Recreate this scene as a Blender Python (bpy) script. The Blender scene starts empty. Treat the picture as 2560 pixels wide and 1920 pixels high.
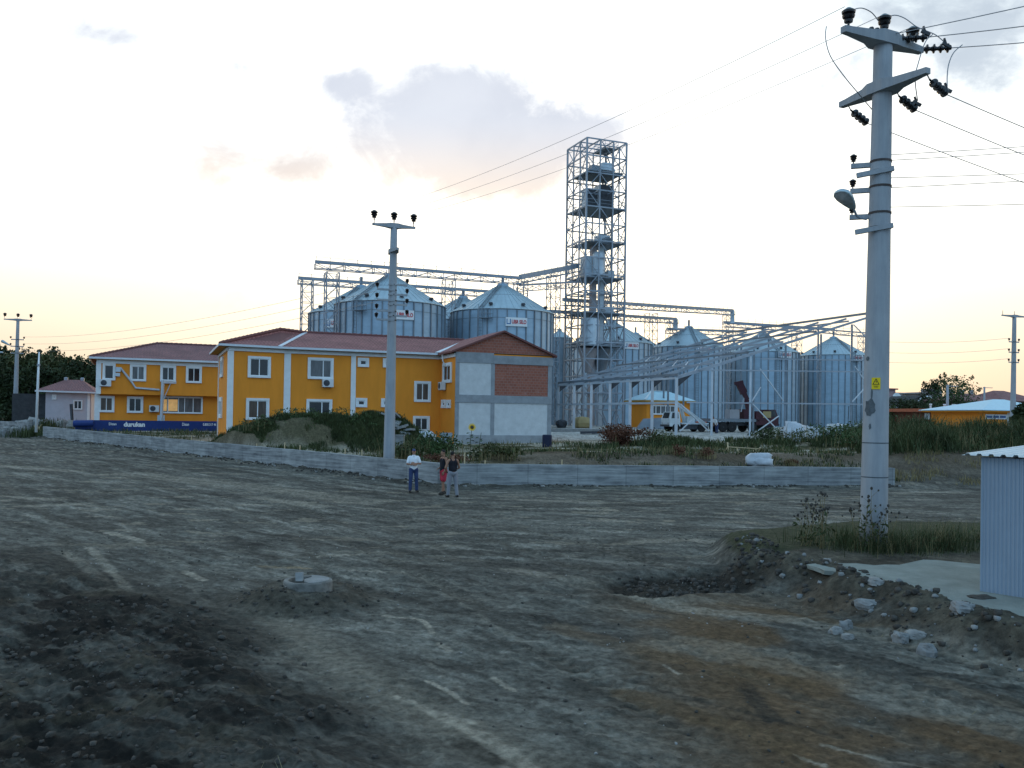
import bpy, math, random
import numpy as np
from mathutils import Vector, Matrix, noise as mnoise
random.seed(7); NR = np.random.default_rng(11)
R = math.radians
D = bpy.data
scene = bpy.context.scene
COL = scene.collection
V = Vector
# ---------------------------------------------------------------- camera
F = 2217.0                    # focal length in photo pixels (2560 wide)
CAM = V((0.0, 0.0, 3.2))
PITCH, ROLL, SHIFT = 0.010, 0.0150, 58.0/2560.0
cd = D.cameras.new("camera"); cam = D.objects.new("camera", cd); COL.objects.link(cam)
cd.sensor_width = 36.0; cd.lens = 36.0*F/2560.0; cd.shift_y = SHIFT
cd.clip_start = 0.1; cd.clip_end = 8000
RM = Matrix.Rotation(math.pi/2+PITCH, 3, 'X') @ Matrix.Rotation(ROLL, 3, 'Z')
cam.matrix_world = Matrix.Translation(CAM) @ RM.to_4x4()
scene.camera = cam
def ray(px, py):
    return RM @ V(((px-1280)/F, (960-py)/F + SHIFT*2560/F, -1.0))
def at(px, py, Y):            # surveyed point: sight line at a known depth
    r = ray(px, py); return CAM + r*(Y/r.y)
def on(px, py, P, n):         # sight line met with a known wall plane
    r = ray(px, py); return CAM + r*((P-CAM).dot(n)/r.dot(n))
def onz(px, py, z):
    r = ray(px, py); return CAM + r*((z-CAM.z)/r.z)
# site axes: the yard, offices, silos and tower all share one grid
U = V((0.927, 0.375, 0)); U.normalize(); W = V((-U.y, U.x, 0)); Z = V((0, 0, 1))

# ---------------------------------------------------------------- materials
def nt_new(name):
    m = D.materials.new(name); m.use_nodes = True
    nt = m.node_tree; b = nt.nodes["Principled BSDF"]
    return m, nt, b
def N(nt, typ, **kw):
    n = nt.nodes.new(typ)
    for k, v in kw.items():
        if k in n.inputs.keys() if hasattr(n.inputs, 'keys') else False: n.inputs[k].default_value = v
        else: setattr(n, k, v)
    return n
def mat(name, c, rough=0.8, metal=0.0, var=0.25, scale=3.0, bump=0.0, bscale=20.0, spec=0.3, c2=None, stretch=(1,1,1), detail=6, em=0.0, alpha=None):
    m, nt, b = nt_new(name); L = nt.links
    b.inputs["Roughness"].default_value = rough; b.inputs["Metallic"].default_value = metal
    b.inputs["Specular IOR Level"].default_value = spec
    tc = N(nt, "ShaderNodeTexCoord"); mp = N(nt, "ShaderNodeMapping"); mp.inputs["Scale"].default_value = stretch
    L.new(tc.outputs["Object"], mp.inputs["Vector"])
    no = N(nt, "ShaderNodeTexNoise"); no.inputs["Scale"].default_value = scale; no.inputs["Detail"].default_value = detail
    no.inputs["Roughness"].default_value = 0.65
    L.new(mp.outputs[0], no.inputs["Vector"])
    rp = N(nt, "ShaderNodeValToRGB")
    a = tuple(x*(1-var) for x in c); d = tuple(min(1, x*(1+var)) for x in c) if c2 is None else c2
    rp.color_ramp.elements[0].position = 0.3; rp.color_ramp.elements[0].color = (*a, 1)
    rp.color_ramp.elements[1].position = 0.7; rp.color_ramp.elements[1].color = (*d, 1)
    L.new(no.outputs["Fac"], rp.inputs[0]); L.new(rp.outputs[0], b.inputs["Base Color"])
    if bump:
        n2 = N(nt, "ShaderNodeTexNoise"); n2.inputs["Scale"].default_value = bscale; n2.inputs["Detail"].default_value = 4
        L.new(mp.outputs[0], n2.inputs["Vector"])
        bp = N(nt, "ShaderNodeBump"); bp.inputs["Strength"].default_value = bump; bp.inputs["Distance"].default_value = 0.05
        L.new(n2.outputs["Fac"], bp.inputs["Height"]); L.new(bp.outputs[0], b.inputs["Normal"])
    if em:
        b.inputs["Emission Color"].default_value = (*c, 1); b.inputs["Emission Strength"].default_value = em
    return m
M = {}
M['yellow'] = mat('yellow_render', (0.77, 0.27, 0.028), 0.85, var=0.10, scale=1.1, stretch=(1, 1, .25), bump=0.15, bscale=30, detail=9)
M['white'] = mat('white_trim', (0.72, 0.74, 0.74), 0.7, var=0.08, scale=2)
M['pvc'] = mat('white_pvc', (0.75, 0.77, 0.78), 0.4, var=0.04)
M['glass'] = mat('window_glass', (0.02, 0.022, 0.024), 0.12, var=0.5, scale=0.8, spec=0.5)
M['glass_blue'] = mat('blue_glass', (0.03, 0.09, 0.28), 0.15, var=0.4, scale=0.8, spec=0.5)
M['glass_pale'] = mat('window_glass_with_net', (0.10, 0.105, 0.11), 0.2, var=0.5, scale=3, stretch=(1,1,.2), spec=0.5)
M['curtain'] = mat('brown_curtain_behind_glass', (0.075, 0.05, 0.035), 0.3, var=0.6, scale=6, stretch=(1,1,.1), spec=0.5)
M['lit'] = mat('lit_window', (0.62, 0.36, 0.13), 0.4, var=0.35, scale=2, em=0.22)
M['fascia'] = mat('white_gutter', (0.60, 0.64, 0.68), 0.5, var=0.08)
M['soffit'] = mat('soffit_board', (0.42, 0.22, 0.03), 0.8, var=0.1)
M['brick'] = None
M['conc'] = mat('grey_concrete', (0.30, 0.31, 0.32), 0.9, var=0.22, scale=1.3, bump=0.2, bscale=14)
M['conc_frame'] = mat('cast_concrete_frame', (0.27, 0.285, 0.30), 0.9, var=0.18, scale=1.7, bump=0.2)
M['block'] = mat('aerated_block_infill', (0.55, 0.56, 0.56), 0.9, var=0.10, scale=2.2, bump=0.2, bscale=9)
M['pole'] = None
M['galv'] = mat('galvanised_steel', (0.31, 0.42, 0.51), 0.45, metal=0.35, var=0.14, scale=0.35, stretch=(1,1,3))
M['galv_roof'] = mat('galvanised_roof', (0.44, 0.52, 0.55), 0.45, metal=0.55, var=0.12, scale=0.5)
M['galv_dark'] = mat('weathered_steel', (0.20, 0.23, 0.26), 0.5, metal=0.5, var=0.2, scale=0.8)
M['steel'] = mat('grey_painted_steel', (0.30, 0.335, 0.38), 0.55, metal=0.3, var=0.2, scale=0.5)
M['steel_light'] = mat('pale_galvanised_member', (0.50, 0.54, 0.58), 0.5, metal=0.4, var=0.15, scale=0.5)
M['steel_dark'] = mat('dark_steel', (0.06, 0.065, 0.075), 0.6, metal=0.3, var=0.3)
M['tank'] = mat('pale_blue_sheet', (0.50, 0.57, 0.62), 0.5, metal=0.3, var=0.15, scale=0.7)
M['duct'] = mat('dusty_duct', (0.42, 0.38, 0.38), 0.6, metal=0.3, var=0.15, scale=0.8)
M['insul'] = mat('brown_glazed_insulator', (0.012, 0.010, 0.011), 0.22, var=0.3, spec=0.5)
M['wire'] = mat('aluminium_wire', (0.30, 0.30, 0.31), 0.5, metal=0.5, var=0.1)
M['band'] = mat('rusty_band', (0.07, 0.055, 0.05), 0.8, var=0.4)
M['blue_board'] = mat('blue_board', (0.012, 0.035, 0.16), 0.5, var=0.15)
M['red'] = mat('red_lettering', (0.50, 0.06, 0.07), 0.6, var=0.1)
M['logo'] = mat('blue_logo', (0.03, 0.15, 0.35), 0.6, var=0.1)
M['sign'] = mat('sign_yellow', (0.78, 0.55, 0.01), 0.5, var=0.05)
M['black'] = mat('black', (0.012, 0.012, 0.013), 0.7, var=0.3)
M['rubber'] = mat('tyre_rubber', (0.02, 0.02, 0.021), 0.85, var=0.3)
M['dirty_white'] = mat('dirty_white_paint', (0.55, 0.60, 0.62), 0.45, var=0.12, scale=2)
M['maroon'] = mat('maroon_paint', (0.055, 0.014, 0.022), 0.5, var=0.2, scale=2)
M['beige'] = mat('beige_paint', (0.34, 0.26, 0.12), 0.6, var=0.1)
M['orange'] = mat('orange_paint', (0.55, 0.10, 0.03), 0.5, var=0.1)
M['redlight'] = mat('red_panel', (0.25, 0.03, 0.03), 0.5, var=0.1)
M['wood'] = mat('pale_timber', (0.50, 0.38, 0.23), 0.8, var=0.2, scale=4)
M['trunk'] = mat('bark', (0.07, 0.055, 0.045), 0.9, var=0.4)
M['leaf'] = mat('leaf_dark', (0.017, 0.032, 0.012), 0.7, var=0.5, scale=0.9, c2=(0.040, 0.059, 0.017))
M['leaf2'] = mat('leaf_olive', (0.044, 0.055, 0.017), 0.7, var=0.4, scale=0.9, c2=(0.089, 0.097, 0.030))
M['leaf3'] = mat('leaf_fresh', (0.038, 0.072, 0.022), 0.7, var=0.4, scale=1.2, c2=(0.072, 0.117, 0.035))
M['rust_leaf'] = mat('rusty_dock', (0.10, 0.035, 0.022), 0.8, var=0.4, scale=1.2, c2=(0.15, 0.06, 0.03))
M['dry'] = mat('dry_stalk', (0.20, 0.16, 0.075), 0.9, var=0.4, scale=2)
M['straw'] = mat('pale_straw', (0.34, 0.29, 0.16), 0.9, var=0.3, scale=2)
M['weed'] = mat('weed_green', (0.041, 0.061, 0.020), 0.8, var=0.5, scale=0.5, c2=(0.086, 0.103, 0.036))
M['petal'] = mat('sunflower_petal', (0.75, 0.45, 0.01), 0.7, var=0.1)
M['tarp'] = mat('white_sheeting', (0.44, 0.47, 0.50), 0.55, var=0.15, scale=2, bump=0.3, bscale=5)
M['slab'] = mat('broken_concrete', (0.22, 0.225, 0.22), 0.9, var=0.25, scale=5, bump=0.4, bscale=25)
M['rock'] = mat('pale_limestone', (0.26, 0.255, 0.24), 0.9, var=0.3, scale=4, bump=0.5, bscale=18)
M['clod'] = mat('earth_clod', (0.062, 0.056, 0.048), 0.95, var=0.45, scale=6, bump=0.5, bscale=25)
M['house_pink'] = mat('pink_render', (0.33, 0.23, 0.23), 0.9, var=0.1)
M['house_grey'] = mat('grey_render', (0.34, 0.33, 0.34), 0.9, var=0.12, scale=1)
M['house_olive'] = mat('olive_render', (0.16, 0.14, 0.09), 0.9, var=0.12, scale=1)
M['orange_edge'] = mat('orange_roof_slab', (0.40, 0.12, 0.06), 0.8, var=0.15)
M['blue_roof'] = mat('pale_blue_sheet_roof', (0.42, 0.62, 0.70), 0.5, metal=0.1, var=0.08)
M['lav'] = mat('pale_lavender_render', (0.45, 0.44, 0.48), 0.9, var=0.08, scale=1.5)
M['darkshed'] = mat('dark_lean_to', (0.05, 0.052, 0.055), 0.9, var=0.3)
M['lamp_glass'] = mat('lamp_lens', (0.45, 0.46, 0.47), 0.25, var=0.2, scale=9, spec=0.5)
M['ac'] = mat('air_conditioner_casing', (0.62, 0.63, 0.63), 0.5, var=0.06)
M['skin'] = mat('skin', (0.30, 0.155, 0.10), 0.6, var=0.1)
M['hair'] = mat('dark_hair', (0.012, 0.010, 0.009), 0.7, var=0.3)
M['shirt_white'] = mat('white_shirt', (0.72, 0.75, 0.78), 0.85, var=0.06, scale=6)
M['cloth_black'] = mat('black_vest', (0.012, 0.012, 0.017), 0.9, var=0.3)
M['jeans'] = mat('blue_denim', (0.035, 0.055, 0.13), 0.9, var=0.3, scale=8)
M['shorts'] = mat('red_shorts', (0.42, 0.03, 0.055), 0.85, var=0.15)
M['grey_cloth'] = mat('grey_trousers', (0.22, 0.225, 0.25), 0.9, var=0.15)
M['shoe'] = mat('dark_shoe', (0.03, 0.025, 0.022), 0.7, var=0.3)

def brick_mat(name, c1, c2, mortar, sx, sy):
    m, nt, b = nt_new(name); L = nt.links
    b.inputs["Roughness"].default_value = 0.9; b.inputs["Specular IOR Level"].default_value = 0.2
    uv = N(nt, "ShaderNodeUVMap"); br = N(nt, "ShaderNodeTexBrick")
    br.inputs["Color1"].default_value = (*c1, 1); br.inputs["Color2"].default_value = (*c2, 1); br.inputs["Mortar"].default_value = (*mortar, 1)
    br.inputs["Scale"].default_value = 1; br.inputs["Brick Width"].default_value = sx; br.inputs["Row Height"].default_value = sy
    br.inputs["Mortar Size"].default_value = 0.012
    L.new(uv.outputs[0], br.inputs["Vector"])
    no = N(nt, "ShaderNodeTexNoise"); no.inputs["Scale"].default_value = 2.1; no.inputs["Detail"].default_value = 8; no.inputs["Roughness"].default_value = .7
    L.new(uv.outputs[0], no.inputs["Vector"])
    rp = N(nt, "ShaderNodeValToRGB"); rp.color_ramp.elements[0].position = .58; rp.color_ramp.elements[1].position = .78
    rp.color_ramp.elements[0].color = (0,0,0,1); rp.color_ramp.elements[1].color = (.7,.7,.7,1)
    L.new(no.outputs["Fac"], rp.inputs[0])
    mx = N(nt, "ShaderNodeMix"); mx.data_type = 'RGBA'; mx.inputs["B"].default_value = (.34,.26,.25,1)
    L.new(rp.outputs[0], mx.inputs["Factor"]); L.new(br.outputs["Color"], mx.inputs["A"]); L.new(mx.outputs["Result"], b.inputs["Base Color"])
    return m
M['brick'] = brick_mat('red_brickwork', (0.34, 0.12, 0.08), (0.27, 0.095, 0.065), (0.30, 0.20, 0.17), 0.3, 0.2)
M['brick_far'] = brick_mat('orange_brickwork', (0.22, 0.055, 0.035), (0.17, 0.045, 0.03), (0.16, 0.09, 0.07), 0.4, 0.2)

def tile_mat(name, c1, c2, rows=0.34):
    m, nt, b = nt_new(name); L = nt.links
    b.inputs["Roughness"].default_value = 0.8; b.inputs["Specular IOR Level"].default_value = 0.25
    uv = N(nt, "ShaderNodeUVMap")
    br = N(nt, "ShaderNodeTexBrick"); br.offset = 0.5
    br.inputs["Color1"].default_value = (*c1, 1); br.inputs["Color2"].default_value = (*c2, 1)
    br.inputs["Mortar"].default_value = (*[x*.55 for x in c1], 1); br.inputs["Scale"].default_value = 1
    br.inputs["Brick Width"].default_value = 0.26; br.inputs["Row Height"].default_value = rows; br.inputs["Mortar Size"].default_value = 0.022
    L.new(uv.outputs[0], br.inputs["Vector"])
    no = N(nt, "ShaderNodeTexNoise"); no.inputs["Scale"].default_value = 0.5; no.inputs["Detail"].default_value = 8
    L.new(uv.outputs[0], no.inputs["Vector"])
    mx = N(nt, "ShaderNodeMix"); mx.data_type = 'RGBA'; mx.blend_type = 'OVERLAY'; mx.inputs["Factor"].default_value = .45
    L.new(br.outputs["Color"], mx.inputs["A"]); L.new(no.outputs["Fac"], mx.inputs["B"]); L.new(mx.outputs["Result"], b.inputs["Base Color"])
    wv = N(nt, "ShaderNodeTexWave"); wv.inputs["Scale"].default_value = 1.2; wv.bands_direction = 'X'
    L.new(uv.outputs[0], wv.inputs["Vector"])
    bp = N(nt, "ShaderNodeBump"); bp.inputs["Strength"].default_value = .5; bp.inputs["Distance"].default_value = .06
    L.new(wv.outputs["Fac"], bp.inputs["Height"]); L.new(bp.outputs[0], b.inputs["Normal"])
    return m
M['tile'] = tile_mat('clay_tile', (0.30, 0.125, 0.115), (0.24, 0.10, 0.095))
M['tile_far'] = tile_mat('old_clay_tile', (0.26, 0.12, 0.115), (0.20, 0.10, 0.10))

def wall_conc():
    m, nt, b = nt_new('board_marked_concrete'); L = nt.links
    b.inputs["Roughness"].default_value = .92; b.inputs["Specular IOR Level"].default_value = .2
    uv = N(nt, "ShaderNodeUVMap")
    def noise(sc, st, det=6):
        mp = N(nt, "ShaderNodeMapping"); mp.inputs["Scale"].default_value = st; L.new(uv.outputs[0], mp.inputs[0])
        n = N(nt, "ShaderNodeTexNoise"); n.inputs["Scale"].default_value = sc; n.inputs["Detail"].default_value = det; n.inputs["Roughness"].default_value = .65
        L.new(mp.outputs[0], n.inputs["Vector"]); return n
    n1 = noise(.8, (1, 2.2, 1)); n2 = noise(1.0, (.35, 9, 1), 3)
    br = N(nt, "ShaderNodeTexBrick"); br.offset = 0.37; br.offset_frequency = 1
    br.inputs["Color1"].default_value = (.29,.30,.30,1); br.inputs["Color2"].default_value = (.22,.23,.235,1); br.inputs["Mortar"].default_value = (.14,.145,.15,1)
    br.inputs["Scale"].default_value = 1; br.inputs["Brick Width"].default_value = 2.35; br.inputs["Row Height"].default_value = 5.0; br.inputs["Mortar Size"].default_value = .018; br.inputs["Mortar Smooth"].default_value = .8
    L.new(uv.outputs[0], br.inputs["Vector"])
    a = N(nt, "ShaderNodeMath"); a.operation = 'ADD'; L.new(n1.outputs["Fac"], a.inputs[0]); L.new(n2.outputs["Fac"], a.inputs[1])
    rp = N(nt, "ShaderNodeValToRGB"); rp.color_ramp.elements[0].position = .72; rp.color_ramp.elements[1].position = 1.28
    rp.color_ramp.elements[0].color = (.45,.46,.48,1); rp.color_ramp.elements[1].color = (1.45,1.45,1.42,1)
    mr = N(nt, "ShaderNodeMapRange"); mr.inputs["From Min"].default_value=.72; mr.inputs["From Max"].default_value=1.28
    L.new(a.outputs[0], mr.inputs["Value"]); rp.color_ramp.elements[0].position = 0; rp.color_ramp.elements[1].position = 1
    L.new(mr.outputs[0], rp.inputs[0])
    mx = N(nt, "ShaderNodeMix"); mx.data_type = 'RGBA'; mx.blend_type = 'MULTIPLY'; mx.inputs["Factor"].default_value = 1
    L.new(br.outputs["Color"], mx.inputs["A"]); L.new(rp.outputs[0], mx.inputs["B"]); L.new(mx.outputs["Result"], b.inputs["Base Color"])
    bp = N(nt, "ShaderNodeBump"); bp.inputs["Strength"].default_value = .35; bp.inputs["Distance"].default_value = .04
    L.new(a.outputs[0], bp.inputs["Height"]); L.new(bp.outputs[0], b.inputs["Normal"])
    return m
M['wallconc'] = wall_conc()

def pole_mat():
    m, nt, b = nt_new('spun_concrete'); L = nt.links
    b.inputs["Roughness"].default_value = .9; b.inputs["Specular IOR Level"].default_value = .2
    tc = N(nt, "ShaderNodeTexCoord")
    def noise(sc, st, det=6):
        mp = N(nt, "ShaderNodeMapping"); mp.inputs["Scale"].default_value = st; L.new(tc.outputs["Object"], mp.inputs[0])
        n = N(nt, "ShaderNodeTexNoise"); n.inputs["Scale"].default_value = sc; n.inputs["Detail"].default_value = det; n.inputs["Roughness"].default_value = .65
        L.new(mp.outputs[0], n.inputs["Vector"]); return n
    n1 = noise(9, (1, 1, .10)); n2 = noise(1.6, (1, 1, .6)); n3 = noise(45, (1, 1, 1), 3)
    rp = N(nt, "ShaderNodeValToRGB"); e = rp.color_ramp.elements
    e[0].position = .30; e[0].color = (.25,.265,.285,1); e[1].position = .70; e[1].color = (.40,.415,.43,1)
    s = N(nt, "ShaderNodeMix"); s.inputs["Factor"].default_value = .5; L.new(n1.outputs["Fac"], s.inputs["A"]); L.new(n2.outputs["Fac"], s.inputs["B"])
    L.new(s.outputs["Result"], rp.inputs[0])
    r2 = N(nt, "ShaderNodeValToRGB"); r2.color_ramp.elements[0].position = .64; r2.color_ramp.elements[1].position = .72
    r2.color_ramp.elements[0].color = (1,1,1,1); r2.color_ramp.elements[1].color = (.55,.55,.57,1)
    L.new(n2.outputs["Fac"], r2.inputs[0])
    mx = N(nt, "ShaderNodeMix"); mx.data_type = 'RGBA'; mx.blend_type = 'MULTIPLY'; mx.inputs["Factor"].default_value = 1
    L.new(rp.outputs[0], mx.inputs["A"]); L.new(r2.outputs[0], mx.inputs["B"]); L.new(mx.outputs["Result"], b.inputs["Base Color"])
    bp = N(nt, "ShaderNodeBump"); bp.inputs["Strength"].default_value = .25; bp.inputs["Distance"].default_value = .01
    L.new(n3.outputs["Fac"], bp.inputs["Height"]); L.new(bp.outputs[0], b.inputs["Normal"])
    return m
M['pole'] = pole_mat()
M['stain'] = mat('damp_cement_patch', (0.10, 0.115, 0.125), 0.95, var=0.3, scale=9)

# ---------------------------------------------------------------- mesh builder
ORG = {}
class MB:
    def __init__(s): s.v = []; s.f = []; s.uv = []
    def add(s, vs, fs, uvs=None):
        o = len(s.v); s.v += [tuple(p) for p in vs]; s.f += [tuple(o+i for i in f) for f in fs]
        for k, f in enumerate(fs): s.uv.append(uvs[k] if uvs else [(0, 0)]*len(f))
        return s
    def quad(s, a, b, c, d, uv=None): return s.add([a, b, c, d], [(0, 1, 2, 3)], [uv] if uv else None)
    def poly(s, pts): return s.add(pts, [tuple(range(len(pts)))])
    def hexa(s, p):           # 8 corners: bottom ring 0-3, top ring 4-7
        return s.add(p, [(3,2,1,0), (4,5,6,7), (0,1,5,4), (1,2,6,5), (2,3,7,6), (3,0,4,7)])
    def box(s, c, x, y, z, ax=V((1,0,0)), ay=V((0,1,0)), az=Z):   # centre and full sizes
        a, b, d = ax*(x/2), ay*(y/2), az*(z/2); c = V(c)
        return s.hexa([c-a-b-d, c+a-b-d, c+a+b-d, c-a+b-d, c-a-b+d, c+a-b+d, c+a+b+d, c-a+b+d])
    def beam(s, p, q, w, h=None, up=Z, w2=None, h2=None):
        p, q = V(p), V(q); h = h or w; w2 = w2 or w; h2 = h2 or h; t = (q-p).normalized()
        if abs(t.dot(up)) > .98: up = V((0.3, 1, 0)).normalized()
        x = t.cross(up).normalized(); y = x.cross(t).normalized()
        def ring(c, w, h): return [c-x*w/2-y*h/2, c+x*w/2-y*h/2, c+x*w/2+y*h/2, c-x*w/2+y*h/2]
        return s.hexa(ring(p, w, h)+ring(q, w2, h2))
    def tube(s, pts, rad, n=8, cap=True):
        pts = [V(p) for p in pts]; k = len(pts); rad = [rad]*k if not hasattr(rad, '__len__') else rad
        vs = []; fs = []; prev = None
        for i, p in enumerate(pts):
            t = (pts[min(i+1, k-1)]-pts[max(i-1, 0)]).normalized()
            if prev is None: x = t.orthogonal().normalized()
            else: x = (prev-t*prev.dot(t)); x = x.normalized() if x.length > 1e-6 else t.orthogonal().normalized()
            prev = x; y = t.cross(x)
            for j in range(n):
                a = 2*math.pi*j/n; vs.append(p+(x*math.cos(a)+y*math.sin(a))*rad[i])
        for i in range(k-1):
            for j in range(n): fs.append((i*n+j, i*n+(j+1)%n, (i+1)*n+(j+1)%n, (i+1)*n+j))
        if cap: fs += [tuple(range(n))[::-1], tuple((k-1)*n+j for j in range(n))]
        return s.add(vs, fs)
    def lathe(s, c, prof, n=24, ax=Z, a0=0.0):     # prof: (radius, height) pairs
        c = V(c); ax = ax.normalized(); x = ax.orthogonal().normalized(); 
        if abs(ax.z) > .99: x = V((1,0,0))
        y = ax.cross(x); vs = []; fs = []; k = len(prof)
        for r, h in prof:
            for j in range(n):
                a = a0+2*math.pi*j/n; vs.append(c+ax*h+(x*math.cos(a)+y*math.sin(a))*r)
        for i in range(k-1):
            for j in range(n): fs.append((i*n+j, i*n+(j+1)%n, (i+1)*n+(j+1)%n, (i+1)*n+j))
        fs += [tuple(range(n))[::-1], tuple((k-1)*n+j for j in range(n))]
        return s.add(vs, fs)
    def ball(s, c, rx, ry=None, rz=None, n=10, m=7, jit=0.0, rot=None):
        ry = ry or rx; rz = rz or rx; c = V(c); vs = []; fs = []
        for i in range(m+1):
            th = math.pi*i/m
            for j in range(n):
                a = 2*math.pi*j/n; k = 1+random.uniform(-jit, jit) if jit else 1
                p = V((rx*math.sin(th)*math.cos(a)*k, ry*math.sin(th)*math.sin(a)*k, rz*math.cos(th)*k))
                if rot: p = rot @ p
                vs.append(c+p)
        for i in range(m):
            for j in range(n): fs.append((i*n+j, (i+1)*n+j, (i+1)*n+(j+1)%n, i*n+(j+1)%n))
        return s.add(vs, fs)
    def cap(s, p, q, r, r2=None, n=10):  # rounded tapered limb
        p, q = V(p), V(q); r2 = r if r2 is None else r2
        t = (q-p); L = t.length; t = t/L; vs = []
        prof = []
        for i in range(5): a = math.pi/2*(1-i/4); prof.append((max(r*math.cos(a), 1e-4), -r*math.sin(a)))
        for i in range(5): a = math.pi/2*(i/4); prof.append((max(r2*math.cos(a), 1e-4), L+r2*math.sin(a)))
        return s.lathe(p, prof, n, ax=t)
    def prism(s, foot, z0, z1, uvscale=1.0):     # vertical walls with running uv, plus lids
        n = len(foot); run = 0.0
        for i in range(n):
            a, b = V(foot[i]), V(foot[(i+1) % n]); d = (V((b.x, b.y, 0))-V((a.x, a.y, 0))).length
            s.add([(a.x, a.y, z0), (b.x, b.y, z0), (b.x, b.y, z1), (a.x, a.y, z1)], [(0,1,2,3)],
                  [[(run, z0), (run+d, z0), (run+d, z1), (run, z1)]]); run += d
        s.poly([(p[0], p[1], z1) for p in foot]); s.poly([(p[0], p[1], z0) for p in foot][::-1]); return s
    def slab(s, pts, th, uvdir=None):            # a thick flat polygon (roof plane), uv along / up the slope
        pts = [V(p) for p in pts]; n = (pts[1]-pts[0]).cross(pts[2]-pts[0]).normalized()
        if n.z < 0: pts = pts[::-1]; n = -n
        h = V((n.y, -n.x, 0)); h = h.normalized() if h.length > 1e-5 else V((1,0,0)); up = n.cross(h)
        if up.z < 0: up = -up
        uv = [((p-pts[0]).dot(h), (p-pts[0]).dot(up)) for p in pts]; k = len(pts); lo = [p-V((0,0,th)) for p in pts]
        s.add(pts, [tuple(range(k))], [uv]); s.add(lo[::-1], [tuple(range(k))])
        for i in range(k): s.quad(pts[i], lo[i], lo[(i+1) % k], pts[(i+1) % k])
        return s
    def obj(s, name, m, parent=None, smooth=False, label=None):
        me = D.meshes.new(name); o0 = ORG.get(parent, V((0,0,0))) if parent is not None else V((0,0,0))
        if parent is None and s.v:
            a = np.array(s.v); o0 = V(((a[:,0].min()+a[:,0].max())/2, (a[:,1].min()+a[:,1].max())/2, a[:,2].min()))
        me.from_pydata([(x-o0.x, y-o0.y, z-o0.z) for x, y, z in s.v], [], s.f)
        ul = me.uv_layers.new(name="UVMap"); flat = [c for f in s.uv for p in f for c in p]
        ul.data.foreach_set("uv", flat)
        if smooth: me.polygons.foreach_set("use_smooth", [True]*len(me.polygons))
        for mm in (m if isinstance(m, (list, tuple)) else [m]): me.materials.append(mm)
        me.validate(); me.update()
        o = D.objects.new(name, me); COL.objects.link(o)
        if parent is None: o.location = o0; ORG[o] = o0
        else: o.parent = parent; ORG[o] = o0
        if label: o['label'] = label
        return o
def thing(name, loc, label, cat, group=None, rz=0.0, kind=None):
    o = D.objects.new(name, None); COL.objects.link(o); o.empty_display_size = .3
    o.location = V(loc); o.rotation_euler = (0, 0, rz); ORG[o] = V(loc) if rz == 0.0 else V((0, 0, 0))
    return tag(o, label, cat, group, kind)
def tag(o, label=None, cat=None, group=None, kind=None):
    if label: o['label'] = label
    if cat: o['category'] = cat
    if group: o['group'] = group
    if kind: o['kind'] = kind
    return o
def copy_tree(o, parent=None):
    c = o.copy(); COL.objects.link(c)
    if parent is not None: c.parent = parent
    for ch in list(o.children): copy_tree(ch, c)
    return c
def text_mesh(txt, size, depth=0.01, bold=0.0):
    cu = D.curves.new('t', 'FONT'); cu.body = txt; cu.size = size; cu.extrude = depth; cu.offset = bold; cu.align_x = 'LEFT'; cu.resolution_u = 3
    o = D.objects.new('t', cu); COL.objects.link(o)
    dg = bpy.context.evaluated_depsgraph_get(); me = D.meshes.new_from_object(o.evaluated_get(dg))
    vs = [v.co.copy() for v in me.vertices]; fs = [tuple(p.vertices) for p in me.polygons]
    D.objects.remove(o); D.meshes.remove(me)
    return vs, fs
def add_text(mb, txt, origin, ux, uz, n, height, width=None, bold=0.0):
    vs, fs = text_mesh(txt, 1.0, 0.01, bold)
    x0 = min(v.x for v in vs); x1 = max(v.x for v in vs); y0 = min(v.y for v in vs); y1 = max(v.y for v in vs)
    sy = height/(y1-y0); sx = (width/(x1-x0)) if width else sy
    mb.add([origin+ux*((v.x-x0)*sx)+uz*((v.y-y0)*sy)+n*(v.z+.012) for v in vs], fs)
# ================================================================ GROUND
def vnoise(x, y, seed=0):
    xi = np.floor(x).astype(np.int64); yi = np.floor(y).astype(np.int64); fx = x-xi; fy = y-yi
    def h(a, b):
        n = (a*374761393 + b*668265263 + seed*1442695041) & 0xffffffff
        n = ((n ^ (n >> 13))*1274126177) & 0xffffffff
        return ((n ^ (n >> 16)) & 0xffff)/65535.0
    ux = fx*fx*fx*(fx*(fx*6-15)+10); uy = fy*fy*fy*(fy*(fy*6-15)+10)
    a = h(xi, yi); b = h(xi+1, yi); c = h(xi, yi+1); d = h(xi+1, yi+1)
    return (a+(b-a)*ux)+((c+(d-c)*ux)-(a+(b-a)*ux))*uy
def fbm(x, y, o=4, seed=0, g=.5):
    s = 0; a = 1; t = 0
    for i in range(o):
        s = s+a*vnoise(x*(2**i)+i*17.3, y*(2**i)-i*9.1, seed+i); t += a; a *= g
    return s/t
def sst(a, b, x): t = np.clip((x-a)/(b-a), 0, 1); return t*t*(3-2*t)
def seg_dist(x, y, pts):      # distance to a polyline, signed side, arclength
    best = np.full(x.shape, 1e9); side = np.zeros(x.shape); arc = np.zeros(x.shape); run = 0
    for (ax, ay), (bx, by) in zip(pts[:-1], pts[1:]):
        dx, dy = bx-ax, by-ay; L = math.hypot(dx, dy)
        t = np.clip(((x-ax)*dx+(y-ay)*dy)/L**2, 0, 1); d = np.hypot(x-ax-t*dx, y-ay-t*dy)
        sd = ((x-ax)*dy-(y-ay)*dx)/L; m = d < best
        best = np.where(m, d, best); side = np.where(m, sd, side); arc = np.where(m, run+t*L, arc); run += L
    return best, side, arc
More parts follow.
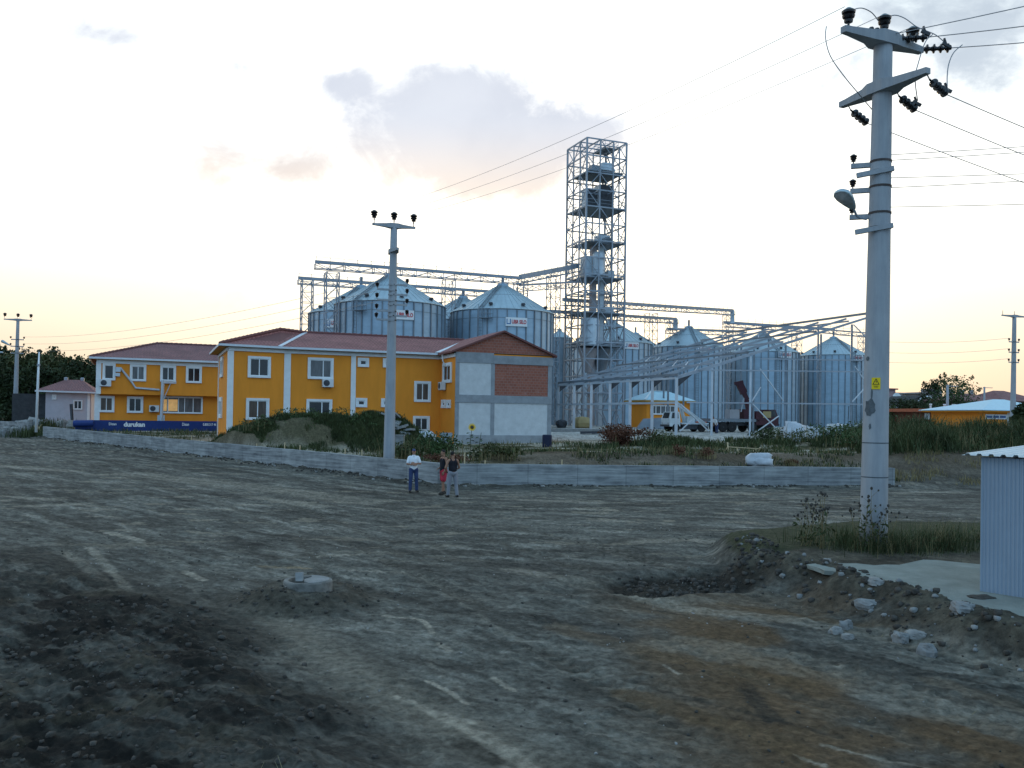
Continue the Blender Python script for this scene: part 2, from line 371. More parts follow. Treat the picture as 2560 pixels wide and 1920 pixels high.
# perimeter wall line (world metres), from the far left to the corner, then right
WC = at(1108, 1215, 39.6); WC = V((WC.x, WC.y, 0))
WALL = [(-62.0, 102.0), (-43.3, 82.0), (-24.0, 61.9), (WC.x, WC.y), (19.2, 44.6)]
EDGE = WALL + [(60.0, 52.0), (220.0, 95.0)]
PLAT = [(30.0, 6.0), (8.0, 10.2), (6.9, 12.9), (6.5, 14.2), (6.0, 16.4), (5.3, 18.0), (5.6, 21.0), (9.0, 23.0), (16.0, 23.2), (30.0, 23.5)]
BERM = [(1.2, 2.0), (.5, 5.0), (-.3, 6.6), (-1.5, 8.3), (-3.4, 11.5), (-5.4, 15.0), (-10.0, 19.5), (-22.0, 26.0)]
TRACKS = [   # wheel tracks pressed into the earth road: centre line, half gauge, strength
    ([(-40, 70), (-26, 52), (-14, 38), (-6, 26), (-2.2, 16.5), (.6, 9.5), (3.0, 4.0), (6, -4)], .95, 1.0),
    ([(-44, 72), (-31, 53), (-20, 37), (-13, 27), (-7.2, 17), (-3.2, 10.6), (-.8, 6.2), (2, 0)], .9, .8),
    ([(-30, 60), (-16, 41), (-4, 30), (1.5, 21), (4.3, 13.5), (6.4, 8.5), (9, 2)], .95, 1.0),
    ([(-28, 57), (-10, 36), (3, 31), (16, 30), (32, 33), (60, 40)], 1.0, .6),
    ([(-8, 33), (0, 24), (3.4, 17.5), (5.2, 12.2), (7.6, 8.2), (12, 3)], 1.0, .9),
    ([(-20, 45), (-6, 33), (10, 26), (22, 27), (45, 33)], .9, .6),
    ([(-38, 60), (-25, 40), (-15, 27), (-9, 20), (-5, 16)], .8, .5),
    ([(-3, 22), (0, 16), (2.6, 10), (5.4, 5), (9, 0)], .9, .8),
]
def ground_fields(x, y, fine=True):
    r = np.hypot(x, y)
    z = 0.0125*np.clip(-x-3, 0, 60)*sst(22, 50, y) + .05*(fbm(x/9, y/9, 3, 5)-.5) - .01*np.clip(x-10, 0, 30)*sst(25, 45, y)
    z = z + 1.30*np.exp(-(r/4.2)**2)
    # camera-side berm of dark dug earth
    bd, bs, ba = seg_dist(x, y, BERM)
    wob = 2.6*(fbm(x/2.0, y/2.0, 4, 21, .6)-.5)
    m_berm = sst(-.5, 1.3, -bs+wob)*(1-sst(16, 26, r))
    z = z + m_berm*(.06+.20*np.exp(-((bd-.9)/1.1)**2)*(1-sst(9, 15, y)))
    # right hand platform with the kiosk
    pd, ps, pa = seg_dist(x, y, PLAT)
    m_plat = sst(-1.05, -.12, ps+.45*(fbm(x/.9, y/.9, 3, 33)-.5))
    z = z*(1-m_plat) + m_plat*(.42+.016*np.clip(y-12, 0, 12)+.02*(fbm(x/.8,y/.8,3,9)-.5))
    scree = np.exp(-np.clip(-ps, 0, 9)**2/.9**2)*(ps < .1)*(y < 20.5)
    z = z + .16*scree*(fbm(x/.45, y/.45, 4, 8)-.25)
    # the dug pit
    px, py = x-3.35, y-17.3; a = -.42; qx = px*math.cos(a)-py*math.sin(a); qy = px*math.sin(a)+py*math.cos(a)
    pr = np.hypot(qx/2.6, qy/1.15)+.5*(fbm(x/.9, y/.9, 3, 71)-.5)
    m_pit = 1-sst(.6, 1.05, pr); z = z - .09*m_pit + .05*np.exp(-((pr-1.15)/.18)**2)
    # earth heaped round the manhole
    sx, sy = x-MH.x, y-MH.y; sr = np.hypot(sx, sy)+.25*(fbm(x/.5, y/.5, 3, 41)-.5)
    m_mh = np.exp(-(sr/.62)**2); z = z + (.17+.08*sst(.1, -.5, sx)+.06*sst(.0, -.5, sy))*np.where(sr < .62, 1, np.exp(-((sr-.62)/.42)**2))*(sr < 2.2)*sst(.25, .42, sr)
    # the fenced yard behind the wall
    ed, es, ea = seg_dist(x, y, EDGE)
    inside = -es
    wall_len = 92.0
    soft = sst(86.0, 93.0, ea)                     # beyond the wall's end the edge is an earth bank
    m_in = sst(.12, .70, inside)*(1-soft) + soft*sst(-1.5, 6.0, inside+1.2*(fbm(x/2.2,y/2.2,3,61)-.5))
    top = .92 + .60*sst(-3, -46, x)*1.0
    zc = top-.16+np.clip(inside*.021, 0, 2.2-top)+.10*(fbm(x/4, y/4, 4, 3)-.5) + soft*.45*np.exp(-((inside-6)/4)**2)
    # overgrown heap in front of the offices
    hx, hy = x-(-12.8), y-56.9; hq = np.hypot(hx/5.1, hy/2.9)+.30*(fbm(x/1.8, y/1.8, 4, 14)-.5)
    zc = zc + 2.0*np.exp(-np.clip(hq, 0, 4)**3*.75)
    kx, ky = x-(-7.4), y-58.0; zc = zc + 1.15*np.exp(-(kx/2.3)**2-(ky/1.9)**2)
    # low green ridge in the yard on the right
    zc = zc + .55*np.exp(-((y-(61-.05*x))/3.5)**2)*sst(5, 13, x)*(1-sst(60,80,x))*(.5+fbm(x/3,y/3,3,77))
    zc = zc + .9*np.exp(-((y-(57+.2*(x-20)))/5.0)**2)*sst(19, 26, x)*(.6+.6*fbm(x/4,y/4,3,78))
    # rubbly toe in front of the wall
    toe = np.exp(-(np.clip(-inside, 0, 9)/.75)**2)*(inside <= 0)*(1-soft)
    z = z + toe*.34*fbm(x/.7, y/.7, 4, 91)
    z = z*(1-m_in)+zc*m_in
    far = sst(120, 400, r); z = z*(1-far)+far*1.6
    f = dict(berm=m_berm, plat=m_plat, pit=m_pit, scree=scree, inside=m_in, toe=toe, heap=np.exp(-np.clip(hq, 0, 4)**3*.35)*m_in, ed=inside, soft=soft, mh=sr)
    # wheel tracks
    pale = np.zeros(x.shape); rut = np.zeros(x.shape); tread = np.zeros(x.shape)
    if fine:
        free = (1-m_in)*(1-m_plat)*(1-m_pit)*(1-.8*m_berm)
        for pts, hg, st in TRACKS:
            sp = smooth_line(pts); d, s_, arc = seg_dist(x, y, sp)
            w = (d < 3)
            for sgn in (-1, 1):
                sj = s_+.16*(vnoise(arc/1.1, np.full(x.shape, 1.7*hg), 23)-.5); q = np.abs(sj-sgn*hg); g = np.exp(-(q/.15)**4)*w*st*free*sst(.22, .50, vnoise(arc/2.9, np.full(x.shape, 3.1+sgn+hg+st), 7))*(.4+.6*fbm(x/.35, y/.35, 3, 29))
                rut = rut+g; tread = tread + g*np.sign(np.sin(arc*21+q*12))
                pale = pale+np.exp(-((q-.22)/.07)**2)*w*st*free*sst(.58, .66, fbm(arc/1.9, sj*3.0, 3, 19))
        near = 1-sst(25, 60, r)
        z = z - .026*rut + .012*tread*near + .006*pale*near
        rough = (.35+.65*(1-np.clip(m_plat, 0, 1)))
        z = z + rough*near*(.06*(fbm(x/.8, y/.8, 5, 101, .55)-.5) + .045*sst(.40,.75,fbm(x/3, y/3, 3, 102))*(fbm(x/.16, y/.16, 4, 103, .7)-.5) + .030*np.clip(np.abs(fbm(x/.22, y/.22, 3, 104, .6)-.5)*4-.35, 0, 1)*sst(.42, .62, fbm(x/1.7, y/1.7, 3, 105)) + .016*(fbm(x/.06, y/.06, 2, 106)-.5))
        lump = fbm(x/.33, y/.33, 4, 107, .6)
        z = z + m_berm*(.18*(fbm(x/.9, y/.9, 4, 109, .6)-.5) + .20*np.clip(lump-.46, 0, 1) + .05*(fbm(x/.07, y/.07, 2, 113)-.5))
        z = z + scree*.14*np.clip(lump-.45, 0, 1) + m_pit*.16*(lump-.5) + np.exp(-(sr-1.0)**2/.3)*.12*(lump-.5)
        z = z + m_in*(1-sst(60, 120, r))*.12*(fbm(x/.6, y/.6, 4, 120, .6)-.5)
    f.update(pale=pale, rut=rut, tread=tread)
    return z, f
def smooth_line(pts, n=6):
    out = []; P = [V((a, b, 0)) for a, b in pts]; k = len(P)
    for i in range(k-1):
        p0, p1, p2, p3 = P[max(i-1, 0)], P[i], P[i+1], P[min(i+2, k-1)]
        for j in range(n):
            t = j/n
            q = .5*((2*p1)+(p2-p0)*t+(2*p0-5*p1+4*p2-p3)*t*t+(3*p1-p0-3*p2+p3)*t**3); out.append((q.x, q.y))
    out.append(pts[-1]); return out
MARKS = [   # (points seen on the road, half width m, strength, tone)
    ([(960, 1532), (1052, 1541), (1082, 1575)], .055, .9, 'p'), ([(1099, 1601), (1123, 1619)], .06, .8, 'p'), ([(1069, 1693), (1120, 1718), (1169, 1751)], .04, .9, 'p'),
    ([(1234, 1686), (1286, 1714)], .05, .8, 'p'), ([(978, 1730), (1060, 1760), (1190, 1834)], .06, .8, 'p'), ([(1104, 1782), (1170, 1815), (1250, 1860), (1330, 1915)], .11, .75, 'p'), ([(1130, 1790), (1200, 1800)], .07, .6, 'p'),
    ([(60, 1262), (202, 1257)], .35, .7, 'p'), ([(0, 1240), (150, 1248)], .25, .6, 'p'), ([(270, 1326), (349, 1343)], .16, .8, 'p'), ([(462, 1420), (510, 1445)], .09, .9, 'p'), ([(223, 1363), (270, 1410), (319, 1472)], .11, .6, 'p'), ([(160, 1370), (230, 1425), (275, 1475)], .14, .45, 'p'),
    ([(650, 1409), (770, 1416)], .10, .85, 't'), ([(800, 1384), (890, 1380)], .14, .7, 'p'), ([(880, 1420), (1000, 1425)], .10, .6, 'p'), ([(20, 1110), (250, 1120), (600, 1160)], 1.2, .40, 'p'), ([(330, 1190), (620, 1215), (900, 1250)], 1.1, .40, 'p'), ([(0, 1175), (180, 1185)], .6, .5, 'p'), ([(640, 1240), (800, 1262)], .5, .5, 'p'),
    ([(1270, 1245), (1500, 1252)], .5, .45, 'p'), ([(1640, 1232), (1850, 1228)], .5, .55, 'p'), ([(2230, 1225), (2400, 1222)], .4, .5, 'p'), ([(1600, 1350), (1700, 1345), (1800, 1352)], .35, .55, 'p'), ([(1900, 1340), (2000, 1350)], .3, .6, 'p'),
    ([(1280, 1415), (1480, 1455), (1700, 1508), (2000, 1545), (2250, 1590), (2560, 1670)], .30, .45, 'p'), ([(1700, 1600), (2000, 1650), (2300, 1740), (2560, 1810)], .55, .30, 'p'), ([(1660, 1655), (1700, 1680)], .03, .7, 'p'), ([(2060, 1850), (2200, 1885), (2330, 1915)], .035, .8, 'p'), ([(1990, 1880), (2060, 1905)], .04, .7, 'p'),
    ([(2050, 1612), (2150, 1625), (2300, 1662), (2560, 1722)], .05, .8, 'd'), ([(1750, 1780), (1960, 1800)], .10, .6, 'd'), ([(1860, 1700), (1930, 1790)], .13, .7, 'd'), ([(1560, 1690), (1760, 1745), (2100, 1830)], .05, .6, 'd'), ([(2150, 1542), (2350, 1592), (2560, 1655)], .07, .7, 'd'), ([(1600, 1510), (1720, 1530)], .06, .7, 'd'), ([(1150, 1850), (1240, 1900)], .12, .8, 'd'), ([(1440, 1690), (1560, 1750)], .09, .5, 'd'),
    ([(1400, 1560), (1700, 1640), (2000, 1700)], .30, .45, 'o'), ([(1560, 1720), (1800, 1800), (2000, 1870)], .22, .6, 'o'), ([(1800, 1500), (2300, 1580), (2560, 1640)], .14, .5, 'o'), ([(2330, 1690), (2560, 1760)], .22, .35, 'o'),
    ([(400, 1500), (520, 1540), (640, 1600)], .5, .6, 'd'), ([(700, 1330), (880, 1345)], .4, .35, 'd'), ([(950, 1480), (1050, 1500)], .2, .4, 'd'), ([(20, 1370), (200, 1420)], .5, .4, 'd'),
    ([(1060, 1268), (1500, 1262), (2150, 1238)], .30, .45, 'd'), ([(300, 1142), (700, 1195), (1000, 1245)], .35, .6, 'd')]
TONE = {'p': (.52, .49, .43), 'd': (.045, .044, .040), 'o': (.20, .135, .075), 'g': (.24, .19, .09), 't': (.36, .29, .20)}
MH = at(770, 1452, 15.2)
def gz(x, y):
    z, _ = ground_fields(np.array([float(x)]), np.array([float(y)]), fine=False); return float(z[0])
def gzs(x, y): return ground_fields(np.asarray(x, float), np.asarray(y, float), fine=False)[0]

def build_ground():
    fin = np.linspace(-37, 37, 860); co = np.linspace(37, 323, 70)[1:-1]
    ang = np.radians(np.concatenate([fin, co])); rad = [1.2]
    while rad[-1] < 4000:
        r = rad[-1]; rad.append(r*(1.0052 if 3.2 < r < 62 else (1.014 if r < 260 else 1.10)))
    rad = np.array(rad); na, nr = len(ang), len(rad)
    Rr, A = np.meshgrid(rad, ang, indexing='ij'); x = (Rr*np.sin(A)).ravel(); y = (Rr*np.cos(A)).ravel()
    z, f = ground_fields(x, y)
    co_ = np.column_stack([x, y, z]).astype(np.float32)
    co_ = np.vstack([co_, [[0, 0, z[:na].mean()]]])
    i, j = np.meshgrid(np.arange(nr-1), np.arange(na), indexing='ij'); j2 = (j+1) % na
    q = np.stack([i*na+j, (i+1)*na+j, (i+1)*na+j2, i*na+j2], -1).reshape(-1, 4)[:, ::-1]
    tri = np.stack([np.full(na, nr*na), np.arange(na), (np.arange(na)+1) % na], -1)[:, ::-1]
    me = D.meshes.new('ground'); nv = len(co_); nq = len(q); ntr = len(tri)
    me.vertices.add(nv); me.vertices.foreach_set('co', co_.ravel())
    me.loops.add(nq*4+ntr*3); me.loops.foreach_set('vertex_index', np.concatenate([q.ravel(), tri.ravel()]).astype(np.int32))
    me.polygons.add(nq+ntr)
    ls = np.concatenate([np.arange(nq)*4, nq*4+np.arange(ntr)*3]).astype(np.int32); me.polygons.foreach_set('loop_start', ls)
    me.polygons.foreach_set('use_smooth', np.ones(nq+ntr, bool)); me.update(calc_edges=True)
    # soil colour: what kind of earth lies where, tread hollows darker
    c3 = lambda c: np.array(c)[None, :]
    mixc = lambda a, b, t: a*(1-np.clip(t, 0, 1)[:, None])+b*np.clip(t, 0, 1)[:, None]
    n1 = fbm(x/3.1, y/3.1, 5, 201, .6); n2 = fbm(x/.5, y/.5, 4, 203, .65); n3 = fbm(x/.09, y/.09, 2, 205)
    dx = (x*.25+y)*1.0; streak = fbm((x-.25*y)/3.2, (y+.25*x)/.55, 5, 207, .6)
    along = fbm((x*.70-y*.71)/3.5, (x*.71+y*.70)/.40, 5, 209, .6)
    st = np.where(x < -2, along, streak); w = sst(-6, 2, x); st = along*(1-w)+streak*w
    soil = mixc(c3((.125,.127,.120)), c3((.195,.20,.19)), (n1-.3)/.4)
    soil = mixc(soil, c3((.40,.40,.375)), sst(.58, .74, st)*.50*sst(7, 16, np.hypot(x, y)))
    soil = mixc(soil, c3((.070,.070,.068)), sst(.56, .74, 1-st)*.60)
    rx, ry = x*.75-y*.66, x*.66+y*.75; fr_ = (x > -3) & (y > 21); rx, ry = np.where(fr_, x+.05*y, rx), np.where(fr_, y-.05*x, ry)
    mott = fbm(rx/.36, ry/.15, 5, 251, .7); mott2 = fbm(rx/1.9, ry/.7, 5, 253, .62)
    soil = soil*(.62+.76*sst(.25, .75, mott))[:, None]*(.74+.50*sst(.3, .7, mott2))[:, None]
    soil = mixc(soil, c3((.46,.42,.35)), sst(.66, .72, fbm(x/1.5, y/.5, 5, 211, .6))*.6*sst(16, 26, y)*(1-sst(60,70,y)))
    clay = sst(.47, .62, fbm(x/2.6, y/2.2, 4, 213))*sst(.5, 3, x)*(1-sst(13, 19, y))
    soil = mixc(soil, c3((.185,.122,.070)), clay*.85)
    soil = mixc(soil, c3((.225,.215,.19)), f['rut']*.55); soil = mixc(soil, c3((.33,.32,.285)), f['pale']*.5*sst(.4, .6, mott))
    soil = mixc(soil, c3((.055,.05,.045)), np.clip(-f['tread'], 0, 1)*.75)
    band = np.exp(-(seg_dist(x, y, [(-4.3, 15.3), (-2.9, 12.6), (-1.4, 10.2), (.2, 8.0)])[0]/.42)**2)   # dusty strip by the manhole
    soil = mixc(soil, c3((.30,.285,.25)), band*.75)
    for pts, hw, st_, tn in MARKS:
        P = [onz(a, b, .06) for a, b in pts]; d, s_, arc = seg_dist(x, y, smooth_line([(p.x, p.y) for p in P], 4)); q = d/hw+.9*(fbm(x/max(hw*1.2, .09), y/max(hw*1.2, .09), 3, 261, .6)-.5)
        soil = mixc(soil, c3(TONE[tn]), (1-sst(.55, 1.25, q))*st_*(.55+.45*sst(.35, .6, mott))*(1-f['inside']))
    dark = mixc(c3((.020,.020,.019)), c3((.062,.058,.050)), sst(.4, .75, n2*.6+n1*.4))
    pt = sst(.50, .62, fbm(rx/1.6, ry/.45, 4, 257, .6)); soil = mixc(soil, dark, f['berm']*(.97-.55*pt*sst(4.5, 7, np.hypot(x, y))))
    tan = f['berm']*sst(.60, .70, fbm(x/.9, y/.9, 4, 221, .6)); soil = mixc(soil, c3((.12,.105,.08)), tan*.45)
    soil = mixc(soil, dark*.9, f['pit']); soil = mixc(soil, c3((.10,.092,.080)), f['scree']*.9)
    soil = mixc(soil, c3((.085,.077,.064)), np.exp(-((f['mh']-.9)/.5)**2)*.85)
    plat = mixc(c3((.085,.08,.068)), c3((.16,.15,.125)), sst(.35, .65, n2)); soil = mixc(soil, plat, sst(.25,.75,f['plat'])*(1-sst(17.9,18.6, y+1.2*(n1-.5))))
    behind = sst(.4,.8,f['plat'])*sst(17.9,18.6, y+1.2*(n1-.5)); soil = mixc(soil, c3((.075,.085,.045)), behind*.9)
    yard = mixc(c3((.27,.245,.20)), c3((.46,.43,.38)), sst(.38, .62, n1*.7+n2*.3))
    veg = mixc(c3((.055,.06,.030)), c3((.12,.105,.065)), sst(.35, .65, n2))
    gravel = mixc(c3((.34,.345,.35)), c3((.52,.53,.54)), sst(.35, .65, n2))
    yd = mixc(veg, yard, sst(.44, .55, fbm(x/2.6, y/1.3, 4, 231)))
    yd = mixc(yd, gravel, sst(68, 76, y+4*(n1-.5))*sst(-6, 2, x)*(1-sst(40, 55, x)))
    yd = mixc(yd, c3((.105,.095,.062)), sst(.25,.6,f['heap'])*.85)
    yd = mixc(yd, c3((.10,.075,.055)), f['soft']*(1-sst(5.0, 8.0, f['ed']))*.9)
    soil = mixc(soil, yd, f['inside']); soil = mixc(soil, c3((.11,.10,.088)), f['toe']*.6)
    soil = soil*(.72+.56*n3)[:, None]*np.where(f['inside'] > .5, .80, .56)[:, None]*np.array([1.08, 1.01, .89])[None, :]
    far = sst(120, 220, np.hypot(x, y)); soil = mixc(soil, c3((.07,.08,.04)), far)
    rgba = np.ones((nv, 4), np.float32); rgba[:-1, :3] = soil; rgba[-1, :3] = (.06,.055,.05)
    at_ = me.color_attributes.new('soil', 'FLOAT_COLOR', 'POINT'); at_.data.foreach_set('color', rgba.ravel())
    m, nt, b = nt_new('earth'); L = nt.links
    b.inputs["Roughness"].default_value = .95; b.inputs["Specular IOR Level"].default_value = .12
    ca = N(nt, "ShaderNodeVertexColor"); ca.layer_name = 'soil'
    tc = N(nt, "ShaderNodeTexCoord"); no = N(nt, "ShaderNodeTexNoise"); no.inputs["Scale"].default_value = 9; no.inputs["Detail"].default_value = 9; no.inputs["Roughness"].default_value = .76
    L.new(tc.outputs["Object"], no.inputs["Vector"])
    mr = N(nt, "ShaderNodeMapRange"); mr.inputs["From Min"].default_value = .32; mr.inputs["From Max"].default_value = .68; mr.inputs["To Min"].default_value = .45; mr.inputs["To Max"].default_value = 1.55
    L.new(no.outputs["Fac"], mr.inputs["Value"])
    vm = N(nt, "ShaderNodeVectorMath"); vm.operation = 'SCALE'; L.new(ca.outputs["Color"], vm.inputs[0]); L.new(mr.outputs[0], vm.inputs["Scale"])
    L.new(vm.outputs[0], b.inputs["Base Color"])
    bp = N(nt, "ShaderNodeBump"); bp.inputs["Strength"].default_value = 1.0; bp.inputs["Distance"].default_value = .04
    L.new(no.outputs["Fac"], bp.inputs["Height"]); L.new(bp.outputs[0], b.inputs["Normal"])
    me.materials.append(m); o = D.objects.new('ground', me); COL.objects.link(o)
    tag(o, 'bare grey brown earth with wheel tracks, pale dust streaks and dark dug soil', 'ground', kind='structure')
build_ground()
# ================================================================ PERIMETER WALLS
def wall_run(pts, tops, th, name, label, drop=.9):
    """concrete wall along plan points; top height given per point; uv runs with the wall"""
    mb = MB(); run = 0; k = len(pts)
    P = [V((p[0], p[1], 0)) for p in pts]
    for i in range(k-1):
        a, b = P[i], P[i+1]; L = (b-a).length; n = max(2, int(L/1.2)); t = (b-a).normalized(); nn = V((t.y, -t.x, 0))
        for j in range(n):
            s0, s1 = j/n, (j+1)/n; p, q = a.lerp(b, s0), a.lerp(b, s1)
            jt = lambda s: tops[i]+(tops[i+1]-tops[i])*s + .018*(mnoise.noise((run+s*L)*V((.9, .3, 0)))-.2)
            z0, z1 = jt(s0), jt(s1); g = min(gz(p.x+nn.x*.4, p.y+nn.y*.4), gz(q.x+nn.x*.4, q.y+nn.y*.4))-drop
            u0, u1 = run+s0*L, run+s1*L
            fa, fb, ba, bb = p+nn*th/2, q+nn*th/2, p-nn*th/2, q-nn*th/2
            mb.quad((fa.x, fa.y, g), (fb.x, fb.y, g), (fb.x, fb.y, z1), (fa.x, fa.y, z0), [(u0, g), (u1, g), (u1, z1), (u0, z0)])
            mb.quad((fa.x, fa.y, z0), (fb.x, fb.y, z1), (bb.x, bb.y, z1), (ba.x, ba.y, z0), [(u0, 9), (u1, 9), (u1, 9.3), (u0, 9.3)])
            mb.quad((bb.x, bb.y, g), (ba.x, ba.y, g), (ba.x, ba.y, z0), (bb.x, bb.y, z1), [(u1, g), (u0, g), (u0, z0), (u1, z1)])
            if i == 0 and j == 0: mb.quad((ba.x, ba.y, g), (fa.x, fa.y, g), (fa.x, fa.y, z0), (ba.x, ba.y, z0), [(0, g), (.3, g), (.3, z0), (0, z0)])
            if i == k-2 and j == n-1: mb.quad((fb.x, fb.y, g), (bb.x, bb.y, g), (bb.x, bb.y, z1), (fb.x, fb.y, z1), [(0, g), (.3, g), (.3, z1), (0, z1)])
        run += L
    o = mb.obj(name, M['wallconc']); tag(o, label, 'wall'); return o
def wl(s): # point on the left wall line by x
    for (ax, ay), (bx, by) in zip(WALL[:-2], WALL[1:-1]):
        if ax <= s <= bx: return (s, ay+(by-ay)*(s-ax)/(bx-ax))
wtop = lambda px, py, p: at(px, py, p[1]).z
C0 = WALL[3]; LA = wl(-43.0); LM = wl(-24.0)
ztop_c = at(1105, 1158, C0[1]).z; ztop_l = at(108, 1066, LA[1]).z
wall_run([LA, LM, (C0[0]-.15, C0[1]+.15)], [ztop_l, ztop_l+(ztop_c-ztop_l)*.55, ztop_c], .30, 'concrete_wall', 'long pale cast concrete wall running from the gap with weeds to the pole corner')
wall_run([(-60, 99.9), wl(-46.2)], [ztop_l+.25, at(30, 1055, wl(-46.2)[1]).z], .30, 'concrete_wall', 'short end piece of pale concrete wall beyond the weedy gap')
E1_ = (WALL[4][0], WALL[4][1]); zr = at(2150, 1168, E1_[1]).z
wall_run([(C0[0]+.02, C0[1]-.02), E1_], [ztop_c-.01, zr], .30, 'concrete_wall', 'darker board marked concrete wall behind the three standing people')
# ================================================================ WINDOWS, SMALL FITTINGS
def window(par, c, u, n, w, h, bars=(0.5,), sur=.16, mt='pvc', glass='glass', sm='white', d=.10, sash=.055, low=True):
    """moulded surround standing proud of the wall, a pvc sash and a set-back pane"""
    c = V(c); mb = MB(); W2, H2 = w/2, h/2
    def bar(x0, x1, z0, z1, depth, back=0.0): mb.box(c+u*((x0+x1)/2)+Z*((z0+z1)/2)+n*(back+depth/2), x1-x0, z1-z0, depth, ax=u, ay=Z, az=n)
    bar(-W2, W2, H2-sur, H2, d); bar(-W2, W2, -H2, -H2+sur*.8, d+.02)
    bar(-W2, -W2+sur, -H2+sur*.8, H2-sur, d-.003); bar(W2-sur, W2, -H2+sur*.8, H2-sur, d-.003)
    fr = mb.obj('window', M[sm], par); glass = random.choice(['glass', 'curtain', 'glass', 'glass_pale']) if glass in ('glass', 'curtain') else glass
    x0, x1, z0, z1 = -W2+sur, W2-sur, -H2+sur*.8, H2-sur; mb = MB()
    bar(x0, x1, z1-sash, z1, .045, .012); bar(x0, x1, z0, z0+sash, .045, .012); bar(x0, x0+sash, z0+sash, z1-sash, .042, .012); bar(x1-sash, x1, z0+sash, z1-sash, .042, .012)
    for b in bars: xx = x0+(x1-x0)*b; bar(xx-sash*.6, xx+sash*.6, z0+sash, z1-sash, .044, .012)
    mb.obj('sash', M[mt], fr)
    mb = MB(); mb.quad(c+u*x0+Z*z0+n*.016, c+u*x1+Z*z0+n*.016, c+u*x1+Z*z1+n*.016, c+u*x0+Z*z1+n*.016); mb.obj('pane', M[glass], fr)
    return fr
def ac_unit(c, u, n, label, w=.85, h=.58, d=.32):
    c = V(c); t = thing('air_conditioner', c, label, 'air conditioner', 'outdoor air conditioner units on the yellow walls')
    mb = MB(); mb.box(c+n*(d/2+.08), w, h, d, ax=u, ay=Z, az=n); mb.obj('casing', M['ac'], t)
    mb = MB(); mb.lathe(c-u*w*.14+n*(d+.081), [(h*.40, 0), (h*.40, .012), (h*.36, .015), (h*.05, .02)], 20, ax=n); mb.obj('fan_grille', M['steel_dark'], t)
    for s in (-.3, .3):
        mb = MB(); mb.box(c+u*(s*w)-Z*(h/2+.02)+n*(d/2+.03), .05, .04, d+.06, ax=u, ay=Z, az=n); mb.obj('bracket', M['steel'], t)
    return t
class Face:                     # a vertical wall plane with (t, z) coordinates
    def __init__(s, P, u): s.P = V((P[0], P[1], 0)); s.u = V(u).normalized(); s.n = V((s.u.y, -s.u.x, 0))
    def px(s, x, y): q = on(x, y, s.P, s.n); return (q-s.P).dot(s.u), q.z
    def pt(s, t, z, off=0.0): return s.P+s.u*t+Z*z+s.n*off
    def rect(s, x0, y0, x1, y1):
        a, b, c, d = s.px(x0, y0), s.px(x1, y0), s.px(x1, y1), s.px(x0, y1)
        return ((a[0]+d[0])/2, (b[0]+c[0])/2, (c[1]+d[1])/2, (a[1]+b[1])/2)
    def win(s, par, x0, y0, x1, y1, **k):
        t0, t1, z0, z1 = s.rect(x0, y0, x1, y1); return window(par, s.pt((t0+t1)/2, (z0+z1)/2), s.u, s.n, t1-t0, z1-z0, **k)
    def board(s, mb, t0, t1, z0, z1, d, off=0.0):
        mb.box(s.pt((t0+t1)/2, (z0+z1)/2, off+d/2), t1-t0, z1-z0, d, ax=s.u, ay=Z, az=s.n)
    def uvboard(s, mb, t0, t1, z0, z1, d):
        s.board(mb, t0, t1, z0, z1, d-.004)
        mb.quad(s.pt(t0, z0, d), s.pt(t1, z0, d), s.pt(t1, z1, d), s.pt(t0, z1, d), [(t0, z0), (t1, z0), (t1, z1), (t0, z1)])
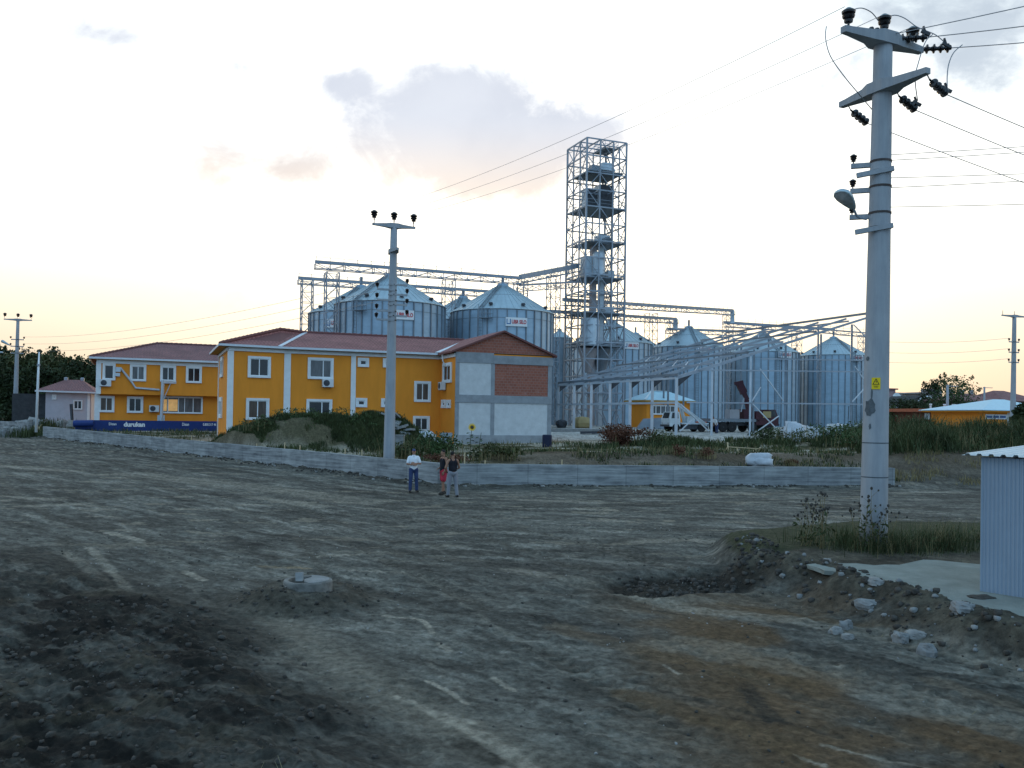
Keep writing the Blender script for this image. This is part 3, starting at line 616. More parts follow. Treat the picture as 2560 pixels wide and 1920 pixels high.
# ================================================================ MAIN OFFICE BUILDING
def office():
    W0 = at(567, 1099, 61.0); W1 = at(718, 1090, 63.1); u1 = V((W1.x-W0.x, W1.y-W0.y, 0)).normalized()
    zb, zt = .6, 7.74
    def along(p, d, px): # walk from p along d until image column px
        lo, hi = 0.0, 60.0; k = lambda s: 1280+F*((p+d*s).x/(p+d*s).y)-px
        for _ in range(50):
            m = (lo+hi)/2
            if (k(lo) < 0) == (k(m) < 0): lo = m
            else: hi = m
        return p+d*lo
    W1 = V((W1.x, W1.y, 0)); W0 = V((W0.x, W0.y, 0)); W2 = along(W1, U, 1100); W3 = along(W2, -W, 1137); W4 = along(W3, U, 1378)
    t = thing('office_building', (W0+W3)/2+Z*1.1, 'large yellow two storey building with red tiled roof and unfinished grey end', 'building')
    B0, B1, B2 = W0+W*9.2, W1+W*10.4, W2+W*10.4
    mb = MB(); mb.prism([W0, W1, W2+U*.4, B2+U*.4, B1, B0], zb, zt); mb.obj('wall', M['yellow'], t)
    mb = MB(); mb.prism([W3+W*.02, W4+W*.02, W4+W*16, W3+W*16], zb, zt-.006); mb.obj('wing_wall', M['yellow'], t)
    fL, fM, fS, fG = Face(W0, u1), Face(W1, U), Face(W2, -W), Face(W3, U)
    # corner pilasters, eaves moulding
    LL, LM_ = (W1-W0).length, (W2-W1).length
    fW = Face(B0, -W)           # the narrow side seen at the far left
    for f, a, b in ((fL, -.05, .36), (fM, -.30, .16), (fM, fM.rect(877, 900, 889, 1000)[0], fM.rect(877, 900, 889, 1000)[1]), (fW, 0.0, .3)):
        mb = MB(); f.board(mb, a, b, 1.0, 7.42, .07, .0); mb.obj('pilaster', M['white'], t)
    for f, a, b in ((fL, .0, LL-.1), (fM, -.3, LM_-.08), (fW, 0, 9.1), (fS, .08, (W3-W2).length)):
        mb = MB(); f.board(mb, a, b, 7.425, 7.56, .12); f.board(mb, a, b, 7.563, 7.70, .07); mb.obj('eaves_moulding', M['white'], t)
    G = dict(glass='curtain')
    fL.win(t, 619, 891, 676.5, 944.5, bars=(.5,)); fL.win(t, 614.5, 995.5, 672.5, 1050, bars=(.5,))
    fM.win(t, 769, 894.5, 833.5, 948, bars=(.62,)); fM.win(t, 765.5, 998, 830, 1052, bars=(.62,))
    for x0, y0, x1, y1 in ((894, 894.5, 922, 917.5), (957, 896, 985, 919), (889, 995, 917.5, 1018), (952.5, 996, 981, 1018)):
        fM.win(t, x0, y0, x1, y1, bars=(), sur=.17, sash=.07)
    fM.win(t, 1035, 953, 1076.5, 1005, bars=(.5,), glass='curtain'); fM.win(t, 1032, 1040, 1073.5, 1079, bars=(.5,), glass='curtain', mt='white')
    fS.win(t, 1108.5, 907, 1130, 957, bars=(.5,), sur=.22); fS.win(t, 1105.5, 999, 1115, 1020, bars=(), sur=.16, sash=.1); fS.win(t, 1118, 999.5, 1127.5, 1020.5, bars=(), sur=.16, sash=.1)
    fW.win(t, 553, 893, 558.5, 943, bars=(.5,), sur=.3); fW.win(t, 549.5, 993, 556, 1045, bars=(.5,), sur=.3)
    # raw end wall: cast frame, block and brick infill
    g = lambda *a: fG.rect(*a)
    gw = (W4-W3).length
    _, _, z_mb0, z_mb1 = g(1145, 989, 1370, 1008); fz = g(1145, 1080, 1370, 1088)[2]; ub0 = g(1145, 884, 1220, 907); ub1 = g(1236, 893, 1370, 911)
    c0, c1, c2 = g(1138, 910, 1147, 1080), g(1226.6, 910, 1235.7, 1080), g(1368.5, 910, 1378, 1080)
    mb = MB()
    fG.board(mb, 0, gw, z_mb0, z_mb1, .09); fG.board(mb, 0, c1[1]-.1, ub0[2], zt+.05, .085); fG.board(mb, c1[1]-.1, gw+.06, ub1[2]-.03, zt-.1, .10)
    fG.board(mb, 0, c0[1], fz, z_mb0, .06); fG.board(mb, 0, c0[1], z_mb1, ub0[2], .06)
    fG.board(mb, c1[0], c1[1], fz, z_mb0, .06); fG.board(mb, c1[0], c1[1], z_mb1, ub1[2]-.03, .06)
    fG.board(mb, c2[0], gw, fz, z_mb0, .06); fG.board(mb, c2[0], gw, z_mb1, ub1[2]-.03, .06)
    mb.obj('concrete_frame', M['conc_frame'], t)
    for a, b, z0, z1 in ((c0[1], c1[0], z_mb1, ub0[2]), (c0[1], c1[0], fz, z_mb0), (c1[1], c2[0], fz, z_mb0)):
        mb = MB(); fG.board(mb, a, b, z0, z1, .03); mb.obj('block_infill', M['block'], t)
    mb = MB(); fG.uvboard(mb, c1[1], c2[0], z_mb1, ub1[2]-.03, .03); mb.obj('brick_infill', M['brick'], t, label='red brick infill panel in the upper storey')
    mb = MB(); fG.board(mb, -.04, gw+.05, .1, fz, .12); mb.obj('foundation', M['conc'], t)
    vt = g(1272, 1139, 1328, 1150); mb = MB(); fG.board(mb, vt[0], vt[1], vt[2], vt[3], .135); mb.obj('vent_opening', M['black'], t)
    # roofs
    E0 = at(549, 857, 60.3); E1 = at(700, 866, 62.4); E2 = at(1110, 883.5, 66.9); R0 = at(701, 825, 66.6); R1 = at(764, 831.5, 69.0)
    ez = 7.86
    for e in (E0, E1, E2): e.z = ez
    rz_ = 9.45; R0.z = rz_; R1.z = rz_
    R2 = R1+U*13.0; bE0 = E0+W*10.6; bE1 = E1+W*12.6; bE2 = E2+W*12; E2b = E2+U*1.2; bE2 = bE2+U*1.2
    mb = MB(); th = .16
    mb.slab([E0, E1, R1, R0], th); mb.slab([E1, E2b, R2, R1], th); mb.slab([bE0, E0, R0], th); mb.slab([R0, R1, bE1, bE0], th); mb.slab([R1, R2, bE2, bE1], th)
    rf = mb.obj('roof', M['tile'], t)
    # wing gable
    pk = fG.pt(fG.px(1258, 833)[0], 9.5); ov = .30
    gl = fG.pt(-.42, 7.83); gr = fG.pt(gw+.32, 7.80)
    mb = MB(); sl = lambda p: [p+fG.n*ov, p-fG.n*16]
    mb.slab([sl(gl)[0], sl(pk)[0], sl(pk)[1], sl(gl)[1]], .14); mb.slab([sl(pk)[0], sl(gr)[0], sl(gr)[1], sl(pk)[1]], .14); mb.obj('wing_roof', M['tile'], t)
    mb = MB(); a, b, c = fG.pt(-.1, zt+.045, .04), fG.pt(gw+.06, zt+.045, .04), pk+fG.n*.04-Z*.13
    tz = lambda p: ((p-fG.P).dot(fG.u), p.z); mb.add([a, b, c], [(0, 1, 2)], [[tz(a), tz(b), tz(c)]])
    a2, b2, c2_ = [p-fG.n*.2 for p in (a, b, c)]; mb.quad(a, c, c2_, a2); mb.quad(c, b, b2, c2_); mb.obj('gable_brick', M['brick'], t)
    # gutters, ridge tiles and valley flashings
    def edge(p, q, name, m, w=.12, h=.15, dz=-.08): mb = MB(); mb.beam(p+Z*dz, q+Z*dz, w, h); return mb.obj(name, m, rf)
    edge(E0, E1, 'gutter', M['fascia']); edge(E1, E2, 'gutter', M['fascia']); edge(bE0, E0, 'gutter', M['fascia'])
    edge(E1+Z*.1, R1+Z*.1, 'valley_flashing', M['fascia'], .28, .05)
    vA = at(1094, 882, 66.6); vA.z = ez+.12; vB = at(1170, 849.5, 73.5); vB.z = rz_+.10; edge(vA, vB, 'valley_flashing', M['fascia'], .34, .05)
    for p, q in ((R0, R1), (R1, R2), (E0, R0)):
        mb = MB(); n = int((q-p).length/.42); pts = []
        for i in range(n): a = p.lerp(q, i/n); b = p.lerp(q, (i+1.08)/n); mb.tube([a+Z*.02, b+Z*.035], [.10, .13], 7)
        mb.obj('ridge_tiles', M['tile'], rf)
    mb = MB(); mb.poly([E0+V((0,0,-.17)), E1+V((0,0,-.17)), W1+Z*7.69, W0+Z*7.69]); mb.poly([E1+V((0,0,-.17)), E2+V((0,0,-.17)), W2+Z*7.69, W1+Z*7.69]); mb.poly([bE0+V((0,0,-.17)), E0+V((0,0,-.17)), W0+Z*7.69, B0+Z*7.69]); mb.obj('soffit', M['soffit'], t)
    dp = fS.pt(1.1, 0); mb = MB(); mb.tube([fS.pt(1.5, 7.7, .35), fS.pt(1.5, 7.2, .3), fS.pt(1.5, 6.9, .12)], .05, 8); mb.obj('downpipe', M['white'], t)
    tt = fM.px(818, 958); ac_unit(fM.pt(tt[0], tt[1], .0), U, fM.n, 'white air conditioner under the upper window of the large yellow building', .78, .56)
    tt = fS.px(1112, 965); ac_unit(fS.pt(tt[0], tt[1]), -W, fS.n, 'air conditioner on the narrow yellow side wall beside the grey end', .85, .58)
    return t
office()
# ================================================================ FAR YELLOW BUILDING
def annex():
    u = V((.915, .403, 0)).normalized(); w = V((-u.y, u.x, 0))
    A0 = at(239, 1050, 80.0); A0.z = 0; f = Face(A0, u); L = 17.5; n = f.n
    t = thing('office_building', A0+u*8+Z*1.6, 'smaller yellow two storey building behind the blue board, upper floor overhanging', 'building')
    zs = f.px(390, 988)[1]; zt = 7.72; oh = .75
    mb = MB(); mb.prism([A0, A0+u*L, A0+u*L+w*9.5, A0+w*9.5], 1.0, zs+.02); mb.obj('wall', M['yellow'], t)
    f2 = Face(A0+n*oh, u)
    mb = MB(); mb.prism([A0+n*oh+u*.02, A0+u*L+n*oh, A0+u*L+w*9.52, A0+w*9.52+u*.02], zs, zt); mb.obj('upper_wall', M['yellow'], t)
    for ff, a, b, z0, z1 in ((f2, -.02, .40, zs, 7.45), (f, -.12, .32, 1.2, zs-.003)):
        mb = MB(); ff.board(mb, a, b, z0, z1, .08); mb.obj('pilaster', M['white'], t)
    mb = MB(); f2.board(mb, 0, L, 7.40, 7.55, .12); f2.board(mb, 0, L, 7.553, 7.70, .07); mb.obj('eaves_moulding', M['white'], t)
    s = lambda x: x/3.687; yy = lambda y: 780+y/3.687
    for x0, y0, x1, y1, b, gl in ((945, 473, 1065, 630, (), 'glass'), (1197, 484, 1348, 638, (.5,), 'curtain'), (1477, 493, 1622, 643, (.5,), 'glass'), (1713, 500, 1860, 655, (.5,), 'curtain')):
        f2.win(t, s(x0), yy(y0), s(x1), yy(y1), bars=b, glass=gl, sur=.17)
    for x0, y0, x1, y1, gl in ((905, 772, 1055, 924, 'curtain'), (1170, 778, 1320, 930, 'glass')):
        f.win(t, s(x0), yy(y0), s(x1), yy(y1), bars=(.5,), glass=gl, sur=.17)
    t0, t1, z0, z1 = f.rect(s(1490), yy(778), s(1868), yy(936))
    bw = window(t, f.pt((t0+t1)/2, (z0+z1)/2), u, n, t1-t0, z1-z0, bars=(.13, .40, .56, .78), sur=.10, glass='curtain')
    for a, b in ((.03, .125), (.15, .385)):
        mb = MB(); xa, xb = t0+(t1-t0)*a, t0+(t1-t0)*b; mb.quad(f.pt(xa, z0+.22, .022), f.pt(xb, z0+.22, .022), f.pt(xb, z1-.30, .022), f.pt(xa, z1-.30, .022)); mb.obj('lit_blind', M['lit'], bw)
    # roof
    zb, zr = 7.93, 9.75
    e0 = f.pt(-.55, zb, oh+.5); e1 = f.pt(L+.5, zb, oh+.5); e2 = e1-n*11.8; e3 = e0-n*11.8
    tl = f.px(362, 857); r0 = f.pt(5.2, zr, -4.6); r1 = f.pt(L-4.6, zr, -4.6)
    mb = MB(); mb.slab([e0, e1, r1, r0], .15); mb.slab([e1, e2, r1], .15); mb.slab([e2, e3, r0, r1], .15); mb.slab([e3, e0, r0], .15); rf = mb.obj('roof', M['tile_far'], t)
    for p, q in ((e0, e1), (e3, e0)): mb = MB(); mb.beam(p-Z*.09, q-Z*.09, .12, .17); mb.obj('gutter', M['fascia'], rf)
    for p, q in ((e0, r0), (r0, r1), (r1, e1)):
        mb = MB(); k = int((q-p).length/.45)
        for i in range(k): mb.tube([p.lerp(q, i/k)+Z*.02, p.lerp(q, (i+1.08)/k)+Z*.035], [.10, .13], 7)
        mb.obj('ridge_tiles', M['tile_far'], rf)
    mb = MB(); mb.poly([e0-Z*.17, e1-Z*.17, f2.pt(L, 7.69), f2.pt(0, 7.69)]); mb.obj('soffit', M['soffit'], t)
    # cable duct snaking over the front, meter boxes
    q = [f2.px(s(x), yy(y)) for x, y in ((1090, 520), (1110, 515), (1210, 640), (1250, 700), (1470, 718))]
    mb = MB(); mb.tube([f2.pt(a, b, .1) for a, b in q], .10, 8); mb.obj('ventilation_pipe', M['steel_light'], t)
    for x, y, hh in ((1090, 530, .42), (1084, 578, .30)):
        a, b = f2.px(s(x), yy(y)); mb = MB(); mb.box(f2.pt(a, b, .12), .4, hh, .24, ax=u, ay=Z, az=n); mb.obj('meter_box', M['tank'], t)
    a = f2.px(s(972), yy(653)); ac_unit(f2.pt(*a), u, n, 'air conditioner below the first upper window of the smaller yellow building', .95, .62)
    a = f.px(s(1420), yy(890)); ac_unit(f.pt(*a), u, n, 'air conditioner beside the wide lit window of the smaller yellow building', .85, .6)
    # timber-and-pipe jib in front of the wide window
    g0 = f.pt(f.px(s(1480), yy(1000))[0], 1.3, 1.1); hh = f.px(s(1490), yy(640)); zt_ = 5.0
    j = thing('jib_crane', g0, 'grey steel hoist frame with a long arm in front of the wide window', 'hoist')
    mb = MB(); zt2 = at(s(1490), yy(630), g0.y).z; mb.beam(g0, V((g0.x+.1, g0.y, zt2)), .20, .20); mb.obj('post', M['steel_light'], j)
    tp = V((g0.x+.1, g0.y, zt2-.12)); te = at(s(1790), yy(660), g0.y+2.2)
    mb = MB(); mb.beam(tp, te, .24, .30, w2=.12, h2=.14); mb.obj('arm', M['steel_light'], j)
    mb = MB(); mb.beam(V((g0.x+.08, g0.y, zt2-2.0)), tp.lerp(te, .24)-Z*.1, .07); mb.obj('strut', M['steel_light'], j)
    pe = V((te.x, te.y, 1.4+1.1)); mb = MB(); mb.tube([te, pe], .03, 6); mb.obj('hanging_pole', M['pvc'], j)
    mb = MB(); mb.box(g0+Z*.75-n*.2, .62, .20, 1.5, ax=u, ay=n); mb.box(g0+Z*.8+u*.12-n*.05, .10, .10, 1.6, ax=u, ay=n); mb.obj('sheet_stack', M['tank'], j)
    # the long blue board with white lettering
    bP = at(188, 1062, 77.6); bQ = at(552, 1064, 83.2); bu = V((bQ.x-bP.x, bQ.y-bP.y, 0)); bl = bu.length; bf = Face(bP, bu)
    zt0 = at(188, 1049, bP.y).z; zt1 = at(545, 1054, bQ.y).z; zm = (zt0+zt1)/2
    bd = thing('hoarding_board', bP+bf.u*bl/2, 'long low blue board with white lettering standing before the smaller yellow building', 'sign board')
    mb = MB(); bf.board(mb, 0, bl, .9, zm, .10); mb.obj('panel', M['blue_board'], bd)
    for txt, x0, x1, y0, y1, bo in (('durukan', 309, 362, 1055, 1067, .05), ('Disan', 272, 291, 1056.5, 1063, .02), ('Disan', 455, 472, 1057, 1064.5, .02), ('0.800.317 46', 507, 540, 1058, 1064.5, .02)):
        ta, tb, za, zb_ = bf.rect(x0, y0, x1, y1); mb = MB(); add_text(mb, txt, bf.pt(ta, za, .10), bf.u, Z, bf.n, zb_-za, tb-ta, bo); mb.obj('lettering', M['white'], bd)
    for k in range(8):
        mb = MB(); bf.board(mb, k*bl/7.2, k*bl/7.2+.08, .9, zm-.05, .06, -.08); mb.obj('stake', M['wood'], bd)
    a = at(205, 1046, 77.0); mb = MB(); mb.tube([V((a.x-.7, a.y, zt0-.35)), V((a.x+.9, a.y+.3, zt0-.30))], .30, 14); tag(mb.obj('blue_drum', M['blue_board']), 'dark blue drum lying at the left end of the blue board', 'drum')
annex()
# ================================================================ LITTLE GREY HOUSE
def grey_house():
    d = 92.0; a = at(113, 1045, d); f = Face((a.x, a.y), V((.95, .31, 0))); L = f.px(228, 1000)[0]; zt = f.px(170, 980)[1]
    t = thing('small_house', f.pt(L/2, 1.6), 'small grey house with a low tiled roof beside the wood', 'house')
    mb = MB(); mb.prism([f.pt(0, 0), f.pt(L, 0), f.pt(L, 0, -6), f.pt(0, 0, -6)], 1.0, zt); mb.obj('wall', M['lav'], t)
    f.win(t, 183, 1000, 206.5, 1024, bars=(.5,), sur=.08); f.win(t, 130, 986, 141.5, 999, bars=(), sur=.1, sash=.1)
    e = [f.pt(-.9, zt+.12, .6), f.pt(L+.5, zt+.05, .6), f.pt(L+.5, zt+.05, -6.6), f.pt(-.9, zt+.12, -6.6)]; zr = f.px(170, 953)[1]+.25
    r0, r1 = f.pt(L*.33, zr, -3), f.pt(L*.70, zr, -3)
    mb = MB(); mb.slab([e[0], e[1], r1, r0], .14); mb.slab([e[1], e[2], r1], .14); mb.slab([e[2], e[3], r0, r1], .14); mb.slab([e[3], e[0], r0], .14); rf = mb.obj('roof', M['tile_far'], t)
    mb = MB(); mb.beam(e[0]-Z*.08, e[1]-Z*.08, .10, .16); mb.obj('gutter', M['fascia'], rf)
    for p in (r0, r1): mb = MB(); mb.lathe(p-Z*.1, [(.2, 0), (.2, .3), (.1, .36)], 10); mb.obj('vent_cap', M['steel'], rf)
    mb = MB(); mb.prism([f.pt(-3.2, 0, -.6), f.pt(-.03, 0, -.6), f.pt(-.03, 0, -5), f.pt(-3.2, 0, -5)], 1.0, zt-.25); mb.obj('lean_to', M['darkshed'], t)
    mb = MB(); f.board(mb, L-.35, L-.1, 1.0, zt, .12); mb.obj('door_post', M['white'], t)
    b = at(99, 1030, 84); c = V((b.x, b.y, gz(b.x, b.y))); dr = thing('cable_drum', c, 'yellow cable drum standing by the thin white post', 'cable drum')
    for k in (-.28, .28): mb = MB(); mb.lathe(c+Z*.50+V((k, 0, 0)), [(.50, -.03), (.50, .03)], 20, ax=V((1, 0, 0))); mb.obj('flange', M['beige'], dr)
    mb = MB(); mb.lathe(c+Z*.50, [(.26, -.25), (.26, .25)], 16, ax=V((1, 0, 0))); mb.obj('core', M['wood'], dr)
grey_house()
# ================================================================ SILOS
def silo_proto(nseg=72, Rr=6.15, H=13.2, rise=3.35):
    t = thing('grain_silo', (0, 0, 0), 'x', 'silo', 'galvanised grain silos with conical roofs')
    mb = MB(); pr = []
    nz = 24
    for i in range(nz+1):
        z = H*i/nz; pr += [(Rr, z)]
    mb.lathe((0, 0, 0), pr, nseg); mb.obj('wall', M['galv'], t)
    mb = MB()
    ns = 34
    for k in range(ns):
        a = 2*math.pi*(k+.5)/ns; d = V((math.cos(a), math.sin(a), 0)); s = V((-d.y, d.x, 0))
        mb.box(d*(Rr+.06)+Z*H/2, .13, .12, H-.1, ax=s, ay=d)
    mb.obj('stiffeners', M['galv_dark'], t)
    mb = MB(); mb.lathe(Z*(H-.03), [(Rr+.10, 0), (Rr+.10, .1), (Rr-.3, .16)], nseg); mb.lathe(Z*(H-1.0), [(Rr+.03, 0), (Rr+.03, .05)], nseg); mb.obj('eave_ring', M['galv_dark'], t)
    mb = MB(); mb.lathe(Z*(H+.04), [(Rr+.16, -.02), (Rr+.16, .02), (.75, rise), (.62, rise+.02)], nseg)
    for k in range(48):
        a = 2*math.pi*k/48; d = V((math.cos(a), math.sin(a), 0)); mb.beam(d*(Rr+.12)+Z*(H+.09), d*.8+Z*(H+rise+.05), .07, .07)
    mb.obj('roof', M['galv_roof'], t)
    mb = MB(); mb.lathe(Z*(H+.04), [(3.15, rise*.545), (3.15, rise*.565), (2.9, rise*.62), (2.9, rise*.6)], 40); mb.obj('roof_ring', M['galv_dark'], t)
    mb = MB(); mb.lathe(Z*(H+rise), [(.72, -.05), (.72, .28), (.5, .42), (.2, .5)], 20); mb.obj('cap', M['galv'], t)
    mb = MB(); mb.lathe(Z*(H+rise+.45), [(.18, 0), (.18, 1.0)], 10); mb.obj('spout', M['galv_dark'], t)
    for k in range(9):
        a = -math.pi/2+.35+k*.70; d = V((math.cos(a), math.sin(a), 0)); mb = MB(); p = d*(Rr-.55)+Z*(H+.32)
        mb.lathe(p, [(.16, 0), (.16, .3), (.28, .32), (.2, .5)], 8); mb.obj('roof_vent', M['steel_dark'], t)
    # ladder with a landing cage under the eave, and rungs up the roof
    a = R(-118); d = V((math.cos(a), math.sin(a), 0)); s = V((-d.y, d.x, 0)); mb = MB()
    for q in (-.25, .25): mb.beam(d*(Rr+.25)+s*q, d*(Rr+.25)+s*q+Z*(H+.5), .06)
    for k in range(34): mb.beam(d*(Rr+.25)-s*.25+Z*(.3+k*.385), d*(Rr+.25)+s*.25+Z*(.3+k*.385), .035)
    for q in (-.22, .22): mb.beam(d*(Rr+.1)+s*q+Z*(H+.2), d*.9+s*q+Z*(H+rise+.15), .07)
    for k in range(16): f = k/16; c = (d*(Rr+.1)+Z*(H+.2)).lerp(d*.9+Z*(H+rise+.15), f); mb.beam(c-s*.22, c+s*.22, .05)
    mb.obj('ladder', M['galv_dark'], t)
    mb = MB(); c = d*(Rr+.55)+s*.8+Z*(H-.62)
    mb.box(c-Z*.5, 1.4, .8, .06, ax=s, ay=d)
    for x in (-.7, 0, .7):
        for y in (-.38, .38): mb.beam(c+s*x+d*y-Z*.5, c+s*x+d*y+Z*.55, .05)
    for zz in (.05, .55):
        for y in (-.38, .38): mb.beam(c-s*.7+d*y+Z*zz, c+s*.7+d*y+Z*zz, .05)
    mb.obj('landing', M['galv_dark'], t)
    return t
def silo_sign(t, ang, Rr=6.15, z=11.3):
    d = V((math.cos(ang), math.sin(ang), 0)); s = V((-d.y, d.x, 0)); c = d*(Rr+.13)+Z*z
    mb = MB(); mb.box(c+Z*.38, 2.55, 1.0, .06, ax=s, ay=Z, az=d); b = mb.obj('sign_board', M['white'], t)
    mb = MB(); add_text(mb, 'UBR SILO', c-s*.55+Z*.16+d*.03, s, Z, d, .46, 1.72, .03); mb.obj('lettering', M['red'], b)
    mb = MB(); q = c-s*.92+Z*.40+d*.035
    mb.box(q-s*.2, .10, .60, .02, ax=s, ay=Z, az=d); mb.box(q-Z*.25, .5, .10, .025, ax=s, ay=Z, az=d); mb.box(q+s*.2, .10, .60, .02, ax=s, ay=Z, az=d); mb.obj('logo', M['logo'], b)
SIL = {}
def silos():
    base = silo_proto(); signs = []
    spots = [   # px of axis, depth, radius scale, eave z, sign, label
        ('L1', 974, 100.0, 1.0, 15.25, 1, 'nearest tall silo straight behind the red roof, crossed by the middle utility pole'),
        ('L2', 1254, 105.2, .985, 15.2, 1, 'silo behind the brick gable, left of the lattice tower, red lettered board near its eave'),
        ('L3', 900, 114.2, 1.06, 15.75, 1, 'leftmost silo, half hidden behind the silo crossed by the pole'),
        ('L4', 1155, 119.5, 1.0, 15.5, 0, 'silo seen only in the gap between the two big left silos'),
        ('R1', 1528, 141.0, 1.04, 14.75, 1, 'silo directly right of the lattice tower, behind the little yellow hut'),
        ('R2', 1721, 149.5, 1.01, 15.0, 1, 'second silo right of the tower, behind the white truck'),
        ('R3', 1905, 158.5, 1.04, 15.0, 1, 'third silo right of the tower, behind the maroon crane truck'),
        ('R4', 2083, 163.5, .99, 15.0, 1, 'rightmost silo, next to the big foreground pole'),
        ('R5', 1588, 165.0, 1.0, 15.3, 0, 'silo whose roof edge peeps out behind the one beside the tower'),
        ('R6', 1835, 184.0, 1.0, 15.3, 0, 'silo peeping between the second and third silos right of the tower'),
    ]
    for i, (k, px, d, s, ze, sg, lab) in enumerate(spots):
        p = at(px, 900, d); o = base if i == 0 else copy_tree(base)
        o.location = (p.x, p.y, ze-13.2*s); o.scale = (s, s, s); o.rotation_euler = (0, 0, R(6*i)); o['label'] = lab
        SIL[k] = (V((p.x, p.y, 0)), ze, s, 6.15*s, o); signs.append((o, sg, k, p))
    dsx = {'L1': 1001, 'L2': 1287, 'L3': 843, 'R1': 1574, 'R2': 1756, 'R3': 1957, 'R4': 2136}
    for o, sg, k, p in signs:
        if not sg: continue
        th = math.asin(max(-.95, min(.95, (dsx[k]-spots[[q[0] for q in spots].index(k)][1])/F*p.y/SIL[k][3])))
        view = math.atan2(-p.x, p.y)   # direction back to the viewer
        ang = -math.pi/2+view*1.0+th-o.rotation_euler.z
        silo_sign(o, ang, z=11.35 if k[0] == 'L' else 12.3)
    # slim bin behind the tower
    p = at(1398, 900, 126); t = thing('hopper_bin', (p.x, p.y, 2.0), 'small slim silo half hidden between the gable and the lattice tower', 'silo')
    ze = at(1398, 846, 126).z; mb = MB(); mb.lathe((p.x, p.y, 2.0), [(1.75, 0), (1.75, ze-2.0)], 28); mb.obj('wall', M['galv'], t)
    mb = MB(); mb.lathe((p.x, p.y, ze), [(1.85, 0), (.35, 1.05), (.3, 1.35)], 28); mb.obj('roof', M['galv_roof'], t)
    mb = MB()
    for k in range(10): a = k*.628; mb.box((p.x+1.8*math.cos(a), p.y+1.8*math.sin(a), 2+(ze-2)/2), .1, .1, ze-2); 
    mb.obj('stiffeners', M['galv_dark'], t)
silos()
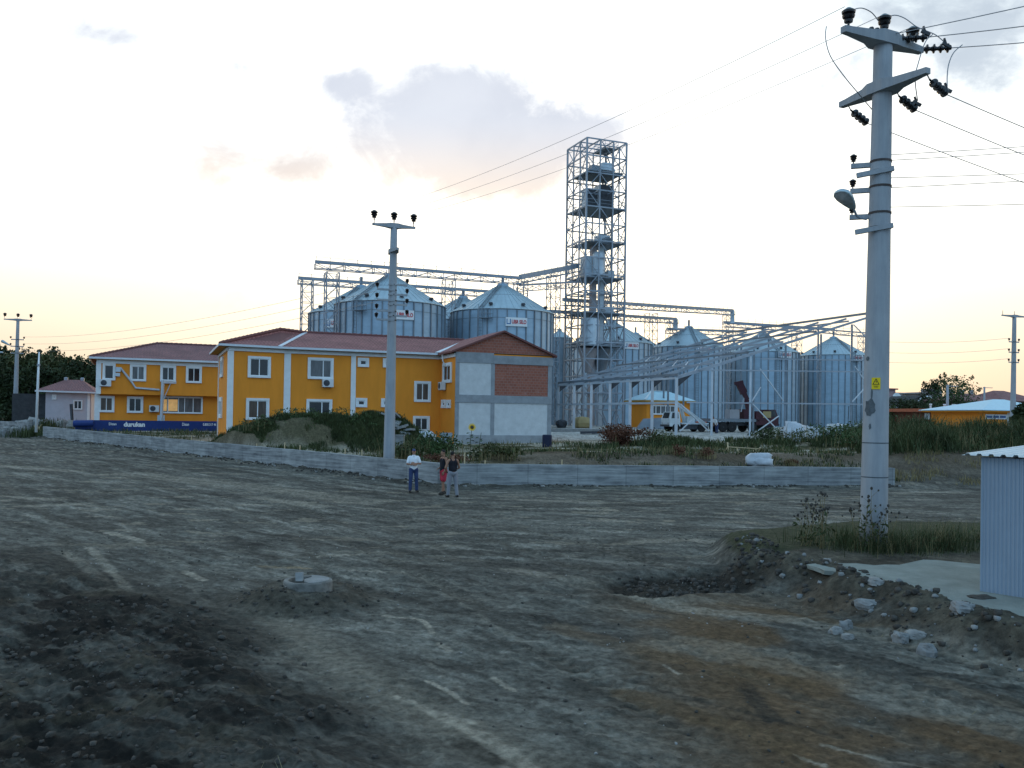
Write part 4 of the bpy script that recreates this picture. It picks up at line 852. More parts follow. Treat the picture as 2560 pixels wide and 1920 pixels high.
# ================================================================ LATTICE ELEVATOR TOWER
def tower():
    P0 = at(1465, 560, 115.0); z0 = 2.0; P0 = V((P0.x, P0.y, z0)); S = 5.85; zt = at(1465, 343.5, 115.0).z
    def P(i, j, z): return V((P0.x, P0.y, 0))+U*(S*i/3)+W*(S*j/3)+Z*z
    t = thing('elevator_tower', P0+(U+W)*S/2, 'tall open steel lattice tower with grain elevators inside', 'tower')
    per = [(0,0),(1,0),(2,0),(3,0),(3,1),(3,2),(3,3),(2,3),(1,3),(0,3),(0,2),(0,1)]
    for i, j in per:
        mb = MB(); c = .21 if (i in (0,3) and j in (0,3)) else .15; mb.beam(P(i, j, z0), P(i, j, zt), c, c, up=U); mb.obj('column', M['steel'], t)
    lev = [z0+ (zt-z0)*k/17 for k in range(18)]
    for k, z in enumerate(lev[1:], 1):
        mb = MB(); c = .13
        for a, b in (((0,0),(3,0)), ((3,0),(3,3)), ((3,3),(0,3)), ((0,3),(0,0))): mb.beam(P(*a, z), P(*b, z), c, c+.03)
        if k % 3 == 2: 
            for q in (1, 2): mb.beam(P(q, 0, z-.02), P(q, 3, z-.02), c); mb.beam(P(0, q, z-.05), P(3, q, z-.05), c)
        mb.obj('beam_ring', M['steel'], t)
    for f, name in enumerate(('u0', 'u1', 'v0', 'v1')):
        mb = MB()
        for k in range(17):
            for q in range(3):
                if q == 1 and (k % 2): continue
                a, b = (q, q+1) if (q+k) % 2 == 0 else (q+1, q)
                if f == 0: A, B = P(a, 0, lev[k]), P(b, 0, lev[k+1])
                elif f == 1: A, B = P(a, 3, lev[k]), P(b, 3, lev[k+1])
                elif f == 2: A, B = P(0, a, lev[k]), P(0, b, lev[k+1])
                else: A, B = P(3, a, lev[k]), P(3, b, lev[k+1])
                mb.beam(A, B, .085)
        mb.obj('bracing', M['steel'], t)
    zz = lambda py, px=1490: at(px, py, 118).z
    def plat(py, i0, i1, j0, j1, h=.16):
        z = zz(py); mb = MB(); a, b, c, d = P(i0, j0, z), P(i1, j0, z), P(i1, j1, z), P(i0, j1, z); mb.hexa([a, b, c, d]+[q+Z*h for q in (a, b, c, d)]); mb.obj('platform', M['galv_dark'], t)
        mb = MB()
        for p, q in ((a, b), (b, c), (c, d), (d, a)):
            mb.beam(p+Z*1.05, q+Z*1.05, .05); mb.beam(p+Z*.6, q+Z*.6, .04)
            for s in (0, .33, .66): mb.beam(p.lerp(q, s)+Z*.1, p.lerp(q, s)+Z*1.05, .05)
        mb.obj('handrail', M['steel'], t)
    for a in ((438, .3, 2.9, .2, 2.8), (527, .2, 3, .2, 2.9), (613, .3, 3, .2, 2.8), (700, .1, 3, .1, 2.9), (787, 0, 3, 0, 3), (868, 0, 3, 0, 3)): plat(*a)
    plat(366, 2.0, 3.0, 1.2, 2.8)
    def boxp(i, j, w, d, py0, py1, name, m, label=None):
        za, zb = zz(py0), zz(py1); c = P(i, j, (za+zb)/2); mb = MB(); mb.box(c, w, d, abs(zb-za), ax=U, ay=W); return mb.obj(name, m, t, label=label)
    # top machine: two sloping hoods
    c = P(1.35, 1.2, zz(440)); mb = MB(); a = [c-U*1.3-W*1, c+U*.7-W*1, c+U*.7+W*1, c-U*1.3+W*1]; b = [q+Z*1.35 for q in (c-U*.9-W*.5, c+U*.5-W*.5, c+U*.5+W*.5, c-U*.9+W*.5)]; mb.hexa(a+b); mb.obj('screening_machine', M['galv_dark'], t)
    c = P(1.95, 1.0, zz(428)); mb = MB(); a = [c-U*1.1-W*.8, c+U*1.1-W*.8, c+U*1.1+W*.8, c-U*1.1+W*.8]; b = [q+Z*1.15 for q in (c-U*.6-W*.3, c+U*.7-W*.3, c+U*.7+W*.3, c-U*.6+W*.3)]; mb.hexa(a+b); mb.obj('machine_hood', M['tank'], t)
    # two dark cabins, pale on their left sides
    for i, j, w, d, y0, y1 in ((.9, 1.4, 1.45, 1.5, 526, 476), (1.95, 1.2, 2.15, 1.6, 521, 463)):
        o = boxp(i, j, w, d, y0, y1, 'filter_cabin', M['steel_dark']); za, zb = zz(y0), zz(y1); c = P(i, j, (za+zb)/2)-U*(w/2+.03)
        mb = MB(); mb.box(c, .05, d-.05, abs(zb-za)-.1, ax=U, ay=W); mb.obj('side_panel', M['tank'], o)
    boxp(1.75, 1.0, 1.7, 1.4, 607, 590, 'elevator_head', M['tank']); c = P(1.75, .6, zz(606)); mb = MB(); mb.lathe(c+U*.1-W*.7, [(.55, 0), (.55, 1.2)], 14, ax=W); mb.obj('drive_pulley', M['galv_dark'], t)
    # the elevator legs: tall ducts rising through the tower
    for i, j, w, y1, m in ((1.35, 1.5, .75, 612, 'duct'), (1.85, 1.3, .55, 600, 'tank'), (2.15, 1.9, .5, 700, 'duct')):
        mb = MB(); mb.box((P(i, j, z0)+P(i, j, zz(y1)))/2, w, .7, zz(y1)-z0, ax=U, ay=W); mb.obj('elevator_leg', M[m], t)
    boxp(.55, 1.0, 1.15, 1.2, 697, 645, 'cyclone', M['tank']); c = P(.55, 1.0, zz(716)); mb = MB(); mb.lathe(c, [(.15, 0), (.6, zz(697)-zz(716))], 12); mb.obj('cyclone_cone', M['galv_dark'], t)
    c = P(1.25, .5, zz(692)); mb = MB(); mb.lathe(c, [(.4, -.7), (.82, 0), (.82, zz(640)-zz(692)), (.5, zz(634)-zz(692))], 20); mb.obj('surge_bin', M['tank'], t)
    boxp(2.2, .7, .95, 1.0, 697, 678, 'motor_box', M['tank']); boxp(2.1, .7, 1.3, 1.0, 786, 768, 'motor_box', M['tank'])
    c = P(.7, .6, zz(865)); mb = MB(); mb.lathe(c, [(1.25, 0), (1.25, zz(802)-zz(865)), (1.0, zz(799)-zz(865))], 24); mb.obj('surge_bin', M['tank'], t)
    c = P(.9, 1.2, zz(932)); mb = MB(); mb.lathe(c, [(.4, 0), (1.4, zz(872)-zz(932))], 18); mb.obj('hopper', M['duct'], t)
    c = P(1.9, 1.2, zz(940)); mb = MB(); mb.lathe(c, [(.4, 0), (1.3, zz(872)-zz(940))], 18); mb.obj('hopper', M['galv_dark'], t)
    mb = MB()                # zig-zag stairs up one corner
    for k in range(17):
        a, b = (2.35, 2.85) if k % 2 else (2.85, 2.35)
        for jj in (1.9, 2.25): mb.beam(P(a, jj, lev[k]), P(b, jj, lev[k+1]), .07, .12)
        for s in range(8): f = s/8; p = P(a, 1.9, lev[k]).lerp(P(b, 1.9, lev[k+1]), f); q = P(a, 2.25, lev[k]).lerp(P(b, 2.25, lev[k+1]), f); mb.beam(p, q, .10, .03)
    mb.obj('stairs', M['steel'], t)
    return P, zz
TP, TZ = tower()
# ================================================================ CONVEYOR BRIDGES
def conveyor(p, q, label, h=.42, truss=.75, posts=True, brackets=False, up_posts=False, group='conveyor bridges over the silos'):
    p, q = V(p), V(q); t = thing('conveyor', (p+q)/2, label, 'conveyor', group); L = (q-p).length; d = (q-p).normalized(); s = V((d.y, -d.x, 0)).normalized()
    mb = MB(); mb.beam(p, q, .36, h*.85); mb.obj('casing', M['steel'], t)
    mb = MB(); n = max(2, int(L/1.6))
    for w in (-.45, .45): mb.beam(p+s*w-Z*truss, q+s*w-Z*truss, .10)
    for i in range(n+1):
        c = p.lerp(q, i/n)
        for w in (-.45, .45):
            mb.beam(c+s*w-Z*.2, c+s*w-Z*truss, .07)
            if i < n: c2 = p.lerp(q, (i+1)/n); mb.beam(c+s*w-Z*(truss if i % 2 else .2), c2+s*w-Z*(.2 if i % 2 else truss), .06)
        mb.beam(c-s*.5-Z*truss, c+s*.5-Z*truss, .07)
    mb.obj('truss', M['steel'], t)
    mb = MB(); k = max(2, int(L/1.5))
    for i in range(k+1):
        c = p.lerp(q, i/k)+s*.62; mb.beam(c-Z*.3, c+Z*(.95 if up_posts else .5), .045)
    for i in range(k): mb.beam(p.lerp(q, i/k)+s*.62+Z*.45, p.lerp(q, (i+1)/k)+s*.62+Z*.45, .035)
    mb.obj('handrail', M['steel'], t)
    return t
def trestle(px, y_top, d, w=1.35, label='', z0=2.0):
    a = at(px, y_top, d); t = thing('trestle', (a.x, a.y, z0), label, 'support tower', 'lattice legs carrying the conveyors')
    for i in (-1, 1):
        for j in (-1, 1):
            mb = MB(); o = U*(i*w/2)+W*(j*w/2); mb.beam(V((a.x, a.y, z0))+o, V((a.x, a.y, a.z))+o, .10); mb.obj('leg', M['steel'], t)
    mb = MB(); n = int((a.z-z0)/1.35)
    for k in range(n):
        z1, z2 = z0+(a.z-z0)*k/n, z0+(a.z-z0)*(k+1)/n; c = V((a.x, a.y, 0)); e = 1 if k % 2 else -1
        for o1, o2 in ((U, W), (W, U)):
            for sg in (-1, 1):
                mb.beam(c+o2*(sg*w/2)+o1*(e*w/2)+Z*z1, c+o2*(sg*w/2)-o1*(e*w/2)+Z*z2, .06); mb.beam(c+o2*(sg*w/2)+o1*(w/2)+Z*z2, c+o2*(sg*w/2)-o1*(w/2)+Z*z2, .06)
    mb.obj('bracing', M['steel'], t); return t
def conveyors():
    A = lambda px, py, d: at(px, py, d)
    c1 = SIL['L2'][0]; c2 = SIL['L1'][0]; z = 19.75
    p = c2-U*8.5; e = c1+U*2.2
    conveyor(p+Z*z, e+Z*z, 'level conveyor over the two nearest left silos, passing behind the middle pole', .38)
    b1 = SIL['L4'][0]; b2 = SIL['L3'][0]
    conveyor(b2-U*8.0+Z*20.15, b1+U*8.5+Z*20.15, 'lower level conveyor over the two rear left silos', .42)
    conveyor(e+Z*(z+.1), TP(0, 1.2, A(1424, 661, 116).z), 'sloping conveyor rising from the left silos into the lattice tower', .7)
    conveyor(A(1300, 694, 105.8)-Z*.9, TP(0, .8, A(1424, 703, 116).z), 'level gangway under the sloping conveyor, left of the tower', .30)
    conveyor(A(1408, 749, 117), A(1832, 776.5, 153), 'upper conveyor running right from the tower to the drop spout', .55, up_posts=False)
    conveyor(A(1372, 778, 116), A(1690, 797.5, 146), 'lower conveyor running right from the tower above the first silo', .5)
    conveyor(A(1810, 806, 154), A(2086, 824, 164.5), 'conveyor with tall upright rods over the two rightmost silos', .55, up_posts=True)
    conveyor(A(1668, 822, 146.5), A(1860, 829, 156), 'short conveyor over the second silo right of the tower', .45, up_posts=True)
    conveyor(A(2086, 826, 164.7), A(2185, 834, 168), 'thin end of the rightmost conveyor, running behind the big pole', .25, up_posts=True)
    for px, y0, y1, d in ((1831, 776, 808, 153), (1689, 797, 823, 146.3)):
        a, b = A(px, y0, d), A(px, y1, d); mb = MB(); mb.beam(a, b, .7, .6); tag(mb.obj('drop_spout', M['tank']), 'pale drop spout at the end of the %s conveyor right of the tower' % ('upper' if y0 < 780 else 'lower'), 'spout', 'drop spouts between conveyors')
    L = [(768, 702, SIL['L3'][0].y-3, 'leftmost lattice leg under the rear left conveyor'), (830, 682, SIL['L1'][0].y-4, 'lattice leg at the free end of the upper left conveyor'), (1122, 700, 112, 'lattice leg standing in the gap between the two big left silos'),
         (1302, 706, 109, 'lattice leg where the sloping conveyor begins'), (1384, 690, 113, 'lattice leg just left of the tower'),
         (1628, 784, 141, 'broad lattice leg between the first and second right silos'), (1679, 805, 148, 'lattice leg under the lower drop spout'), (1820, 788, 155, 'lattice leg under the upper drop spout'), (1992, 826, 168, 'lattice leg between the two rightmost silos'), (2158, 838, 170, 'lattice leg nearly touching the big pole')]
    for px, y, d, lab in L: trestle(px, y, d, 1.35 if px != 1628 else 1.5, lab)
    # spout heads above silo roofs are part of each silo; small brackets hang along the left runs
conveyors()
# ================================================================ UNFINISHED STEEL HALL
def hall():
    N0 = at(1690, 1084, 84.0); zg = 1.7; N0 = V((N0.x, N0.y, 0)); f = Face(N0, U); Lr = f.px(2190, 900)[0]
    ze = f.px(1690, 944)[1]; zr = f.px(2190, 787)[1]
    t = thing('steel_hall_frame', N0+U*10+W*14+Z*zg, 'unfinished grey steel hall skeleton of slim columns, rafters and purlins before the right silos', 'steel frame')
    Q = lambda s, k, z: N0+U*s+W*k+Z*z
    zroof = lambda s: ze+(zr-ze)*s/Lr
    ks = [0, 4.4, 8.8, 13.2, 17.6, 22, 26.5]
    for i, k in enumerate(ks):
        mb = MB(); mb.beam(Q(0, k, zroof(0)), Q(Lr, k, zroof(Lr)), .14, .30, up=Z, h2=.20); mb.obj('rafter', M['steel'], t)
        mb = MB(); mb.beam(Q(0, k, zg-.5), Q(0, k, zroof(0)), .26, .24); mb.obj('column', M['steel_light'], t)
        mb = MB(); mb.add([Q(.1, k, zroof(0)-.15), Q(1.9, k, zroof(1.9)-.1), Q(.1, k, zroof(0)-.9)], [(0, 1, 2), (2, 1, 0)]); mb.obj('haunch', M['steel_dark'], t)
        cols = [f.px(x, 1060)[0] for x in (1779, 1875, 1962, 2050, 2127)] if i == 0 else [Lr*.5, Lr] if i in (2, 4) else ([Lr*.3, Lr*.7] if i in (3, 6) else [Lr*.5])
        for s in cols:
            mb = MB(); mb.beam(Q(s, k, zg-.5), Q(s, k, zroof(s)-.2), .20, .22); mb.obj('column', M['steel_light' if i == 0 and s < 10 else 'galv_dark'], t)
    for j, s in enumerate((0, Lr*.16, Lr*.33, Lr*.5, Lr*.67, Lr*.84, Lr)):
        mb = MB(); mb.beam(Q(s, -.2, zroof(s)+.28), Q(s, ks[-1], zroof(s)+.28), .11, .16 if j not in (0, 6) else .24); mb.obj('purlin', M['steel' if j % 2 else 'galv_dark'], t)
    for x0, y0, x1 in ((1715, 1006, 2190), (1745, 925, 2190), (1900, 897, 2190)):
        a, b = f.px(x0, y0), f.px(x1, y0+5); mb = MB(); mb.beam(f.pt(*a, .14), f.pt(*b, .14), .07, .13); mb.obj('girt', M['steel'], t)
    for s, z in ((-.1, ze-.05), (-.1, zg+3.0)):
        mb = MB(); mb.beam(Q(s, 0, z), Q(s, ks[-1], z), .12, .20); mb.obj('eave_beam', M['steel_light'], t)
    br = [(1700, 1010, 1770, 1078), (1698, 1078, 1728, 1050), (1880, 1086, 1945, 1040), (1880, 1010, 1945, 1078), (1898, 922, 1957, 1003), (1878, 1003, 1900, 968), (2132, 812, 2168, 848), (2128, 1005, 2160, 970), (2135, 916, 2165, 960)]
    for x0, y0, x1, y1 in br:
        a, b = f.px(x0, y0), f.px(x1, y1); mb = MB(); mb.beam(f.pt(*a, .12), f.pt(*b, .12), .09, .09); mb.obj('brace', M['steel_light'], t)
    for i in range(6):
        for j in range(2):
            mb = MB(); s = 2+11*j+1.5*i; mb.beam(Q(s, ks[i], zroof(s)+.1), Q(s+3.5, ks[i+1], zroof(s+3.5)+.1), .07); mb.obj('wind_brace', M['steel_light'], t)
hall()
# ================================================================ UTILITY POLES
def insulator_pin(mb, c, s=1.0, ax=Z):
    mb.lathe(c, [(.03*s, 0), (.03*s, .10*s), (.10*s, .11*s), (.11*s, .16*s), (.075*s, .18*s), (.14*s, .22*s), (.155*s, .27*s), (.09*s, .29*s), (.16*s, .33*s), (.17*s, .38*s), (.10*s, .43*s), (.06*s, .46*s)], 14, ax=ax)
def insulator_string(mb, p, d, n=4, s=1.0):
    d = d.normalized(); mb.lathe(p, [(.02, 0), (.02, .08*s)], 8, ax=d)
    for i in range(n):
        o = p+d*(.08+.135*i)*s; mb.lathe(o, [(.04*s, 0), (.05*s, .03*s), (.092*s, .05*s), (.098*s, .075*s), (.05*s, .09*s), (.035*s, .135*s)], 14, ax=d)
    return p+d*(.08+.135*n)*s
def sag(p, q, k, n=16):
    p, q = V(p), V(q); return [p.lerp(q, i/n)-Z*(4*k*(i/n)*(1-i/n)) for i in range(n+1)]
def wire(p, q, k, label, group, r=.012, n=18):
    mb = MB(); mb.tube(sag(p, q, k, n), r, 5); o = mb.obj('power_line', M['wire']); return tag(o, label, 'power line', group)
def tapered_arm(mb, c, d, L, hub=.36, tip=.11, hh=.30, th=.13, droop=0.0):
    """cast cross-arm: deep hub, slim rounded tips"""
    d = d.normalized(); s = V((d.y, -d.x, 0)).normalized()
    st = [(-L/2, tip, th, -droop), (-L*.42, tip*1.15, th*1.1, -droop*.8), (-.42, hub*.8, hh*.75, 0), (-.2, hub*1.25, hh, 0), (.2, hub*1.25, hh, 0), (.42, hub*.8, hh*.75, 0), (L*.42, tip*1.15, th*1.1, -droop*.8), (L/2, tip, th, -droop)]
    vs = []; fs = []
    for t, w, h, dz in st:
        o = c+d*t+Z*dz; vs += [o-s*w/2-Z*h/2, o+s*w/2-Z*h/2, o+s*w/2+Z*(h/2), o-s*w/2+Z*(h/2)]
    k = len(st)
    for i in range(k-1):
        for j in range(4): fs.append((i*4+j, i*4+(j+1) % 4, (i+1)*4+(j+1) % 4, (i+1)*4+j))
    fs += [(3, 2, 1, 0), tuple((k-1)*4+j for j in range(4))]; mb.add(vs, fs)
def big_pole():
    b = at(2183, 1352, 19.0); b.z = gz(b.x, b.y)-.1; tpz = at(2208, 96, 19.0).z; x, y = b.x, b.y
    tx = at(2208, 100, 19.0).x; H = tpz-b.z; dxz = (tx-x)/H
    t = thing('utility_pole', (x, y, b.z), 'big round concrete utility pole in the foreground with two cross-arms and a street lamp', 'utility pole')
    ax = lambda z: V((x+dxz*(z-b.z), y, z)); r0, r1 = .285, .190; rad = lambda z: r0+(r1-r0)*(z-b.z)/H
    mb = MB(); mb.tube([ax(b.z+H*i/16) for i in range(17)], [rad(b.z+H*i/16) for i in range(17)], 36); mb.obj('shaft', M['pole'], t, smooth=True)
    pd = V((.9, .437, 0)).normalized(); qd = V((.437, -.9, 0)).normalized()
    top = ax(tpz-.04); mb = MB(); tapered_arm(mb, top, pd, 2.34, .36, .14, .27, .13); mb.obj('cross_arm', M['pole'], t)
    z2 = at(2209, 222, 19.0).z; c2 = ax(z2); mb = MB(); tapered_arm(mb, c2, qd, 2.30, .40, .14, .24, .12); mb.obj('cross_arm', M['pole'], t)
    ends = {}
    for s in (-1.02, .03, .90):
        mb = MB(); c = top+pd*s+Z*(.08 if abs(s) > .5 else .17); insulator_pin(mb, c, .86); mb.obj('pin_insulator', M['insul'], t, smooth=False); ends[s] = c+Z*.40
    # strain strings: toward the line coming in from the right, and down the other line
    fr = V((.80, -.55, -.02)); s1 = []
    for s, o in ((-.55, .10), (.35, .10), (1.12, .02)):
        mb = MB(); e = insulator_string(mb, top+pd*s+Z*o, V((.93, -.2, -.02)) if s > .3 else V((.95, .3, .0)), 4, 1.05); mb.obj('strain_insulator', M['insul'], t); s1.append(e)
    s2 = []; ld = V((.80, .50, -.30))
    for s in (-1.02, 0.28, 1.05):
        mb = MB(); st = c2+qd*s-Z*.10+V((.06, 0, 0)) if s != .28 else c2+V((.26, -.1, -.14)); mb.tube([st+Z*.06, st+ld*.10], .012, 6); e = insulator_string(mb, st+ld*.10, ld, 4, 1.0); mb.obj('strain_insulator', M['insul'], t); s2.append(e)
    # jumpers
    def jump(pts, k): mb = MB(); P = [at(px, py, d) for px, py, d in pts]; n = []
    jl = [[(2066, 66, 18.6), (2064, 95, 18.5), (2076, 140, 18.5), (2110, 190, 18.6), (2150, 238, 18.8), (2182, 276, 19.3)],
          [(2126, 30, 18.6), (2140, 22, 18.6), (2158, 21, 18.7), (2180, 32, 18.8), (2196, 52, 18.9)],
          [(2212, 46, 19.1), (2236, 38, 19.1), (2262, 46, 19.1), (2290, 66, 19.0), (2318, 78, 19.0), (2340, 88, 19.0), (2362, 106, 19.0)],
          [(2332, 86, 18.9), (2314, 104, 18.9), (2298, 150, 18.9), (2288, 196, 18.9), (2294, 252, 19.2)],
          [(2406, 112, 18.8), (2384, 132, 18.8), (2372, 160, 18.8), (2368, 190, 18.7), (2368, 216, 18.6)]]
    for pts in jl:
        mb = MB(); P = [at(*p) for p in pts]; out = []
        for i in range(len(P)-1):
            p0, p1, p2, p3 = P[max(i-1, 0)], P[i], P[i+1], P[min(i+2, len(P)-1)]
            for j in range(5): u = j/5; out.append(.5*((2*p1)+(p2-p0)*u+(2*p0-5*p1+4*p2-p3)*u*u+(3*p1-p0-3*p2+p3)*u**3))
        out.append(P[-1]); mb.tube(out, .011, 5); mb.obj('jumper_wire', M['wire'], t)
    for px, py, d in ((2314, 82, 19), (2366, 112, 19), (2292, 258, 19.2), (2368, 224, 18.6)):
        mb = MB(); c = at(px, py, d); mb.beam(c-V((.09, 0, -.04)), c+V((.09, 0, -.05)), .05, .06); mb.beam(c, c+V((-.05, 0, .14)), .035); mb.obj('clamp', M['insul'], t)
    # low voltage side arms, bands
    bl = V((-.92, .30, 0)).normalized(); bf = V((-.75, -.66, 0)).normalized()
    arms = [(411, bl, 'b'), (436, bf, 'f'), (474, bl, 'b'), (540, bl, 'b'), (577, bf, 'f')]; pins = []
    for py, d, kk in arms:
        z = at(2200, py, 19).z; c = ax(z); L = .62 if kk == 'b' else .72; mb = MB(); r = rad(z)
        st = c+d*(r*.6) if kk == 'b' else c+V((.05, -1, 0)).normalized()*(r+.05)+V((.16, 0, .06))
        en = c+d*(r+L*.62) if kk == 'b' else c+V((-r-.33, -r*.4, -.06))
        mb.beam(st, en, .09, .10); mb.obj('side_arm', M['pole'], t)
        mb = MB(); mb.lathe(ax(z+.05), [(r+.012, -.02), (r+.012, .025)], 30); mb.obj('band', M['band'], t)
        if kk == 'b': mb = MB(); insulator_pin(mb, en-d*.05+Z*.05, .45); mb.obj('pin_insulator', M['insul'], t); pins.append(en-d*.05+Z*.24)
    for py in (1107, 1192): z = at(2190, py, 19).z; mb = MB(); mb.lathe(ax(z), [(rad(z)+.003, -.012), (rad(z)+.003, .012)], 30); mb.obj('casting_seam', M['stain'], t)
    # sign plate, cement patches, conduit
    zs0, zs1 = at(2172, 973, 18.8).z, at(2172, 944, 18.8).z; zc = (zs0+zs1)/2; r = rad(zc); a = R(-90-24); n = V((math.cos(a), math.sin(a), 0)); u = V((-n.y, n.x, 0))
    cc = ax(zc)+n*(r+.012); mb = MB(); mb.box(cc, .175, zs1-zs0, .006, ax=u, ay=Z, az=n); pl = mb.obj('warning_sign', M['sign'], t)
    mb = MB(); h = zs1-zs0; o = cc+n*.006+Z*.03
    tri = [o-u*.07-Z*.055, o+u*.07-Z*.055, o+Z*.085]; ins = [o+(p-o)*.72-Z*.004 for p in tri]
    for i in range(3): mb.quad(tri[i], tri[(i+1) % 3], ins[(i+1) % 3], ins[i])
    mb.add([o+u*.012+Z*.045, o-u*.012+Z*.0, o+u*.004+Z*.002, o-u*.008-Z*.042, o+u*.02+Z*.012, o+u*.002+Z*.010], [(0, 1, 2, 5), (2, 3, 4, 5)])
    for k in range(2): mb.box(o-Z*(.085+.022*k), .10-.03*k, .009, .001, ax=u, ay=Z, az=n)
    mb.obj('warning_mark', M['black'], pl)
    def patch(px, py, w, hgt, seed):       # trowelled cement repair hugging the shaft
        z = at(px, py, 18.8).z; rr = rad(z); th = math.asin(max(-.93, min(.93, (at(px, py, 18.8).x-ax(z).x)/rr))); random.seed(seed); vs = []; N_ = 18
        for k in range(N_):
            q = 2*math.pi*k/N_; j = random.uniform(.75, 1.1); aa = th+math.cos(q)*w*j/rr; zz = z+math.sin(q)*hgt*j
            vs.append(ax(zz)+V((math.sin(aa), -math.cos(aa), 0))*(rad(zz)+.006))
        vs.append(ax(z)+V((math.sin(th), -math.cos(th), 0))*(rr+.012)); mb = MB(); mb.add(vs, [(k, (k+1) % N_, N_) for k in range(N_)]); mb.obj('cement_patch', M['stain'], t)
    patch(2176, 1018, .125, .20, 3); patch(2183, 962, .04, .06, 4); patch(2171, 896, .05, .05, 5); patch(2176, 1066, .03, .07, 7); patch(2180, 985, .022, .13, 8)
    # street lamp
    la = at(2142, 540, 18.9); lb = at(2134, 522, 18.8); le = at(2104, 486, 18.5); lp = thing('street_lamp', la, 'street lamp with an oval grey head clamped to the big pole', 'street lamp')
    mb = MB(); mb.tube([at(2166, 548, 19), at(2150, 545, 18.95), la, lb], .025, 8); mb.obj('arm', M['steel'], lp)
    d = (le-lb).normalized(); s = d.cross(Z).normalized(); upv = s.cross(d).normalized(); mb = MB()
    prof = [(0, .05, .05), (.06, .085, .07), (.18, .13, .10), (.38, .185, .13), (.52, .185, .12), (.60, .13, .08), (.63, .05, .03)]; vs = []; fs = []; n_ = 16
    for x_, w, hh in prof:
        for k in range(n_):
            q = 2*math.pi*k/n_; vs.append(lb+d*(x_*1.02)+s*(w*math.cos(q))+upv*(max(-.25*hh, hh*math.sin(q))))
    for i in range(len(prof)-1):
        for k in range(n_): fs.append((i*n_+k, i*n_+(k+1) % n_, (i+1)*n_+(k+1) % n_, (i+1)*n_+k))
    fs += [tuple(range(n_))[::-1], tuple((len(prof)-1)*n_+k for k in range(n_))]; mb.add(vs, fs); mb.obj('head', M['galv_roof'], lp, smooth=True)
    mb = MB(); vs = [lb+d*x_*1.02+s*(w*.84*sg)-upv*(.25*hh+.006) for sg in (1,) for x_, w, hh in prof[2:6]]+[lb+d*x_*1.02-s*(w*.84)-upv*(.25*hh+.006) for x_, w, hh in prof[2:6][::-1]]
    mid = sum(vs, V((0, 0, 0)))/len(vs)-upv*.05; mb.add(vs+[mid], [(k, (k+1) % len(vs), len(vs)) for k in range(len(vs))]); mb.obj('lens', M['lamp_glass'], lp)
    return dict(pins=[ends[-1.02], ends[.03], ends[.90]], in_=s1, dn=s2, lv=pins)
BP = big_pole()
def mid_pole(px_b, py_b, px_t, py_t, d, zb, label, rb=.24, rt=.14, span=2.15, lamp=False, lv=(), second=None, pins=3, arm_h=.14):
    a = at(px_b, py_b, d); tp = at(px_t, py_t, d); b = V((a.x, a.y, zb)); k = (tp-V((a.x, a.y, a.z))).length
    sl = (tp.x-a.x)/(tp.z-a.z); b.x = a.x+sl*(zb-a.z); ax = lambda z: V((b.x+sl*(z-b.z), b.y, z)); H = tp.z-zb
    t = thing('utility_pole', b, label, 'utility pole'); mb = MB(); mb.tube([ax(zb+H*i/10) for i in range(11)], [rb+(rt-rb)*i/10 for i in range(11)], 20); mb.obj('shaft', M['pole'], t, smooth=True)
    ad = V((.93, .37, 0)).normalized(); out = []; mb = MB(); tapered_arm(mb, tp+Z*.02, ad, span, .26, .10, arm_h*1.7, .10); mb.obj('cross_arm', M['pole'], t)
    for s in (-span*.46, 0, span*.46)[:pins] if pins else ():
        mb = MB(); mb.lathe(tp+ad*s+Z*.05, [(.02, 0), (.02, .25)], 6); insulator_pin(mb, tp+ad*s+Z*.22, 1.05); mb.obj('pin_insulator', M['insul'], t); out.append(tp+ad*s+Z*.66)
    if not pins:
        for s in (-span*.46, 0): mb = MB(); mb.lathe(tp+ad*s+Z*.05, [(.03, 0), (.02, .42)], 6); mb.obj('insulator_pin', M['steel_dark'], t)
    if second:
        c = ax(at(px_t, second, d).z); mb = MB(); tapered_arm(mb, c, V((.40, -.92, 0)), 1.5, .34, .12, .2, .12); mb.obj('cross_arm', M['pole'], t)
    lo = []
    for i, py in enumerate(lv):
        z = at(px_t, py, d).z; c = ax(z); sg = V((.93, .37, 0)); mb = MB(); rr = rb+(rt-rb)*(z-zb)/H
        if len(lv) > 4: s = -1 if i % 2 else 1; p, q = c+sg*(s*rr*.5)-V((0, rr+.03, 0))*.6, c+sg*(s*(rr+.55)); mb.beam(c-sg*(s*.15)-V((0, rr, 0)), q-V((0, rr*.6, 0)), .08, .09); es = [q-V((0, rr*.6, 0))]
        else: es = [c-sg*.62, c+sg*.62]; mb.beam(es[0], es[1], .09, .10)
        mb.obj('side_arm', M['pole'], t); mb = MB(); mb.lathe(c, [(rr+.012, -.03), (rr+.012, .03)], 18); mb.obj('band', M['band'], t)
        for e in es: mb = MB(); insulator_pin(mb, e+Z*.05, .62); mb.obj('pin_insulator', M['insul'], t); lo.append(e+Z*.32)
    if lamp:
        z = at(px_t, lamp, d).z; c = ax(z); l = thing('street_lamp', c, 'street lamp reaching left from the far left utility pole', 'street lamp'); e = c+V((-1.45, -.2, .50)); mb = MB(); mb.tube([c, c+V((-.45, -.05, 0)), c+V((-.8, -.1, .12))], .035, 8); mb.obj('arm', M['steel'], l)
        mb = MB(); mb.cap(c+V((-.8, -.1, .14)), e, .07, .16, 12); mb.obj('head', M['galv_roof'], l, smooth=True)
    return out, lo, ax, t
MP = mid_pole(972, 1168, 985, 566, 43.4, .2, 'middle concrete utility pole standing behind the wall corner before the yellow building', .285, .165, 2.15, second=628, lv=(712, 726, 737, 752, 762, 779, 790, 801))
